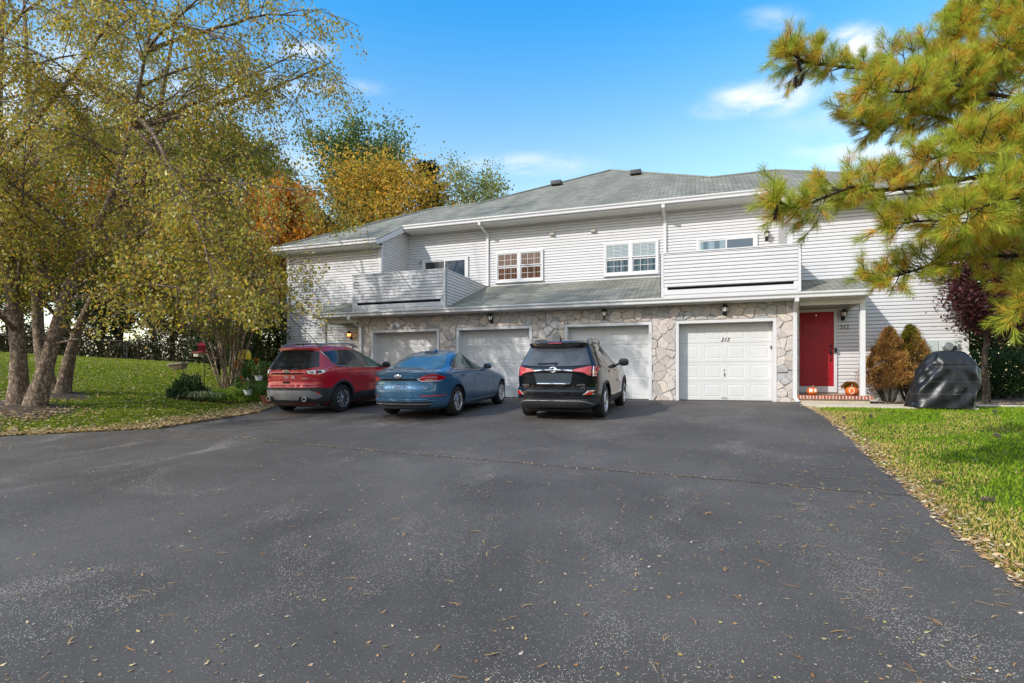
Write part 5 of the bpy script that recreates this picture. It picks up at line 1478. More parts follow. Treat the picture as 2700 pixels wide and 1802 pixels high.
def blue_sedan():
    root = empty('sedan', (-5.95, 11.10, -.185), 0); root.rotation_euler = (R(2.3), 0, R(0))
    tag(root, 'metallic blue sedan with red tail lights parked between the two taller cars', 'car', 'cars parked before the garages')
    P = paint_mat('blue_paint', (.040, .150, .285), .45, .30)
    B = Body([(.19, .80, -.76, 3.4, 4.2, 5), (.26, .865, -.97, 3.62, 4.2, 5), (.36, .900, -1.045, 3.74, 4.2, 5), (.48, .916, -1.075, 3.79, 4.2, 5), (.58, .922, -1.08, 3.80, 4.2, 5), (.66, .924, -1.068, 3.78, 4.2, 5), (.72, .925, -1.050, 3.72, 4.2, 5),
              (.82, .922, -1.040, 3.52, 4.2, 4.5), (.90, .910, -1.045, 3.30, 4.2, 4), (.97, .890, -1.065, 2.9, 4.2, 3.8), (1.0, .872, -1.055, 2.55, 4.2, 3.6), (1.025, .852, -.90, 2.30, 4.2, 3.4), (1.05, .83, -.74, 2.18, 4.2, 3.3), (1.09, .795, -.57, 2.05, 4.2, 3.2),
              (1.16, .745, -.36, 1.84, 4.2, 3), (1.25, .690, -.11, 1.58, 4.0, 2.9), (1.34, .635, .16, 1.32, 3.8, 2.8), (1.41, .575, .44, 1.12, 3.4, 2.6), (1.45, .48, .64, 1.00, 3.0, 2.5), (1.475, .28, .80, .92, 2.6, 2.4)], 2.85, .333)
    body = common(B, root, P, .365, .333, .222, 10, (-.07, .07))
    # the fastback rear glass lies on the sloping part of the shell
    B.patch([('r', -.70, 1.07), ('r', -.66, 1.16), ('r', -.58, 1.27), ('r', -.48, 1.37), ('r', -.36, 1.415), ('r', .36, 1.415), ('r', .48, 1.37), ('r', .58, 1.27), ('r', .66, 1.16), ('r', .70, 1.07), ('r', .4, 1.058), ('r', -.4, 1.058)], .005, 'rear_window', M['car_glass_blue'], root, step=.03)
    for mir in (False, True):
        B.patch([('s', -.13, 1.095), ('s', .03, 1.045), ('s', .5, 1.03), ('s', 1.95, 1.00), ('s', 1.85, 1.09), ('s', 1.55, 1.25), ('s', 1.2, 1.36), ('s', .95, 1.395), ('s', .66, 1.39), ('s', .35, 1.33), ('s', .08, 1.21)], .003, 'pillar_trim', M['gloss_black'], root, mir, step=.035)
        B.patch([('s', -.09, 1.10), ('s', .05, 1.065), ('s', .20, 1.06), ('s', .20, 1.27), ('s', .08, 1.205)], .007, 'side_window', M['car_glass'], root, mir, step=.035)
        B.patch([('s', .25, 1.057), ('s', .86, 1.042), ('s', .80, 1.375), ('s', .62, 1.365), ('s', .36, 1.31), ('s', .26, 1.27)], .007, 'side_window', M['car_glass_see'], root, mir, step=.035)
        B.patch([('s', .95, 1.04), ('s', 1.86, 1.02), ('s', 1.77, 1.10), ('s', 1.5, 1.245), ('s', 1.18, 1.345), ('s', .93, 1.375)], .007, 'side_window', M['car_glass_see'], root, mir, step=.035)
        c = MB(); B.rod([('s', -.16, 1.085), ('s', .03, 1.035), ('s', .5, 1.018), ('s', 1.95, .988)], .008, .008, c, mir); c.build('chrome_strip', M['chrome'], root)
        out = [('r', .42, .865), ('r', .55, .925), ('r', .70, .962), ('s', -.88, .968), ('s', -.70, .935), ('s', -.50, .885), ('s', -.52, .858), ('s', -.72, .825), ('r', .80, .80), ('r', .52, .80)]
        tl = B.patch(out, .008, 'tail_light', M['lens_red'], root, mir, step=.035)
        c = MB(); B.rod([('r', .43, .865), ('r', .52, .808), ('r', .80, .812)], .009, .014, c, mir); B.rod([('r', .43, .865), ('r', .56, .893), ('r', .75, .893), ('s', -.75, .88)], .008, .014, c, mir); c.build('light_trim', M['chrome'], tl)
        B.patch([('r', .58, .850), ('r', .76, .853), ('s', -.86, .858), ('s', -.86, .838), ('r', .76, .832), ('r', .58, .832)], .014, 'clear_lens', M['lens_clear'], tl, mir)
        B.patch([('r', .48, .515), ('r', .80, .515), ('r', .86, .50), ('r', .80, .488), ('r', .50, .492)], .008, 'reflector', M['lens_pink'], root, mir)
        mirror(B, 1.78, 1.02, -1 if mir else 1, P, root, .92)
        for y in (.32, 1.22): door_handle(B, y, .895, root, P, mir)
        m = MB()
        for ln in ([('s', .16, 1.03), ('s', .24, .80), ('s', .42, .62), ('s', .44, .30)], [('s', .90, 1.02), ('s', .96, .7), ('s', .96, .30)], [('s', 2.0, 1.0), ('s', 2.20, .75), ('s', 2.24, .30)]): B.strip(ln, .008, .003, m, mir)
        m.build('door_seam', M['seam'], root)
        c = MB(); B.rod([('s', .50, .285), ('s', 2.35, .295)], .007, .006, c, mir); c.build('sill_trim', M['silver'], root)
        c = MB(); B.rod([('s', -.45, .845), ('s', .2, .862), ('s', 1.3, .862), ('s', 2.5, .83)], .007, .0, c, mir); c.build('crease', P, root, 60)
    # boot lid, bumper lines, badge
    m = MB()
    B.strip([('r', -.72, .795), ('r', -.71, .66), ('r', -.64, .632), ('r', .64, .632), ('r', .71, .66), ('r', .72, .795)], .010, .003, m); m.build('boot_seam', M['seam'], root)
    B.patch([('r', -.42, .872), ('r', .42, .872), ('r', .46, .845), ('r', .42, .825), ('r', -.42, .825), ('r', -.46, .845)], .004, 'boot_recess', M['seam'], root)
    c = MB(); B.rod([('r', -.68, .735), ('r', -.4, .742), ('r', .4, .742), ('r', .68, .735)], .007, .003, c); B.rod([('r', -.62, .43), ('r', .62, .43)], .012, .003, c); B.rod([('r', -.80, .40), ('r', .80, .40)], .008, .002, c); c.build('crease', P, root, 60)
    B.patch([('r', -.70, .385), ('r', .70, .385), ('r', .60, .265), ('r', -.60, .265)], .006, 'diffuser', M['cladding'], root)
    c = MB(); B.rod([('r', -.66, .335), ('r', .66, .335)], .007, .012, c); c.build('diffuser_trim', M['silver'], root)
    s = MB()
    for k, x in enumerate(np.linspace(-.74, .74, 19)):
        p = B.P(B.ux(x, .985), .985); s.v += [tuple(p + Vector((0, .10, .020))), tuple(p + Vector((0, -.018, .014))), tuple(p + Vector((0, -.012, -.008))), tuple(p + Vector((0, .05, -.02)))]
    for k in range(18):
        for j in range(4): s.f.append((4 * k + j, 4 * k + (j + 1) % 4, 4 * k + 4 + (j + 1) % 4, 4 * k + 4 + j)); s.m.append(0)
    s.f += [(0, 1, 2, 3), (72, 73, 74, 75)]; s.m += [0, 0]; s.build('lip_spoiler', P, root, 50)
    oval(B, .918, .085, .034, root)
    badge(B, 'FUSION', -.50, .69, .042, root); badge(B, 'SE', .56, .712, .035, root); badge(B, 'HYBRID', .58, .67, .032, root)
    a = MB(); a.bm(ball_bm((0, .72, 1.478), (.035, .08, .04))); a.build('antenna', P, root, 60)
    b = MB(); b.bbox(-.16, .16, .44, .47, 1.425, 1.445, .006); b.build('brake_light', M['gloss_black'], root)
    return root

def black_suv():
    root = empty('sport_utility_vehicle', (-2.70, 11.52, -.19), 0); root.rotation_euler = (R(2.4), 0, R(-1.2))
    tag(root, 'black sport utility vehicle with black roof rails parked right of the blue sedan', 'car', 'cars parked before the garages')
    P = paint_mat('black_paint', (.004, .005, .008), .0, .30, 1.42, .05)
    B = Body([(.23, .79, -.70, 3.28, 6.0, 5), (.31, .865, -.90, 3.48, 6.0, 5), (.40, .905, -.965, 3.58, 6.0, 5), (.52, .918, -.985, 3.62, 6.0, 5), (.62, .920, -.980, 3.61, 6.0, 5), (.66, .920, -.965, 3.60, 6.0, 5), (.69, .918, -.905, 3.58, 6.0, 5),
              (.80, .922, -.900, 3.52, 6.0, 5), (.92, .922, -.905, 3.40, 6.0, 4.5), (1.02, .912, -.905, 3.2, 6.0, 4), (1.09, .895, -.885, 2.8, 6.0, 3.6), (1.15, .862, -.838, 2.3, 6.0, 3.4), (1.28, .795, -.745, 1.92, 6.0, 3.2),
              (1.42, .728, -.645, 1.55, 6.0, 3), (1.53, .675, -.575, 1.26, 6.0, 3), (1.59, .650, -.555, 1.08, 6.0, 3), (1.63, .60, -.50, .94, 5.0, 3), (1.655, .48, -.36, .75, 4.0, 3), (1.67, .28, -.12, .5, 3.0, 3)], 2.66, .358)
    body = common(B, root, P, .395, .358, .238, 5, (-.16, .16))
    B.patch([('r', -.735, 1.15), ('r', -.60, 1.49), ('r', -.3, 1.515), ('r', .3, 1.515), ('r', .60, 1.49), ('r', .735, 1.15), ('r', .3, 1.125), ('r', -.3, 1.125)], .005, 'rear_window', glass_mat('black_car_rear_glass', (.012, .017, .027), streak=('n', (.09, .10, .12), 2.6)), root)
    s = MB()
    for k, x in enumerate(np.linspace(-.64, .64, 15)):
        p = B.P(B.ux(x, 1.58), 1.58); e = 1 - abs(k - 7) / 7 * .15
        s.v += [tuple(p + Vector((0, .12, .045))), tuple(p + Vector((0, -.15 * e, .020))), tuple(p + Vector((0, -.15 * e, -.02))), tuple(p + Vector((0, -.02, -.065)))]
    for k in range(14):
        for j in range(4): s.f.append((4 * k + j, 4 * k + (j + 1) % 4, 4 * k + 4 + (j + 1) % 4, 4 * k + 4 + j)); s.m.append(0)
    s.f += [(0, 1, 2, 3), (56, 57, 58, 59)]; s.m += [0, 0]; sp = s.build('spoiler', M['gloss_black'], root, 50)
    m = MB(); m.box(-.14, .14, -.745, -.70, 1.588, 1.602); m.build('brake_light', M['lens_pink'], sp)
    w = MB(); B.rod([('r', .02, 1.15), ('r', .06, 1.18)], .022, .018, w); B.rod([('r', -.34, 1.165), ('r', 0, 1.175), ('r', .06, 1.18)], .012, .02, w); w.build('rear_wiper', M['black_metal'], root)
    for mir in (False, True):
        B.patch([('s', -.40, 1.42), ('s', -.30, 1.27), ('s', -.18, 1.19), ('s', .3, 1.145), ('s', 1.05, 1.11), ('s', 1.93, 1.085), ('s', 1.80, 1.19), ('s', 1.42, 1.44), ('s', 1.15, 1.53), ('s', .6, 1.56), ('s', 0, 1.55), ('s', -.28, 1.51)], .003, 'pillar_trim', M['gloss_black'], root, mir)
        B.patch([('s', -.36, 1.41), ('s', -.27, 1.275), ('s', -.16, 1.205), ('s', .16, 1.175), ('s', .24, 1.53), ('s', 0, 1.53), ('s', -.26, 1.49)], .007, 'side_window', M['car_glass'], root, mir)
        B.patch([('s', .25, 1.168), ('s', .92, 1.138), ('s', .93, 1.535), ('s', .34, 1.54)], .007, 'side_window', M['car_glass'], root, mir)
        B.patch([('s', 1.02, 1.132), ('s', 1.80, 1.105), ('s', 1.70, 1.20), ('s', 1.38, 1.42), ('s', 1.14, 1.505), ('s', 1.03, 1.515)], .007, 'side_window', M['car_glass'], root, mir)
        tl = B.patch([('r', .345, 1.035), ('r', .50, 1.075), ('r', .70, 1.115), ('r', .745, 1.12), ('r', .745, .93), ('r', .71, .935), ('r', .60, 1.0), ('r', .48, 1.018)], .010, 'tail_light', M['lens_pink'], root, mir)
        B.patch([('r', .765, 1.12), ('s', -.80, 1.125), ('s', -.55, 1.105), ('s', -.46, 1.075), ('s', -.52, 1.05), ('s', -.62, 1.0), ('s', -.64, .915), ('r', .765, .912)], .010, 'lens_corner', M['lens_red'], tl, mir)
        c = MB(); B.rod([('r', .775, 1.11), ('r', .775, .93)], .010, .014, c, mir); B.rod([('r', .775, .93), ('s', -.66, .93)], .008, .014, c, mir); c.build('clear_lens', M['lens_clear'], tl)
        rf = B.patch([('r', .60, .555), ('r', .70, .635), ('r', .80, .635), ('s', -.80, .60), ('s', -.76, .555)], .010, 'reflector', M['lens_clear'], root, mir)
        B.patch([('r', .64, .557), ('r', .715, .625), ('r', .80, .625), ('r', .76, .557)], .015, 'red_reflector', M['lens_red'], rf, mir)
        arch_trim(B, 0, .395, .440, .002, root, M['cladding'], mir); arch_trim(B, 2.66, .395, .440, .002, root, M['cladding'], mir)
        B.patch([('s', .42, .25), ('s', 2.24, .25), ('s', 2.24, .43), ('s', .42, .43)], .008, 'sill_cladding', M['cladding'], root, mir)
        mirror(B, 1.74, 1.10, -1 if mir else 1, M['gloss_black'], root, 1.08)
        for y in (.42, 1.30): door_handle(B, y, .985, root, M['chrome'], mir)
        m = MB()
        for ln in ([('s', .22, 1.14), ('s', .30, .80), ('s', .45, .60), ('s', .45, .45)], [('s', .98, 1.11), ('s', 1.0, .45)], [('s', 1.98, 1.07), ('s', 2.12, .80), ('s', 2.14, .45)]): B.strip(ln, .007, .003, m, mir)
        m.build('door_seam', M['seam'], root)
        r = MB(); xx = .57 * (-1 if mir else 1)
        r.tube([(xx, -.36, 1.60), (xx, -.24, 1.65), (xx, -.05, 1.672), (xx, .75, 1.68), (xx, .96, 1.655), (xx, 1.06, 1.59)], [.014, .024, .024, .024, .02, .012], 8); r.build('roof_rail', M['gloss_black'], root, 40)
    a = MB(); a.tube([(0, -.30, 1.655), (0, -.29, 1.70)], [.03, .014], 8); a.tube([(0, -.29, 1.69), (-.0, -.37, 1.80)], [.012, .004], 6); a.build('antenna', M['black_metal'], root)
    B.patch([('r', -.40, .985), ('r', .40, .985), ('r', .36, .775), ('r', .32, .765), ('r', -.32, .765), ('r', -.36, .775)], .006, 'plate_recess', basic('plate_grey', (.030, .042, .058), .35, noise=.15, coat=.3), root)
    c = MB(); B.rod([('r', -.34, .77), ('r', .34, .77)], .018, .012, c); B.rod([('r', -.40, 1.03), ('r', -.2, 1.045), ('r', .2, 1.045), ('r', .40, 1.03)], .022, .010, c); c.build('chrome_garnish', M['chrome'], root, 60)
    oval(B, 1.055, .085, .060, root, True)
    badge(B, 'RAV4', -.60, .745, .055, root); badge(B, 'LIMITED', .56, .75, .048, root); badge(B, 'AWD', .60, .695, .038, root)
    B.patch([('r', -.80, .48), ('r', .80, .48), ('s', -.80, .475), ('s', -.5, .47), ('s', -.46, .36), ('s', -.62, .31), ('r', .60, .30), ('r', -.60, .30)], .008, 'bumper_cladding', M['cladding'], root)
    B.patch([('r', .60, .48), ('r', .80, .48), ('s', -.80, .475), ('s', -.5, .47), ('s', -.46, .36), ('s', -.62, .31), ('r', .60, .30)], .0075, 'bumper_corner', M['cladding'], root, True)
    c = MB(); B.rod([('r', -.74, .36), ('r', -.66, .415), ('r', -.55, .435), ('r', .55, .435), ('r', .66, .415), ('r', .78, .355)], .008, .010, c); c.build('bumper_trim', M['silver'], root, 60)
    c = MB(); B.rod([('r', -.84, .50), ('r', .84, .50)], .008, .008, c); B.rod([('r', -.86, .672), ('r', .86, .672)], .010, .004, c); c.build('bumper_lip', P, root, 60)
    m = MB(); B.strip([('r', -.80, .69), ('r', -.79, .90)], .008, .004, m); B.strip([('r', .80, .69), ('r', .79, .90)], .008, .004, m); B.strip([('r', -.80, .69), ('r', .80, .69)], .010, .004, m); m.build('hatch_seam', M['seam'], root)
    return root
red_suv(); blue_sedan(); black_suv()
# ------------------------------------------------------------------ vegetation
def bough(p, d, L, r0, r1, n, rnd, up=0., wander=.25):
    """a wandering limb; up > 0 turns it skyward, up < 0 lets it droop"""
    p = Vector(p); d = Vector(d).normalized(); pts = [p.copy()]; rad = [r0]
    for i in range(n):
        d = (d + Vector((rnd.gauss(0, wander), rnd.gauss(0, wander), rnd.gauss(0, wander))) * (1.6 / n) ** .5 * .5 + Vector((0, 0, up / n))).normalized()
        p = p + d * (L / n); pts.append(p.copy()); rad.append(r0 + (r1 - r0) * (i + 1) / n)
    return pts, rad

def along(pts, t):
    k = t * (len(pts) - 1); i = min(int(k), len(pts) - 2); f = k - i
    return pts[i].lerp(pts[i + 1], f), (pts[i + 1] - pts[i]).normalized()

def foliage(name, A, per, spread, size, pal, weights, parent, mat='leaf', width=.62, down=.5, var=.25, pend=0., rng=RNG, shade=None):
    """leaves around anchor points A (n,3)"""
    A = np.asarray(A, float); n = len(A) * per
    P = np.repeat(A, per, 0) + rng.normal(0, 1, (n, 3)) * np.asarray(spread)
    ax = rand_unit(n, rng); ax[:, 2] -= down
    c = jitter_cols(pick(pal, n, weights, rng), n, var, rng)
    # leaves of one twig share a shade
    tw = np.repeat(rng.uniform(.72, 1.22, len(A)), per)[:, None]; c = np.clip(c * tw, 0, 1)
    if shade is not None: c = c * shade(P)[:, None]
    s = size * rng.uniform(.6, 1.3, n)
    return leaf_quads(name, P, ax, s, c, M[mat], parent, width)

def base_z(x, y): return float(lawn(x, y))

# --- the two clumps of river birch on the left
def birch(name, label, trunks, rnd, nb, reach, leaf, dens, pal, wts, limbs=(), per=4):
    x0 = sum(t[0][0].x for t in trunks) / len(trunks); y0 = sum(t[0][0].y for t in trunks) / len(trunks)
    root = empty(name, (0, 0, 0)); tag(root, label, 'tree', 'river birches on the left lawn')
    tw = MB(); A = []
    for pts, rad in trunks:
        m = MB(); q = []; rr = []; rad = [v * (.86, .72, .63)[i] if i < 3 else v * .60 for i, v in enumerate(rad)]
        for i in range(len(pts) - 1):                    # smooth the trunk and roughen its girth
            a = pts[max(i - 1, 0)]; b = pts[i]; c = pts[i + 1]; d = pts[min(i + 2, len(pts) - 1)]
            for k in range(6):
                t = k / 6; q.append(.5 * ((2 * b) + (c - a) * t + (2 * a - 5 * b + 4 * c - d) * t * t + (3 * b - a - 3 * c + d) * t ** 3)); rr.append((rad[i] + (rad[i + 1] - rad[i]) * t) * rnd.uniform(.95, 1.06))
        q.append(pts[-1]); rr.append(rad[-1])
        m.tube(q, rr, 16); m.build('trunk', M['bark_birch'], root, 60)
        for k in range(nb):
            t = .30 + .70 * (k + rnd.random()) / nb
            p, d = along(q, min(t, .999)); r = rr[min(int(t * (len(rr) - 1)), len(rr) - 1)]
            a = rnd.uniform(0, 2 * math.pi); side = Vector((math.cos(a), math.sin(a), rnd.uniform(.1, .9)))
            limbs = list(limbs) + [(p, (side + d * .5), reach * rnd.uniform(.55, 1.1) * (1.15 - .55 * t), min(r * .45, .055))]
    for p, d, L, r in limbs:
        lm = MB()
        P_, R_ = bough(p, d, L, r, .010, 9, rnd, up=-.35, wander=.35)
        k_ = next((i for i, q in enumerate(P_) if i > 2 and q.z < base_z(q.x, q.y) + 2.3), len(P_)); P_, R_ = P_[:k_], R_[:k_]
        lm.tube(P_, R_, 7); lm.build('limb', M['bark_birch'], root, 60)
        ns = max(6, int(L * 4.3))
        for k in range(ns):
            t = .18 + .82 * (k + rnd.random()) / ns
            q, dd = along(P_, min(t, .999)); s = Vector((rnd.gauss(0, 1), rnd.gauss(0, 1), rnd.gauss(.15, .6)))
            if q.z < base_z(q.x, q.y) + 2.0: continue
            P2, R2 = bough(q, dd * .7 + s * .6, rnd.uniform(.7, 1.9), .011, .004, 6, rnd, up=-.9 if q.z > 3.6 else .1, wander=.3)
            tw.tube(P2, R2, 4, cap=False)
            for j in range(6):
                q2, d2 = along(P2, .2 + .79 * (j + rnd.random()) / 6); s = Vector((rnd.gauss(0, 1), rnd.gauss(0, 1), rnd.gauss(-.5, .5)))
                if q2.z < base_z(q2.x, q2.y) + 2.0: continue
                P3, R3 = bough(q2, d2 * .6 + s * .5, rnd.uniform(.35, .95), .0042, .002, 4, rnd, up=-1.5, wander=.25)
                tw.tube(P3, R3, 3, cap=False)
                for i in range(dens): A.append(along(P3, .12 + .87 * rnd.random())[0])
    A = np.array([tuple(a) for a in A]); gz = lawn(A[:, 0], A[:, 1]); keep = A[:, 2] > gz + 1.75 + .75 * vnoise(A[:, 0], A[:, 1], 2.5, 4); A = A[keep]
    tw.build('twigs', M['twig'], root)
    foliage('crown', A, per, .085, leaf, pal, wts, root, down=.9, var=.3)
    return rebase(root, (x0, y0, base_z(x0, y0)))

def dcol(x, y, d): return at(x * 1.14943, y * 1.14943, d)

def build_birches():
    rnd = random.Random(5)
    def base(x, y):
        d = 12.
        for _ in range(60):
            p = dcol(x, y, d); dz = p.z - base_z(p.x, p.y); d = max(6, min(20, d + dz * 2.0))
        return dcol(x, y, d), d
    b, d = base(45, 932)
    gr = lambda pts, dd: [dcol(x, y, dd + k) for x, y, k in pts]
    T1 = (gr([(42, 958, 0), (44, 932, 0), (43, 880, .02), (42, 800, .05), (32, 700, .1), (20, 590, .2), (6, 440, .3), (-2, 260, .4), (4, 60, .6), (20, -180, .9), (40, -420, 1.3)], d), [.46, .36, .29, .255, .235, .205, .165, .125, .09, .05, .01])
    T2 = (gr([(78, 958, -.1), (80, 932, -.1), (98, 870, -.1), (120, 790, -.15), (146, 700, -.2), (180, 612, -.3), (218, 538, -.4), (262, 430, -.6), (300, 290, -.8), (335, 120, -1.), (372, -80, -1.2), (400, -250, -1.3)], d), [.44, .33, .27, .23, .205, .175, .14, .105, .075, .05, .03, .01])
    pal = [(.38, .36, .05), (.52, .42, .05), (.62, .42, .05), (.30, .30, .05), (.50, .27, .05), (.70, .64, .30)]; w = [.28, .26, .18, .10, .10, .08]
    def limb(a, bx, dd0, dd1, r):
        p = dcol(*a, dd0); q = dcol(*bx, dd1); return (p, q - p, (q - p).length * 1.12, r)
    ex = [limb((2, 360, ), (368, 123), d, d - .8, .075), limb((185, 600), (560, 400), d - .3, d - 1.5, .06), limb((215, 540), (640, 640), d - .4, d - 1.9, .05), limb((150, 690), (520, 640), d - .2, d - 2., .04),
          limb((290, 300), (700, 165), d - .7, d - 1.2, .06), limb((262, 430), (640, 330), d - .6, d - 1.6, .055), limb((20, 590), (-250, 420), d, d - 1., .05), limb((335, 120), (620, -40), d - 1, d - 1.6, .05), limb((5, 440), (180, 260), d + .2, d + 1.5, .05),
          limb((300, 290), (610, 80), d - .8, d - .3, .05), limb((218, 538), (600, 520), d - .4, d + .8, .05), limb((120, 790), (330, 735), d - .2, d - 1.0, .03), limb((300, 260), (660, 500), d - .8, d - 2.2, .05), limb((120, 790), (-60, 690), d - .2, d - 1.4, .03), limb((262, 430), (705, 545), d - .6, d - 1.9, .05), limb((300, 290), (690, 610), d - .8, d - 1.5, .045)] + [limb(a_, b_, d + e_, d + f_, .035) for a_, b_, e_, f_ in (((320, 200), (500, 70), -.9, -.2), ((335, 120), (470, -70), -1., -1.6), ((10, 300), (150, 150), .4, -.4), ((5, 200), (190, 60), .5, 1.2), ((20, 60), (140, -60), .6, -.2), ((300, 290), (420, 150), -.8, .8), ((310, 240), (180, 120), -.8, -.4), ((330, 140), (250, -40), -1., -.6), ((10, 330), (250, 230), .4, 1.6), ((262, 430), (440, 260), -.6, .8), ((280, 360), (120, 260), -.7, -1.4), ((345, 60), (560, 20), -1., -1.8))]
    birch('birch_tree', 'two trunked river birch nearest the drive, its crown reaching over the lawn', [T1, T2], rnd, 14, 4.5, .066, 5, pal, w, ex, 5)
    b2, d2 = base(128, 905)
    T3 = (gr([(128, 915, 0), (112, 880, .05), (96, 820, .1), (86, 720, .1), (88, 600, .2), (80, 450, .3), (70, 300, .4), (60, 100, .6), (50, -120, .9)], d2), [.34, .27, .23, .21, .19, .165, .13, .09, .02])
    T4 = (gr([(140, 915, 0), (146, 890, 0), (160, 820, 0), (180, 755, -.1), (206, 700, -.1), (250, 600, -.2), (310, 470, -.3), (352, 330, -.4), (385, 150, -.6), (420, -60, -.9)], d2), [.32, .25, .205, .185, .17, .15, .125, .10, .07, .02])
    ex = [limb((206, 700), (480, 560), d2, d2 - .5, .05), limb((310, 470), (600, 300), d2 - .2, d2 + .5, .05), limb((86, 600), (300, 480), d2, d2 + 1, .045), limb((250, 600), (520, 640), d2, d2 + 1., .045)]
    birch('birch_tree', 'two trunked river birch set further back, dark shaded trunks', [T3, T4], rnd, 10, 4.3, .085, 4, [(.26, .29, .03), (.38, .33, .035), (.19, .22, .028), (.46, .26, .035)], [.4, .28, .2, .12], ex)
    # bare earth under the clumps
    for (x, y, rx, ry) in ((b.x + .15, b.y - .1, 1.7, .7), (b2.x + .1, b2.y - .05, 1.2, .6)):
        n = 40; V = [(x, y, base_z(x, y) + .09)]; F = []
        for ring, f in ((1, .5), (2, 1.)):
            for k in range(n):
                a = 2 * math.pi * k / n; q = f * (1 + .12 * math.sin(3 * a + x) + .08 * math.sin(7 * a)); px, py = x + rx * q * math.cos(a), y + ry * q * math.sin(a)
                V.append((px, py, base_z(px, py) + (.05 if ring == 1 else .005)))
        for k in range(n):
            F.append((0, 1 + k, 1 + (k + 1) % n)); 
        m = MB(); m.add(V, F); m.add([], []); o = len(m.v)
        for k in range(n): m.f.append((1 + k, 1 + n + k, 1 + n + (k + 1) % n, 1 + (k + 1) % n)); m.m.append(0)
        tag(m.build('bare_earth', M['mulch'], smooth=80), kind='structure')

# --- trees further off: limbs first, then leaf clumps along them
def crown_tree(name, label, x, y, z, H, rad, zlow, pal, wts, n_leaf, leaf, rnd, bark='bark_dark', group=None, shape='round', trunk=.2, cat='tree', fill=1., lean=(0, 0), gap=.0):
    root = empty(name, (0, 0, 0)); tag(root, label, cat, group)
    base = Vector((x, y, z)); m = MB()
    top = base + Vector((lean[0], lean[1], H * .93))
    pts = [base + (top - base) * (k / 8) + Vector((rnd.gauss(0, .018), rnd.gauss(0, .018), 0)) * H * (.3 + k / 8) * (0 if k == 0 else 1) for k in range(9)]
    m.tube([base - Vector((0, 0, .3))] + pts, [trunk * 1.5] + [trunk * (1 - .9 * k / 8) + .01 for k in range(9)], 8); m.build('trunk', M[bark], root, 60)
    A = []; lm = MB(); nb = 26 if shape != 'conifer' else 44
    for k in range(nb):
        t = (k + rnd.random()) / nb; h = zlow + (H * .96 - zlow) * t
        if shape == 'round': r = rad * math.sin(math.pi * min(.999, .16 + .80 * t)) ** .6
        elif shape == 'conifer': r = rad * (1 - t) ** .8 * rnd.uniform(.7, 1.1) + .25
        else: r = rad * (.55 + .45 * math.sin(math.pi * t)) * rnd.uniform(.6, 1.1)          # open
        p, d = along(pts, min(.995, max(.05, (h - (.30 if shape != 'conifer' else .02) * r) / (H * .93))))
        a = k * 2.4 + rnd.uniform(-.5, .5)
        v = Vector((math.cos(a), math.sin(a), {'round': .45, 'conifer': .05, 'open': .55}[shape] + rnd.gauss(0, .15)))
        P_, R_ = bough(p, v, r * rnd.uniform(.8, 1.12), trunk * .32 * (1 - .6 * t), .012, 6, rnd, up={'round': .15, 'conifer': .12, 'open': .5}[shape], wander=.35)
        lm.tube(P_, R_, 5, cap=False)
        for j in range(7):
            q, dd = along(P_, .25 + .75 * (j + rnd.random()) / 7.01)
            s = Vector((rnd.gauss(0, 1), rnd.gauss(0, 1), rnd.gauss(0, .7))); L2 = r * rnd.uniform(.18, .42)
            P2, R2 = bough(q, dd + s * .8, L2, .014, .005, 4, rnd, up=.2)
            lm.tube(P2, R2, 3, cap=False)
            for i in range(4): A.append(along(P2, .15 + .84 * rnd.random())[0])
    lm.build('limbs', M[bark], root, 60)
    A = np.array([tuple(p) for p in A]); keep = RNG.random(len(A)) > gap; A = A[keep]
    per = max(1, int(n_leaf / len(A)))
    cz = z + zlow; sh = lambda P: np.clip(.78 + .4 * (P[:, 2] - cz) / max(1e-3, H - zlow), .5, 1.15)  # leaf tint lightens upward, the crown's own shading painted in
    sp = rad * .085 * fill
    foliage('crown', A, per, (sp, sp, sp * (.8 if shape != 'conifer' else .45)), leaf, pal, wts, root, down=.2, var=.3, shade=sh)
    return rebase(root, base)

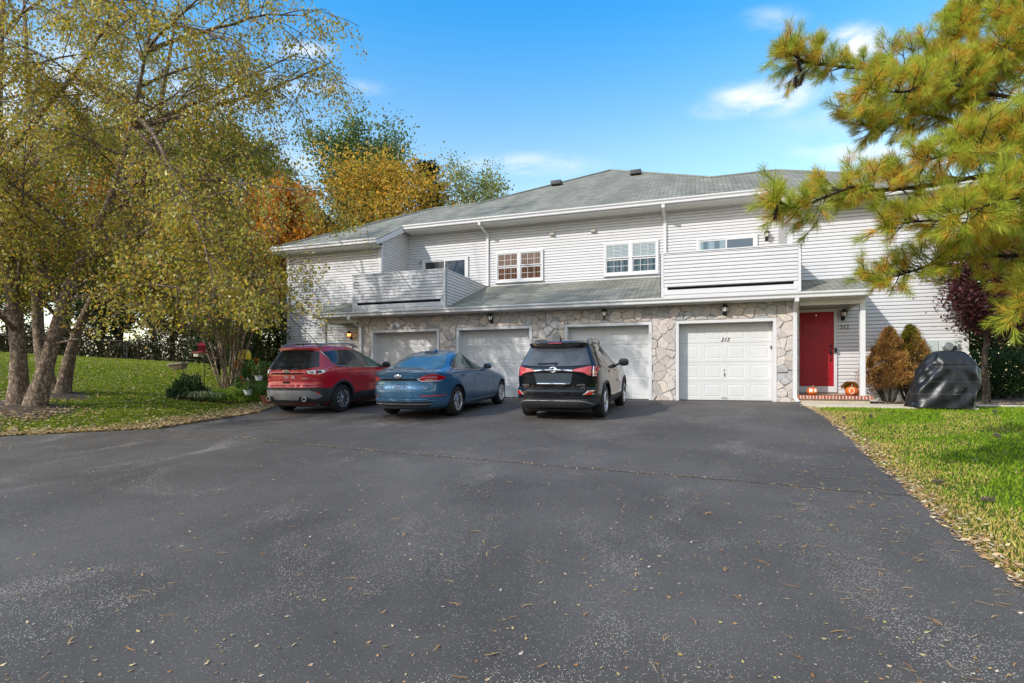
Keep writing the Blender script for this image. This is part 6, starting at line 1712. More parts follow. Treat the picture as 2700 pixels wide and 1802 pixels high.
def build_woods():
    rnd = random.Random(31)
    G = 'trees in the wood behind the fence'
    olive = ([(.16, .175, .022), (.23, .20, .028), (.31, .20, .026), (.11, .125, .018)], [.4, .3, .15, .15])
    gold = ([(.60, .34, .032), (.50, .31, .04), (.38, .28, .04), (.64, .42, .07), (.24, .22, .04)], [.32, .26, .18, .12, .12])
    orange = ([(.55, .20, .02), (.62, .27, .028), (.45, .13, .018), (.40, .25, .04)], [.34, .32, .18, .16])
    green = ([(.055, .085, .016), (.085, .115, .02), (.035, .055, .012)], [.4, .35, .25])
    dark = ([(.025, .038, .012), (.045, .058, .015), (.06, .055, .014)], [.5, .35, .15])
    pale = ([(.26, .28, .07), (.33, .33, .085), (.18, .21, .045)], [.4, .35, .25])
    specs = [  # photo column, top row, half width, distance, palette, kind, shape, low, leaf count
        (30, 330, 130, 42, olive, 'olive green tree at the left end of the wood', 'round', .30, 5200), (150, 280, 150, 46, olive, 'tall olive tree behind the birch trunks', 'round', .34, 5200), (262, 300, 120, 41, orange, 'rusty orange tree in the wood behind the birches', 'round', .34, 4200),
        (355, 250, 140, 45, olive, 'broad yellow green tree in the middle of the wood', 'round', .32, 5600), (470, 262, 130, 43, olive, 'olive tree right of the middle of the wood', 'round', .32, 5600), (568, 268, 105, 41, olive, 'bushy tree rising left of the orange maple', 'round', .28, 6200),
        (655, 395, 80, 35, orange, 'orange maple beside the left end of the house', 'round', .30, 6500), (700, 410, 60, 47, dark, 'dark tree between orange maple and pine', 'round', .12, 4200)]
    for x, top, hw, d, pal, lab, sh, lo, n in specs:
        p = dcol(x, 800, d); z = base_z(p.x, p.y); H = (dcol(x, top, d).z - z) * .97; r = hw / 1235 * d * 1.3
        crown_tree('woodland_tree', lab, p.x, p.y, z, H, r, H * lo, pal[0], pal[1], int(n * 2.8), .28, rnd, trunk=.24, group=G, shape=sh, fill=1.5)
    # behind the house
    G2 = 'trees behind the house roof'
    for x, top, hw, d, pal, lab, sh, lo, n, lf, gap in ((822, 300, 112, 48, ([(.11, .16, .04), (.16, .21, .055), (.075, .105, .028)], [.4, .35, .25]), 'tall green pine showing above the roof', 'open', .40, 12000, .22, .0),
            (892, 374, 140, 44, gold, 'golden maple showing above the roof', 'round', .34, 9500, .21, .05), (985, 342, 62, 49, dark, 'narrow dark conifer behind the golden maple', 'conifer', .25, 5000, .22, .0),
            (1085, 374, 84, 46, pale, 'thin pale green tree right of the dark conifer', 'open', .45, 3800, .18, .3), (1216, 432, 24, 58, pale, 'small tree top just clearing the roof line', 'open', .5, 900, .2, .2)):
        p = dcol(x, 800, d); H = dcol(x, top, d).z * .985; r = hw / 1235 * d * 1.45
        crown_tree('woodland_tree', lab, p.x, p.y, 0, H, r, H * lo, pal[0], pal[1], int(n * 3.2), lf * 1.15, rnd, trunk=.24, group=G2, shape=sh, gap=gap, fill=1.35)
    # extra trunks in the wood
    for x, w, d in ((18, .20, 38), (232, .20, 37.5), (275, .26, 37), (395, .22, 36.5), (452, .17, 37), (468, .2, 38), (560, .2, 36)):
        p = dcol(x, 830, d); z = base_z(p.x, p.y); r = random.Random(x)
        col = (olive, green, dark)[x % 3]
        crown_tree('woodland_tree', 'dark trunked tree standing close behind the fence', p.x, p.y, z, 8.5 + r.random() * 2, 2.8, 2.2, col[0], col[1], 6000, .24, r, trunk=w * .75, group=G)
    # scrub along the fence, one tangle
    n = 46000; t = RNG.random(n); X = FA[0] - 6 + (40) * t; s = RNG.normal(.9, .5, n); Y = FA[1] + (X - FA[0]) * FD[1] / FD[0] + s
    hmax = 1.0 + 2.2 * vnoise(X, Y, 1.1, 3) ** 1.5; Z = lawn(X, Y) + hmax * RNG.random(n) ** 1.1
    c = jitter_cols(pick([(.030, .038, .012), (.05, .05, .016), (.085, .055, .022), (.022, .026, .01), (.12, .06, .02)], n, [.35, .25, .15, .2, .05]), n, .3)
    tag(leaf_quads('undergrowth', np.stack([X, Y, Z], -1), rand_unit(n), RNG.uniform(.08, .22, n), c, M['leaf']), 'dark scrub tangled along the wire fence', 'undergrowth', kind='stuff')
    m = MB(); r = random.Random(8)
    for k in range(420):
        x = FA[0] - 4 + 36 * r.random(); y = FA[1] + (x - FA[0]) * FD[1] / FD[0] + r.uniform(.2, 2.5); z = base_z(x, y)
        P_, R_ = bough((x, y, z), (r.gauss(0, .5), r.gauss(0, .5), 1), r.uniform(.8, 2.6), .014, .004, 5, r, up=.0, wander=.5); m.tube(P_, R_, 3, cap=False)
    tag(m.build('undergrowth', M['twig']), 'bare brambles and stems behind the wire fence', 'undergrowth', kind='stuff')
    # chain link fence: posts and rails
    f = empty('wire_fence', (0, 0, 0)); tag(f, 'low weathered wire fence along the top of the left lawn', 'fence')
    L_ = 34; ra = MB(); npost = 13; tops = []
    for k in range(npost):
        q = FA + FD * (L_ * k / (npost - 1) - 4); z = base_z(q[0], q[1]); pm = MB(); pm.tube([(q[0], q[1], z - .2), (q[0], q[1], z + 1.22)], .03, 6); pm.build('post', M['old_wire'], f); tops.append((q[0], q[1], z + 1.2))
    ra.tube(tops, .02, 5); ra.build('rail', M['old_wire'], f)
    w = MB()
    for a, b in zip(tops, tops[1:]):
        for k in range(14):
            s = k / 14; e = min(1, s + .25)
            for (p, q) in (((s, 1.2), (e, .05)), ((s, .05), (e, 1.2))):
                A_ = Vector(a).lerp(Vector(b), p[0]); B_ = Vector(a).lerp(Vector(b), q[0]); w.tube([A_ + Vector((0, 0, p[1] - 1.2)), B_ + Vector((0, 0, q[1] - 1.2))], .002, 3, cap=False)
    w.build('wire', M['old_wire'], f); rebase(f, tops[6])
    # the far side of the road behind the viewer: what windows and paintwork mirror
    r = random.Random(77)
    for k, (x, y, h) in enumerate(((-44, -34, 12), (-34, -38, 12), (-25, -43, 13), (-16, -41, 11), (-7, -42, 12), (2, -44, 13), (11, -40, 11), (20, -42, 12), (30, -40, 12), (40, -36, 12))):
        pal = (olive, green, gold)[k % 3]
        crown_tree('roadside_tree', 'tree across the road behind the viewpoint', x, y, float(lawn(x, y)), h, 6.2, .8, pal[0], pal[1], 3600, .62, r, trunk=.3, group='trees across the road', fill=1.5)

def build_right_side():
    rnd = random.Random(41)
    # Japanese maple with its low dark purple canopy
    p = at(2600, 1000, 13.7); z = 0
    crown_tree('japanese_maple', 'purple leaved japanese maple at the right house corner', p.x, p.y, z, 3.45, 1.6, 1.9, [(.085, .022, .026), (.12, .034, .032), (.06, .018, .02), (.15, .06, .035)], [.4, .3, .2, .1], 14000, .085, rnd, trunk=.09, shape='open', fill=1.5)
    for u, d, H, r, lab, n in ((2630, 21, 6.5, 2.6, 'dark green tree behind the purple maple', 5200), (2790, 23, 8.5, 3.4, 'tall dark tree at the far right behind the house corner', 5200), (2600, 27, 9., 3., 'green tree rising behind the right house corner', 4200)):
        p = at(u, 1000, d); crown_tree('shade_tree', lab, p.x, p.y, 0, H, r, 1.3, [(.03, .05, .012), (.05, .08, .016), (.075, .10, .02), (.09, .075, .02)], [.35, .35, .2, .1], n * 2, .16, rnd, trunk=.12, fill=1.4, group='dark trees at the right house corner')
    # evergreen hedge shrub
    p = at(2640, 1040, 16.2); root = empty('laurel_shrub', (0, 0, 0)); tag(root, 'dense dark green laurel shrub behind the covered grill', 'shrub')
    n = 9000; v = rand_unit(n); rr = RNG.random(n) ** .35
    P = np.stack([p.x + v[:, 0] * rr * 1.45, p.y + .3 + v[:, 1] * rr * 1.0, .72 + v[:, 2] * rr * .78 + .1 * vnoise(v[:, 0] * 5, v[:, 1] * 5, 1.5)], -1); P = P[P[:, 2] > .03]
    c = jitter_cols(pick([(.035, .07, .018), (.055, .10, .022), (.022, .042, .012)], len(P), [.4, .3, .3]), len(P), .3)
    leaf_quads('crown', P, rand_unit(len(P)) + np.array([0, 0, .2]), RNG.uniform(.05, .10, len(P)), c, M['leaf'], root)
    m = MB(); r = random.Random(3)
    for k in range(16):
        P_, R_ = bough((p.x + r.gauss(0, .3), p.y + .3 + r.gauss(0, .2), 0), (r.gauss(0, .6), r.gauss(0, .5), 1), 1.2, .018, .006, 5, r); m.tube(P_, R_, 4)
    m.build('stem', M['twig'], root); rebase(root, (p.x, p.y + .3, 0))
    # two clipped conical evergreens, browned by drought
    for x, y, H, rad, lab, green in ((4.86, 16.75, 1.96, .66, 'brown dying conical evergreen beside the porch post', .06), (5.42, 16.98, 2.03, .62, 'conical evergreen still green at its tip, left of the meter boxes', .55)):
        root = empty('conical_shrub', (0, 0, 0)); tag(root, lab, 'shrub', 'conical evergreens by the right wall')
        cs = []; r = random.Random(int(x * 10))
        for k in range(190):                             # ragged sprays on a cone
            h = r.random() ** .85; a = r.uniform(0, 6.283)
            pr = float(np.interp(h, [0, .08, .22, .5, .8, 1.], [.62, .95, 1., .66, .26, .02])) * rad * r.uniform(.55, 1.06)
            cs.append((x + pr * math.cos(a), y + pr * math.sin(a) * .85, .40 + h * (H - .42), a, h, pr / rad))
        per = 150; c_ = np.repeat(np.array(cs), per, 0); n = len(c_)
        sg = .035 + .055 * (1 - c_[:, 4]); off = RNG.normal(0, 1, (n, 3)) * sg[:, None] * np.array([1, 1, .8])
        P = c_[:, :3] + off
        out = np.stack([np.cos(c_[:, 3]), np.sin(c_[:, 3]), .6 + 0 * c_[:, 0]], -1) + rand_unit(n) * .6
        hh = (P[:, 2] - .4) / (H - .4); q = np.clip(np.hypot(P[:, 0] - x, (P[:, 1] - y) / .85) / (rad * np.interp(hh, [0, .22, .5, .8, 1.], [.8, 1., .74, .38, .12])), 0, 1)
        g = RNG.random(n) < np.clip(green * 1.7 * (hh - .15) + (vnoise(P[:, 0] * 3, P[:, 2] * 3, 1.2, 6) - .55) * green * 2.4, 0, .92)
        c = np.where(g[:, None], pick([(.26, .28, .03), (.20, .21, .025), (.32, .28, .035)], n), pick([(.50, .25, .08), (.60, .34, .12), (.38, .18, .06), (.55, .36, .11)], n))
        c = jitter_cols(c, n, .3) * np.repeat(RNG.uniform(.7, 1.2, len(cs)), per)[:, None] * np.clip(.40 + .70 * q ** 2, 0, 1)[:, None]; keep = P[:, 2] > .3  # sprays tinted darker towards the axis to paint the inner shade
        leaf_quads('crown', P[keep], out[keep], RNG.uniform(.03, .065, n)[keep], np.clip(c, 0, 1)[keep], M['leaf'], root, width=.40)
        r = random.Random(int(x * 100))
        for k in range(5):
            a = r.uniform(0, 6.28); m = MB(); P_, R_ = bough((x + .08 * math.cos(a), y + .08 * math.sin(a), -.05), (math.cos(a) * .35, math.sin(a) * .3, 1), 1.0, .035, .012, 6, r); m.tube(P_, R_, 6); m.build('stem', M['bark_dark'], root, 60)
        rebase(root, (x, y, 0))

# --- the white pine that reaches in from the right
def build_pine():
    rnd = random.Random(61)
    root = empty('white_pine', (0, 0, 0)); tag(root, 'white pine with yellowing needles and cones reaching in over the right lawn', 'tree')
    D = 6.6
    tb = at(2980, 992, D + .3); m = MB()
    m.tube([Vector((tb.x, tb.y, base_z(tb.x, tb.y) - .2)), Vector((tb.x, tb.y, 1.5)), Vector((tb.x + .05, tb.y, 4)), Vector((tb.x, tb.y + .1, 8)), Vector((tb.x, tb.y, 12))], [.26, .21, .18, .12, .03], 14); m.build('trunk', M['bark_pine'], root, 60)
    boughs = [  # (photo points), distances, thickness
        ([(3000, 250), (2780, 210), (2555, 153), (2440, 184), (2306, 190), (2180, 176), (2115, 166), (2050, 150)], (6.6, 5.4), .05, 1.0),
        ([(3000, 560), (2760, 440), (2631, 371), (2536, 329), (2440, 300), (2383, 314), (2300, 338), (2235, 300)], (6.8, 5.6), .065, 1.0),
        ([(2990, 330), (2800, 290), (2640, 250), (2500, 230), (2380, 245), (2290, 250)], (6.4, 5.0), .04, 1.0),
        ([(3000, 600), (2850, 500), (2700, 452), (2459, 480), (2330, 498), (2230, 509), (2120, 530), (2040, 522)], (6.0, 4.6), .05, 1.0),
        ([(3000, 520), (2850, 430), (2700, 395), (2560, 400), (2450, 430)], (5.6, 4.6), .04, 1.0),
        ([(3000, 760), (2850, 690), (2685, 676), (2506, 682), (2400, 710), (2325, 742)], (6.0, 5.0), .04, 1.0),
        ([(3000, 700), (2860, 620), (2700, 596), (2560, 592), (2447, 592), (2340, 596)], (5.8, 4.8), .04, 1.0),
        ([(3000, 640), (2860, 545), (2720, 530), (2600, 540), (2500, 560)], (5.2, 4.2), .035, .9),
        ([(3000, 60), (2800, 20), (2640, 30), (2560, 50), (2530, 80)], (6.8, 6.0), .045, 1.0),
        ([(3000, -60), (2820, -120), (2680, -90), (2590, -30), (2545, 20)], (6.8, 6.2), .045, 1.0),
        ([(3000, 200), (2850, 130), (2700, 130), (2600, 165), (2560, 200)], (6.4, 5.6), .04, 1.0),
        ([(2990, 30), (2850, -60), (2740, 10), (2680, 90), (2640, 120)], (6.2, 5.6), .04, 1.0),
        ([(2980, 860), (2880, 800), (2800, 790), (2735, 800), (2700, 815)], (4.9, 4.4), .022, .7),
        ([(2990, 420), (2880, 330), (2760, 320), (2660, 330)], (5.6, 4.9), .035, .9)]
    lm = MB(); T = []; B_ = []
    for pts, (d0, d1), r, k in boughs: B_.append(([at(u, v, d0 + (d1 - d0) * i / (len(pts) - 1)) for i, (u, v) in enumerate(pts)], r, k))
    for i in range(9):                                   # the far side of the tree
        a = R(-70 + 19 * i); h = 3.2 + 6.5 * ((i * 5) % 9) / 9; o_ = Vector((tb.x, tb.y, h)); L0 = 3.2 - .2 * (h - 3.2)
        B_.append(([o_ + Vector((math.cos(a), math.sin(a), .22 * s - .12 * s * s)) * L0 * s for s in (0, .25, .5, .75, 1.)], .05, .55))
    for Q, r, k in B_:
        n = len(Q)
        Q = [q + Vector((rnd.gauss(0, .02), rnd.gauss(0, .06), rnd.gauss(0, .02))) for q in Q]
        S = []
        for i in range(n - 1):
            a = Q[max(i - 1, 0)]; b = Q[i]; c = Q[i + 1]; d = Q[min(i + 2, n - 1)]
            for j in range(5):
                t = j / 5; S.append(.5 * ((2 * b) + (c - a) * t + (2 * a - 5 * b + 4 * c - d) * t * t + (3 * b - a - 3 * c + d) * t ** 3))
        S.append(Q[-1]); lm.tube(S, [r * .62 * (1 - .85 * i / (len(S) - 1)) + .003 for i in range(len(S))], 7)
        L_ = sum((S[i + 1] - S[i]).length for i in range(len(S) - 1)); ns = int(L_ * 31 * k) + 4
        T.append((S[-1], (S[-1] - S[-3]).normalized()))
        for j in range(ns):
            if rnd.random() < .12: continue
            t = .10 + .90 * (j + rnd.random()) / ns
            q, dd = along(S, min(.999, t)); a = rnd.uniform(0, 6.28); o = dd.orthogonal().normalized(); o = Matrix.Rotation(a, 3, dd) @ o
            ln = rnd.uniform(.16, .58) * (1.2 - .9 * t)
            v = dd * .75 + o * .85 + Vector((0, 0, rnd.uniform(-.05, .35)))
            P2, R2 = bough(q, v, ln, .006, .003, 4, rnd, up=.25, wander=.22); lm.tube(P2, R2, 4, cap=False)
            T.append((P2[-1], (P2[-1] - P2[-2]).normalized()))
            for i in range(int(ln / .11)):
                q2, d2 = along(P2, .25 + .7 * rnd.random()); o2 = Matrix.Rotation(rnd.uniform(0, 6.28), 3, d2) @ d2.orthogonal().normalized()
                P3, R3 = bough(q2, d2 + o2 * .9, rnd.uniform(.06, .20), .005, .003, 3, rnd, up=.3); lm.tube(P3, R3, 3, cap=False); T.append((P3[-1], (P3[-1] - P3[-2]).normalized()))
    lm.build('boughs', M['bark_pine'], root, 60)
    # each shoot: fresh green needles towards the tip, older amber ones behind
    P = []; AX = []; SZ = []; C = []
    g = [(.42, .50, .04), (.54, .58, .06), (.32, .42, .04), (.60, .58, .08)]; o = [(.80, .46, .045), (.86, .56, .07), (.68, .34, .035), (.78, .60, .10)]
    for p, d in T:
        old = rnd.random() < .50; sz = rnd.uniform(.085, .13)
        for k in range(96):
            s = rnd.random(); b = p - d * (.115 * s); amber = old and s > .30
            w = Vector((rnd.gauss(0, 1), rnd.gauss(0, 1), rnd.gauss(0, 1))); w = (w - d * w.dot(d)).normalized()
            ax = d * rnd.uniform(.5, 1.1) + w * rnd.uniform(.25, .8) + Vector((0, 0, -.28 if amber else -.12))
            P.append(b); AX.append(ax); SZ.append(sz * rnd.uniform(.8, 1.15)); c = rnd.choice(o if amber else g); f = rnd.uniform(.75, 1.2); C.append((c[0] * f, c[1] * f, c[2] * f))
    P = np.array([tuple(v) for v in P]); AX = np.array([tuple(v) for v in AX])
    leaf_quads('needles', P, AX, np.array(SZ), np.array(C), M['needle'], root, width=.028)
    # cones hanging at two branch tips
    def cone(p, ax, L, w, parent=None):
        m = MB(); ax = ax.normalized(); q = ax.to_track_quat('Z', 'Y').to_matrix().to_4x4(); T_ = Matrix.Translation(p) @ q
        m.lathe([(.002, 0), (w * .35, L * .1), (w * .4, L * .6), (.004, L)], 8, mat=T_)
        for i in range(46):
            t = i / 46; a = i * 2.4; r = w * (.35 + .75 * math.sin(math.pi * (.12 + .80 * t))); z = L * (.04 + .93 * t)
            c, s = math.cos(a), math.sin(a); e = L * .10
            m.add([T_ @ Vector(v) for v in ((c * r * .3 - s * e * .3, s * r * .3 + c * e * .3, z), (c * r * .3 + s * e * .3, s * r * .3 - c * e * .3, z), (c * r + s * e * .5, s * r - c * e * .5, z + e * .8), (c * r * 1.1, s * r * 1.1, z + e * 1.1), (c * r - s * e * .5, s * r + c * e * .5, z + e * .8))], ((0, 1, 2, 3, 4),))
        return m
    cm = basic('cone_scales', (.055, .034, .022), .8, noise=.4, nscale=30)
    for u, v, d in ((2104, 156, 5.45), (2098, 200, 5.45), (2120, 192, 5.4), (2050, 540, 4.62)):
        p = at(u, v, d); cone(p, Vector((rnd.gauss(0, .25), rnd.gauss(0, .25), -1)), .13, .026).build('pine_cone', cm, root)
    rebase(root, (tb.x, tb.y, base_z(tb.x, tb.y)))
    # fallen cones on the grass
    for k, (u, v, lab) in enumerate(((2226, 1102, 'fallen pine cone on the grass nearest the concrete walk'), (2292, 1098, 'fallen pine cone on the grass below the covered grill, left of its corner'), (2632, 1086, 'dark pine cone in the shade right of the covered grill'), (2455, 1268, 'large dark pine cone near the straw coloured drive edge'), (2582, 1316, 'pale pine cone half sunk in the grass, lowest of all'), (2640, 1150, 'pine cone on the grass at the right edge of the picture'))):
        d = 9.
        for _ in range(60):
            p = at(u, v, d); d = max(3, d + (p.z - base_z(p.x, p.y) - .035) * 3)
        a = rnd.uniform(0, 6.28); o = cone(Vector((0, 0, 0)), Vector((math.cos(a), math.sin(a), .1)), .12, .03).build('pine_cone', basic('grey_cone_scales', (.10, .08, .065), .85, noise=.4, nscale=30))
        o.location = p; tag(o, lab, 'pine cone', 'pine cones fallen on the right lawn')
build_birches(); build_woods(); build_right_side(); build_pine()
# ------------------------------------------------------------------ porch things, covered grill, garden bed
def pumpkin(x, y, z, r, label, face):
    root = empty('pumpkin', (x, y, z)); tag(root, label, 'pumpkin', 'pumpkins on the brick step')
    m = MB(); n, k = 40, 16
    for i in range(k + 1):
        th = math.pi * i / k
        for j in range(n):
            a = 2 * math.pi * j / n; rib = 1 - .07 * abs(math.sin(a * 5)) ** .5 * 0 - .06 * (1 - abs(math.cos(a * 5))) ** 2
            rr = r * math.sin(th) ** .8 * rib; zz = r * .80 + r * .80 * math.cos(th) - (.10 * r if i == 0 else 0)
            m.v.append((rr * math.cos(a), rr * math.sin(a), max(0, zz)))
    for i in range(k):
        for j in range(n): m.f.append((i * n + j, (i + 1) * n + j, (i + 1) * n + (j + 1) % n, i * n + (j + 1) % n)); m.m.append(0)
    b = m.build('skin', M['pumpkin'], root, 60)
    s = MB(); s.tube([(0, 0, r * 1.48), (.005, 0, r * 1.70), (.025, .01, r * 1.88)], [.022, .014, .016], 6); s.build('stem', M['bark_pale'], root, 60)
    f = MB()
    if face == 'letter':
        pts = [Vector((-.02 * 1 + .055 * math.cos(t), 0, r * .88 + .075 * math.sin(t))) for t in np.linspace(0, 2 * math.pi, 25)]
        q = [(p.x, -math.sqrt(max(.0001, r * r * 1.0 - p.x ** 2 - ((p.z - r * .8) * 1.25) ** 2)) - .004, p.z) for p in pts]; f.tube(q, .011, 6, cap=False)
    else:
        for sx in (-1, 1):
            vs = []
            for i in range(7):
                for j in range(7):
                    px = sx * .055 + (i / 6 - .5) * .075; pz = r * 1.0 + (j / 6 - .5) * .105; dy = r * r - px * px - ((pz - r * .8) * 1.25) ** 2
                    vs.append((px, -math.sqrt(max(1e-4, dy)) - .005, pz))
            f.add(vs, [(i * 7 + j, i * 7 + 7 + j, i * 7 + 8 + j, i * 7 + 1 + j) for i in range(6) for j in range(6)])
    f.build('painted_mark', basic('pumpkin_paint', (.80, .62, .50), .5, noise=.1), root, 60)
    return root

def build_porch_things():
    pumpkin(2.99, 16.36, .185, .135, 'small pumpkin with pale painted patches left of the door', 'patch')
    pumpkin(3.90, 16.34, .185, .148, 'pumpkin with a pale ring painted on its front', 'letter')
    p = pumpkin(4.03, 16.60, .185, .12, 'plain red orange pumpkin half hidden behind the porch post', 'none')
    for c in list(p.children):
        if c.name.startswith('painted'): bpy.data.objects.remove(c)
    # pot of bronze chrysanthemums
    root = empty('flower_pot', (3.99, 16.85, .185)); tag(root, 'pot of bronze chrysanthemums behind the ringed pumpkin', 'potted plant')
    m = MB(); m.lathe([(.09, 0), (.13, .16), (.14, .165), (.14, .19), (.12, .19), (.11, .12)], 18); m.build('pot', basic('dark_pot', (.05, .03, .02), .6, noise=.1), root, 40)
    n = 900; v = rand_unit(n); v[:, 2] = np.abs(v[:, 2]); P = v * np.array([.20, .18, .17]) * (RNG.random(n) ** .3)[:, None] + np.array([0, 0, .19])
    c = jitter_cols(pick([(.40, .14, .02), (.30, .08, .015), (.08, .11, .02), (.50, .24, .04)], n), n, .25); leaf_quads('flowers', P, v + rand_unit(n) * .6, np.full(n, .04), c, M['leaf'], root, width=.8)
    m = MB(); m.bbox(3.06, 3.78, 16.52, 16.98, .186, .198, .004); tag(m.build('doormat', basic('doormat_fibre', (.28, .20, .075), .95, noise=.3, nscale=30, bump=.6)), 'tan doormat lying before the red door', 'doormat')
    # grill under a taped black sheet
    bm = bmesh.new()
    cx, cy = 5.42, 14.85; z0 = -.012
    nU, nV = 88, 46; V = []
    rr = random.Random(9)
    folds = [(rr.uniform(0, 6.28), rr.uniform(.2, .9), rr.uniform(5, 16), rr.uniform(.006, .014)) for _ in range(9)]
    for j in range(nV + 1):
        t = j / nV
        h = 1.26 * min(1, t / .80) if t < .8 else 1.26
        for i in range(nU):
            a = 2 * math.pi * i / nU; c, s = math.cos(a), math.sin(a)
            f = min(1, h / 1.26)
            # half widths: a skirt that spreads to the left, a rounded hood on top
            wl = .76 - .36 * f ** 1.05; wr = .46 + .13 * math.sin(min(1, f * 1.15) ** 1.6 * 2.6); d = .42 - .08 * f
            ex = 4.2 - 1.6 * f
            rad = 1 / (abs(c) ** ex + abs(s) ** ex) ** (1 / ex)
            x = (wr if c > 0 else wl) * rad * c; y = d * rad * s
            roundoff = 1 - max(0, (f - .62) / .38) ** 2.6 * .42
            x = x * (1 - (1 - roundoff) * .9); y *= roundoff
            z = h
            if t >= .8:
                k = (1 - t) / .2; x *= k ** .75; y *= k ** .75; z = 1.26 + .035 * math.sin((1 - k) * 1.57)
                x -= .04 * (1 - k)
            # creases running down from the hood and horizontal tape lines
            cr = 0
            for fa, fh, fk, fm in folds: cr += fm * math.sin(fk * (a - fa) + 5 * math.sin(h * 3 + fa)) * math.exp(-((h / 1.3 - fh) / .5) ** 2)
            cr *= min(1, 3 * (1 - t) + .1)
            pinch = -.022 * math.exp(-((h - .93) / .03) ** 2)
            x += c * (cr + pinch); y += s * (cr + pinch)
            V.append((cx + x, cy + y, z0 + max(0.0, z - (0.02 * math.sin(a * 3) if j == 0 else 0))))
    m = MB(); m.v = V
    for j in range(nV):
        for i in range(nU):
            a = j * nU + i; b = j * nU + (i + 1) % nU; m.f.append((a, b, b + nU, a + nU)); m.m.append(0)
    m.f.append(tuple(nV * nU + i for i in range(nU))); m.m.append(0)
    o = m.build('covered_grill', M['tarp'], None, 60); tag(o, 'barbecue grill wrapped in a creased black plastic cover on the walk', 'covered grill')
    w = MB()
    for hh in (.31, .60, .93):                           # seams where sheets overlap
        j = int(hh / 1.26 * .8 * nV); idx = [j * nU + i for i in range(nU) if math.sin(2 * math.pi * i / nU) < .2]
        idx.sort(key=lambda q: V[q][0]); q = [Vector(V[i]) + Vector((0, -.006, 0)) for i in idx if V[i][1] < cy - .02]
        if len(q) > 3: w.tube(q, .005, 5)
    w.build('seam', basic('tarp_edge', (.09, .09, .10), .35, noise=.3, nscale=20), o)
    # hose end on the strip
    m = MB(); m.tube([(5.98, 15.3, .25), (6.06, 15.25, .12), (6.13, 15.2, .02), (6.15, 15.1, -.02)], .012, 6); tag(m.build('hose', M['galv']), 'grey hose end beside the covered grill', 'hose')

def mound(name, label, x, y, rx, ry, h, pal, n, leaf, group=None, width=.6, cat='plant', up=.3):
    root = empty(name, (x, y, base_z(x, y))); tag(root, label, cat, group)
    v = rand_unit(n); v[:, 2] = np.abs(v[:, 2]); q = RNG.random(n) ** .33
    lump = 1 + .18 * np.sin(v[:, 0] * 7 + x) * np.cos(v[:, 1] * 6) + .1 * np.sin(v[:, 2] * 11 + y * 3)
    P = v * np.array([rx, ry, h]) * (q * lump)[:, None]
    c = jitter_cols(pick(pal, n), n, .3) * (.4 + .65 * q[:, None] ** 2)  # inner leaves darkened: foliage shading put into the colour
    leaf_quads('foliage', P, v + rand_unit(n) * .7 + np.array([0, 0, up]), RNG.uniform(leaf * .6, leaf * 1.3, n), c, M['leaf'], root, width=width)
    m = MB(); r = random.Random(int(abs(x * 97)))
    for k in range(7):
        P_, R_ = bough((r.gauss(0, rx * .15), r.gauss(0, ry * .15), -.03), (r.gauss(0, .5), r.gauss(0, .5), 1), h * .8, .010, .004, 4, r); m.tube(P_, R_, 4)
    m.build('stems', M['twig'], root)
    return root

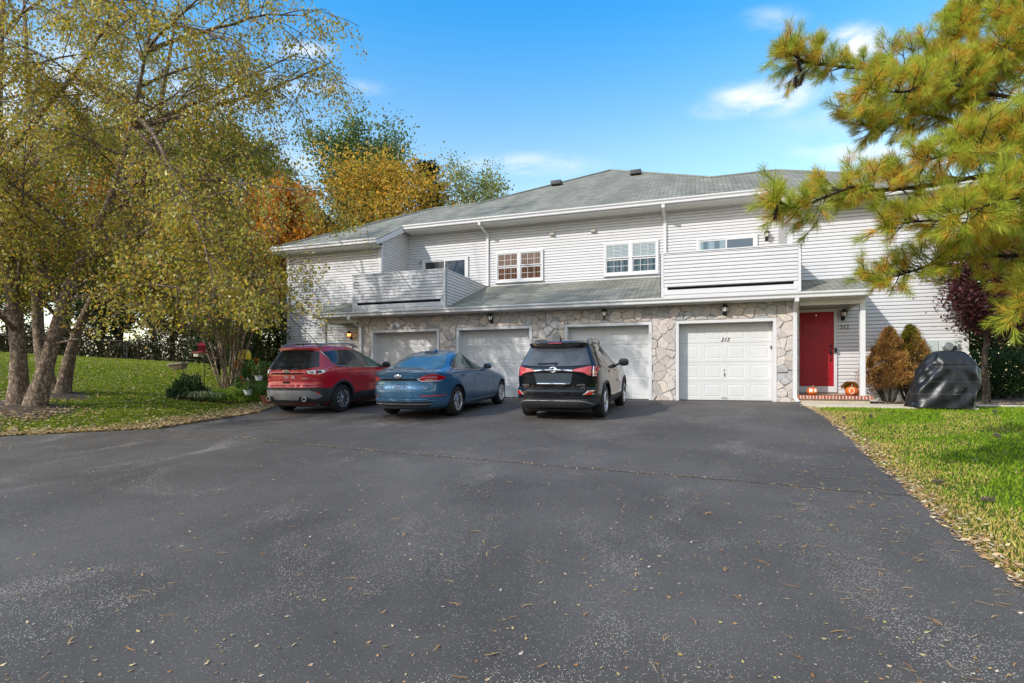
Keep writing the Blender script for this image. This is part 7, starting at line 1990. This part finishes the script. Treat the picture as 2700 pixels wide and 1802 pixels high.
def build_garden():
    r = random.Random(19)
    def spot(u, v):
        d = 14.
        for _ in range(80):
            p = at(u, v, d); d = max(8, min(30, d + (p.z - base_z(p.x, p.y)) * 3))
        return at(u, v, d), d
    # the bed itself
    pts = [spot(u, v)[0] for u, v in ((465, 1056), (520, 1060), (600, 1066), (680, 1062), (716, 1056), (716, 1030), (640, 1020), (540, 1020), (476, 1034))]
    m = MB(); m.add([(p.x, p.y, base_z(p.x, p.y) + .012) for p in pts], [tuple(range(len(pts)))]); tag(m.build('garden_bed', M['mulch']), kind='structure')
    dk = [(.025, .055, .025), (.04, .08, .03), (.055, .105, .035)]; lt = [(.34, .46, .05), (.44, .54, .08), (.22, .33, .045)]; md = [(.13, .25, .05), (.19, .31, .06), (.09, .17, .04)]
    p, d = spot(480, 1052); mound('shrub', 'low dark green shrub at the left end of the garden bed', p.x, p.y, .42, .36, .50, dk, 3000, .055, 'shrubs in the garden bed')
    p, d = spot(502, 1044); mound('shrub', 'rounded dark green shrub behind the lowest one in the bed', p.x, p.y, .45, .4, .62, dk, 3200, .055, 'shrubs in the garden bed')
    for u, v, lab in ((520, 1058, 'striped grassy plant just right of the dark shrubs'), (556, 1060, 'striped grassy plant in the middle of the bed')):
        p, d = spot(u, v); n = 420; a = RNG.uniform(0, 6.283, n); root = empty('ribbon_grass', (p.x, p.y, p.z)); tag(root, lab, 'plant', 'ribbon grass in the garden bed')
        B = []; AX = []; SZ = []; C = []
        for k in range(n):
            L_ = r.uniform(.25, .42); q = Vector((r.gauss(0, .13), r.gauss(0, .1), 0)); c = r.choice(((.42, .46, .26), (.12, .17, .05), (.30, .36, .17)))
            dx, dy = math.cos(a[k]), math.sin(a[k])
            for s in range(4):
                t = s / 4; e = L_ * 1.0 * t; B.append((q.x + dx * e, q.y + dy * e, .02 + .42 * L_ * math.sin(t * 2.9) * 1.6)); t2 = t + .25
                AX.append((dx * L_ * .25, dy * L_ * .25, .42 * L_ * 1.6 * (math.sin(t2 * 2.9) - math.sin(t * 2.9)))); SZ.append(L_ * .36); C.append(c)
        leaf_quads('blades', np.array(B), np.array(AX), np.array(SZ), np.array(C), M['leaf'], root, width=.12)
    for u, v, rx, h, pal, lab in ((596, 1060, .62, .42, lt, 'bright green ground plant in front of the bare stems'), (640, 1058, .55, .40, lt, 'bright green plant under the lower white pot'), (684, 1056, .55, .55, md, 'leafy green plant beside the red car'), (664, 1042, .45, .60, md, 'green flowering plant between the white pots')):
        p, d = spot(u, v); mound('bedding_plant', lab, p.x, p.y, rx, .45, h, pal, 3600, .05, 'plants in the garden bed')
    # taller dahlias with orange heads
    for k, (u, v, H) in enumerate(((652, 1046, 1.0), (672, 1046, 1.15), (697, 1044, 1.1), (634, 1048, .62))):
        p, d = spot(u, v); root = empty('dahlia', (p.x, p.y, p.z)); tag(root, ('dahlia just right of the metal sunflower', 'tallest dahlia behind the upper white pot', 'dahlia with orange heads nearest the red car', 'short dahlia below the metal sunflower')[k], 'plant', 'dahlias in the garden bed')
        n = 900; P = np.stack([RNG.normal(0, .13, n), RNG.normal(0, .13, n), H * RNG.random(n) ** .8], -1)
        leaf_quads('leaves', P, rand_unit(n), RNG.uniform(.05, .11, n), jitter_cols(pick(md, n), n, .3), M['leaf'], root)
        m = MB()
        for q in range(6):
            P_, R_ = bough((r.gauss(0, .08), r.gauss(0, .08), 0), (r.gauss(0, .2), r.gauss(0, .2), 1), H, .01, .005, 5, r); m.tube(P_, R_, 5)
        m.build('stems', basic('green_stem', (.07, .10, .03), .7, noise=.2), root)
        for q in range(3):
            x, y, z = r.gauss(0, .22), r.gauss(-.1, .1), H * r.uniform(.75, 1.05); nn = 60; v_ = rand_unit(nn)
            leaf_quads('flower_head', np.array([x, y, z]) + v_ * .012, v_, np.full(nn, .055), jitter_cols(np.array((.60, .13, .03) if (k + q) % 3 else (.50, .05, .03)), nn, .25), M['leaf'], root, width=.45)
    # crape myrtle: a fan of bare pale stems, thin leaves at the top
    p, d = spot(604, 1046); root = empty('crape_myrtle', (p.x, p.y, p.z)); tag(root, 'multi stemmed crape myrtle with pale bare stems in the garden bed', 'tree')
    tips = []; A = []
    for k, (bu, tu, tv) in enumerate(((585, 515, 760), (590, 540, 780), (598, 560, 720), (600, 592, 640), (603, 612, 640), (604, 640, 660), (606, 664, 690), (612, 680, 730), (602, 552, 690), (604, 625, 700), (600, 584, 760))):
        b = Vector((p.x + (bu - 600) / FOC * d * .45, p.y + r.uniform(-.1, .1), p.z - .03)); t = at(tu, tv, d + r.uniform(-.6, .6))
        mid = Vector((b.x + (t.x - b.x) * .80, b.y + (t.y - b.y) * .6, b.z + (t.z - b.z) * .38)); q = []
        for j in range(13):
            s = j / 12; q.append(b * (1 - s) ** 2 + mid * 2 * s * (1 - s) + t * s * s + Vector((r.gauss(0, .02), r.gauss(0, .02), 0)) * (j > 0))
        m = MB(); m.tube(q, [.032 * (1 - .65 * j / 12) for j in range(13)], 7)
        for w in range(8):
            s0, dd = along(q, r.uniform(.30, .99)); P_, R_ = bough(s0, dd + Vector((r.gauss(0, .6), r.gauss(0, .6), r.gauss(.1, .3))), r.uniform(.4, 1.3), .009, .004, 5, r, up=.2); m.tube(P_, R_, 4, cap=False)
            if s0.z > p.z + 1.3: A += [tuple(along(P_, .3 + .69 * r.random())[0]) for _ in range(7)]
        m.build('stem', M['bark_pale'], root, 60)
    foliage('crown', np.array(A), 7, .10, .075, [(.10, .13, .02), (.20, .17, .03), (.33, .15, .03), (.14, .10, .02)], [.45, .25, .15, .15], root, down=.3)
    for c_ in root.children: c_.location = -p
    # ornaments on thin poles
    def pole(root, z1, x=0, y=0, name='pole'):
        m = MB(); m.tube([(x, y, -.1), (x, y, z1)], .011, 6); m.build(name, M['black_metal'], root)
    p, d = spot(532, 1044); h = at(532, 930, d).z - p.z
    root = empty('bird_feeder', (p.x, p.y, p.z)); tag(root, 'red pagoda roofed bird feeder on a dark pole', 'bird feeder')
    pole(root, h - .1, .1)
    m = MB(); m.lathe([(.02, h + .33), (.05, h + .30), (.10, h + .27), (.18, h + .21), (.185, h + .19), (.02, h + .20)], 4); m.build('roof', basic('red_feeder_paint', (.36, .016, .03), .5, noise=.15), root)
    m = MB(); m.lathe([(.14, h + .02), (.14, h + .195)], 4); m.bbox(-.22, .22, -.17, .17, h - .01, h + .018, .006); m.build('seed_box', basic('feeder_red', (.28, .014, .025), .5, noise=.2), root)
    m = MB(); m.bbox(-.20, -.02, -.12, .08, h - .13, h - .012, .01); m.build('tray', basic('cream_paint', (.58, .52, .42), .6, noise=.1), root)
    p, d = spot(489, 1030); h = at(472, 972, d).z - p.z
    root = empty('bird_house', (p.x, p.y, p.z)); root.rotation_euler = (0, R(-7), R(15)); tag(root, 'weathered tan bird house tilting on a thin pole', 'bird house')
    pole(root, h, 0); m = MB(); m.add([(-.30, -.12, h), (.02, -.12, h), (.06, .12, h), (-.30, .12, h), (-.36, -.16, h + .14), (.06, -.16, h + .14), (.06, .16, h + .14), (-.36, .16, h + .14)], ((0, 3, 2, 1), (4, 5, 6, 7), (0, 1, 5, 4), (1, 2, 6, 5), (2, 3, 7, 6), (3, 0, 4, 7))); m.build('box', basic('weathered_wood', (.30, .24, .16), .9, noise=.2), root)
    m = MB(); m.bbox(-.40, .10, -.19, .19, h + .142, h + .20, .01); m.build('roof', basic('pale_wood', (.46, .41, .32), .9, noise=.2), root)
    p, d = spot(652, 1044); h = at(640, 948, d).z - p.z; c = 14.5
    root = empty('bird_house', (p.x - .12, p.y, p.z)); root.rotation_euler = (0, 0, R(10)); tag(root, 'bright yellow bird house among the bare stems', 'bird house')
    pole(root, h); m = MB(); m.prism([(-.15, h), (.16, h), (.16, h + .17), (.07, h + .32), (-.06, h + .32), (-.16, h + .15)], -.12, .12); m.build('box', basic('yellow_paint', (.72, .50, .015), .5, noise=.06), root)
    m = MB(); m.bbox(-.09, .10, -.15, .15, h + .323, h + .35, .006); m.build('roof', M['bark_dark'], root)
    m = MB(); m.lathe([(.001, 0), (.022, 0), (.022, .004), (.001, .004)], 12, mat=Matrix.Translation((0, -.122, h + .17)) @ Matrix.Rotation(R(90), 4, 'X')); m.build('hole', M['void'], root)
    p, d = spot(626, 1046); h = at(623, 962, d).z - p.z
    root = empty('metal_sunflower', (p.x, p.y, p.z)); root.rotation_euler = (0, 0, R(20)); tag(root, 'rust orange metal sunflower ornament on a stake', 'garden ornament')
    pole(root, h, name='stake'); m = MB()
    for ring, (n, r0, r1) in enumerate(((14, .05, .155), (12, .04, .115))):
        for k in range(n):
            a = 2 * math.pi * (k + .5 * ring) / n; c_, s_ = math.cos(a), math.sin(a); w = .026; y = -.02 - .012 * ring
            m.add([(c_ * r0 - s_ * w * .5, y, h + s_ * r0 + c_ * w * .5), (c_ * r0 + s_ * w * .5, y, h + s_ * r0 - c_ * w * .5), (c_ * (r0 + r1) / 2 + s_ * w, y - .012, h + s_ * (r0 + r1) / 2 - c_ * w), (c_ * r1, y + .01, h + s_ * r1), (c_ * (r0 + r1) / 2 - s_ * w, y - .012, h + s_ * (r0 + r1) / 2 + c_ * w)], ((0, 1, 2, 3, 4),))
    m.build('petals', basic('rust_orange', (.42, .15, .02), .5, noise=.3, nscale=20), root)
    m = MB(); m.ball((0, -.03, h), (.05, .025, .05)); m.build('disc', M['bronze'], root, 60)
    # white hanging pots on hooks
    for k, (u, v, gu) in enumerate(((653, 1036, 655), (682, 998, 688))):
        g, d = spot(gu, 1052 if k == 0 else 1046); d -= .85; q = at(u, v, d)
        root = empty('planter', (q.x, q.y, q.z)); tag(root, ('lower white planter hanging in front of the green plants', 'upper white planter hanging left of the red car')[k], 'planter', 'white planters on hooks')
        m = MB(); m.lathe([(.085, -.07), (.112, .06), (.128, .062), (.128, .085), (.11, .085), (.10, .0), (.001, -.02)], 20); m.build('pot', M['white_plastic'], root, 40)
        m = MB(); m.tube([(.02, 0, .08), (.03, 0, .38), (.0, 0, .44), (-.035, 0, .42), (-.03, 0, .38)], .010, 7); m.build('hook', M['white_plastic'], root, 60)
        n = 320; P = np.stack([RNG.normal(0, .09, n), RNG.normal(0, .08, n), .08 + .30 * RNG.random(n) ** 1.3], -1); leaf_quads('leaves', P, rand_unit(n) + np.array([0, 0, .4]), RNG.uniform(.04, .09, n), jitter_cols(pick(md + [(.20, .10, .05)], n), n, .3), M['leaf'], root)
        m = MB(); zz = base_z(q.x + .15, q.y) - q.z; m.tube([(.16, .05, zz - .1), (.16, .05, .42), (.10, .03, .50), (.02, 0, .44)], .009, 6); m.build('pole', M['black_metal'], root)
    p, d = spot(708, 1070); root = empty('flower_pot', (p.x, p.y, p.z)); tag(root, 'terracotta pot at the end of the bed behind the red car wheel', 'flower pot')
    m = MB(); m.lathe([(.15, -.02), (.20, .24), (.215, .24), (.215, .29), (.19, .29), (.17, .10)], 20); m.build('pot', basic('terracotta', (.26, .10, .05), .85, noise=.2), root, 40)
    # evergreen screen between the bed and the house
    for u, dd, H, rad, lab in ((640, 20.5, 4.4, 1.5, 'dark evergreen tree left of the house corner'), (708, 21.5, 3.4, 1.2, 'dark evergreen bush against the left house corner'), (575, 24, 4.2, 1.6, 'dark green bush behind the crape myrtle')):
        p = at(u, 1000, dd); crown_tree('evergreen', lab, p.x, p.y, base_z(p.x, p.y), H, rad, .35, [(.03, .05, .014), (.05, .075, .018), (.075, .10, .022), (.10, .085, .02)], [.35, .35, .2, .1], 6500, .11, random.Random(u), trunk=.10, group='evergreens left of the house')
build_porch_things(); build_garden()
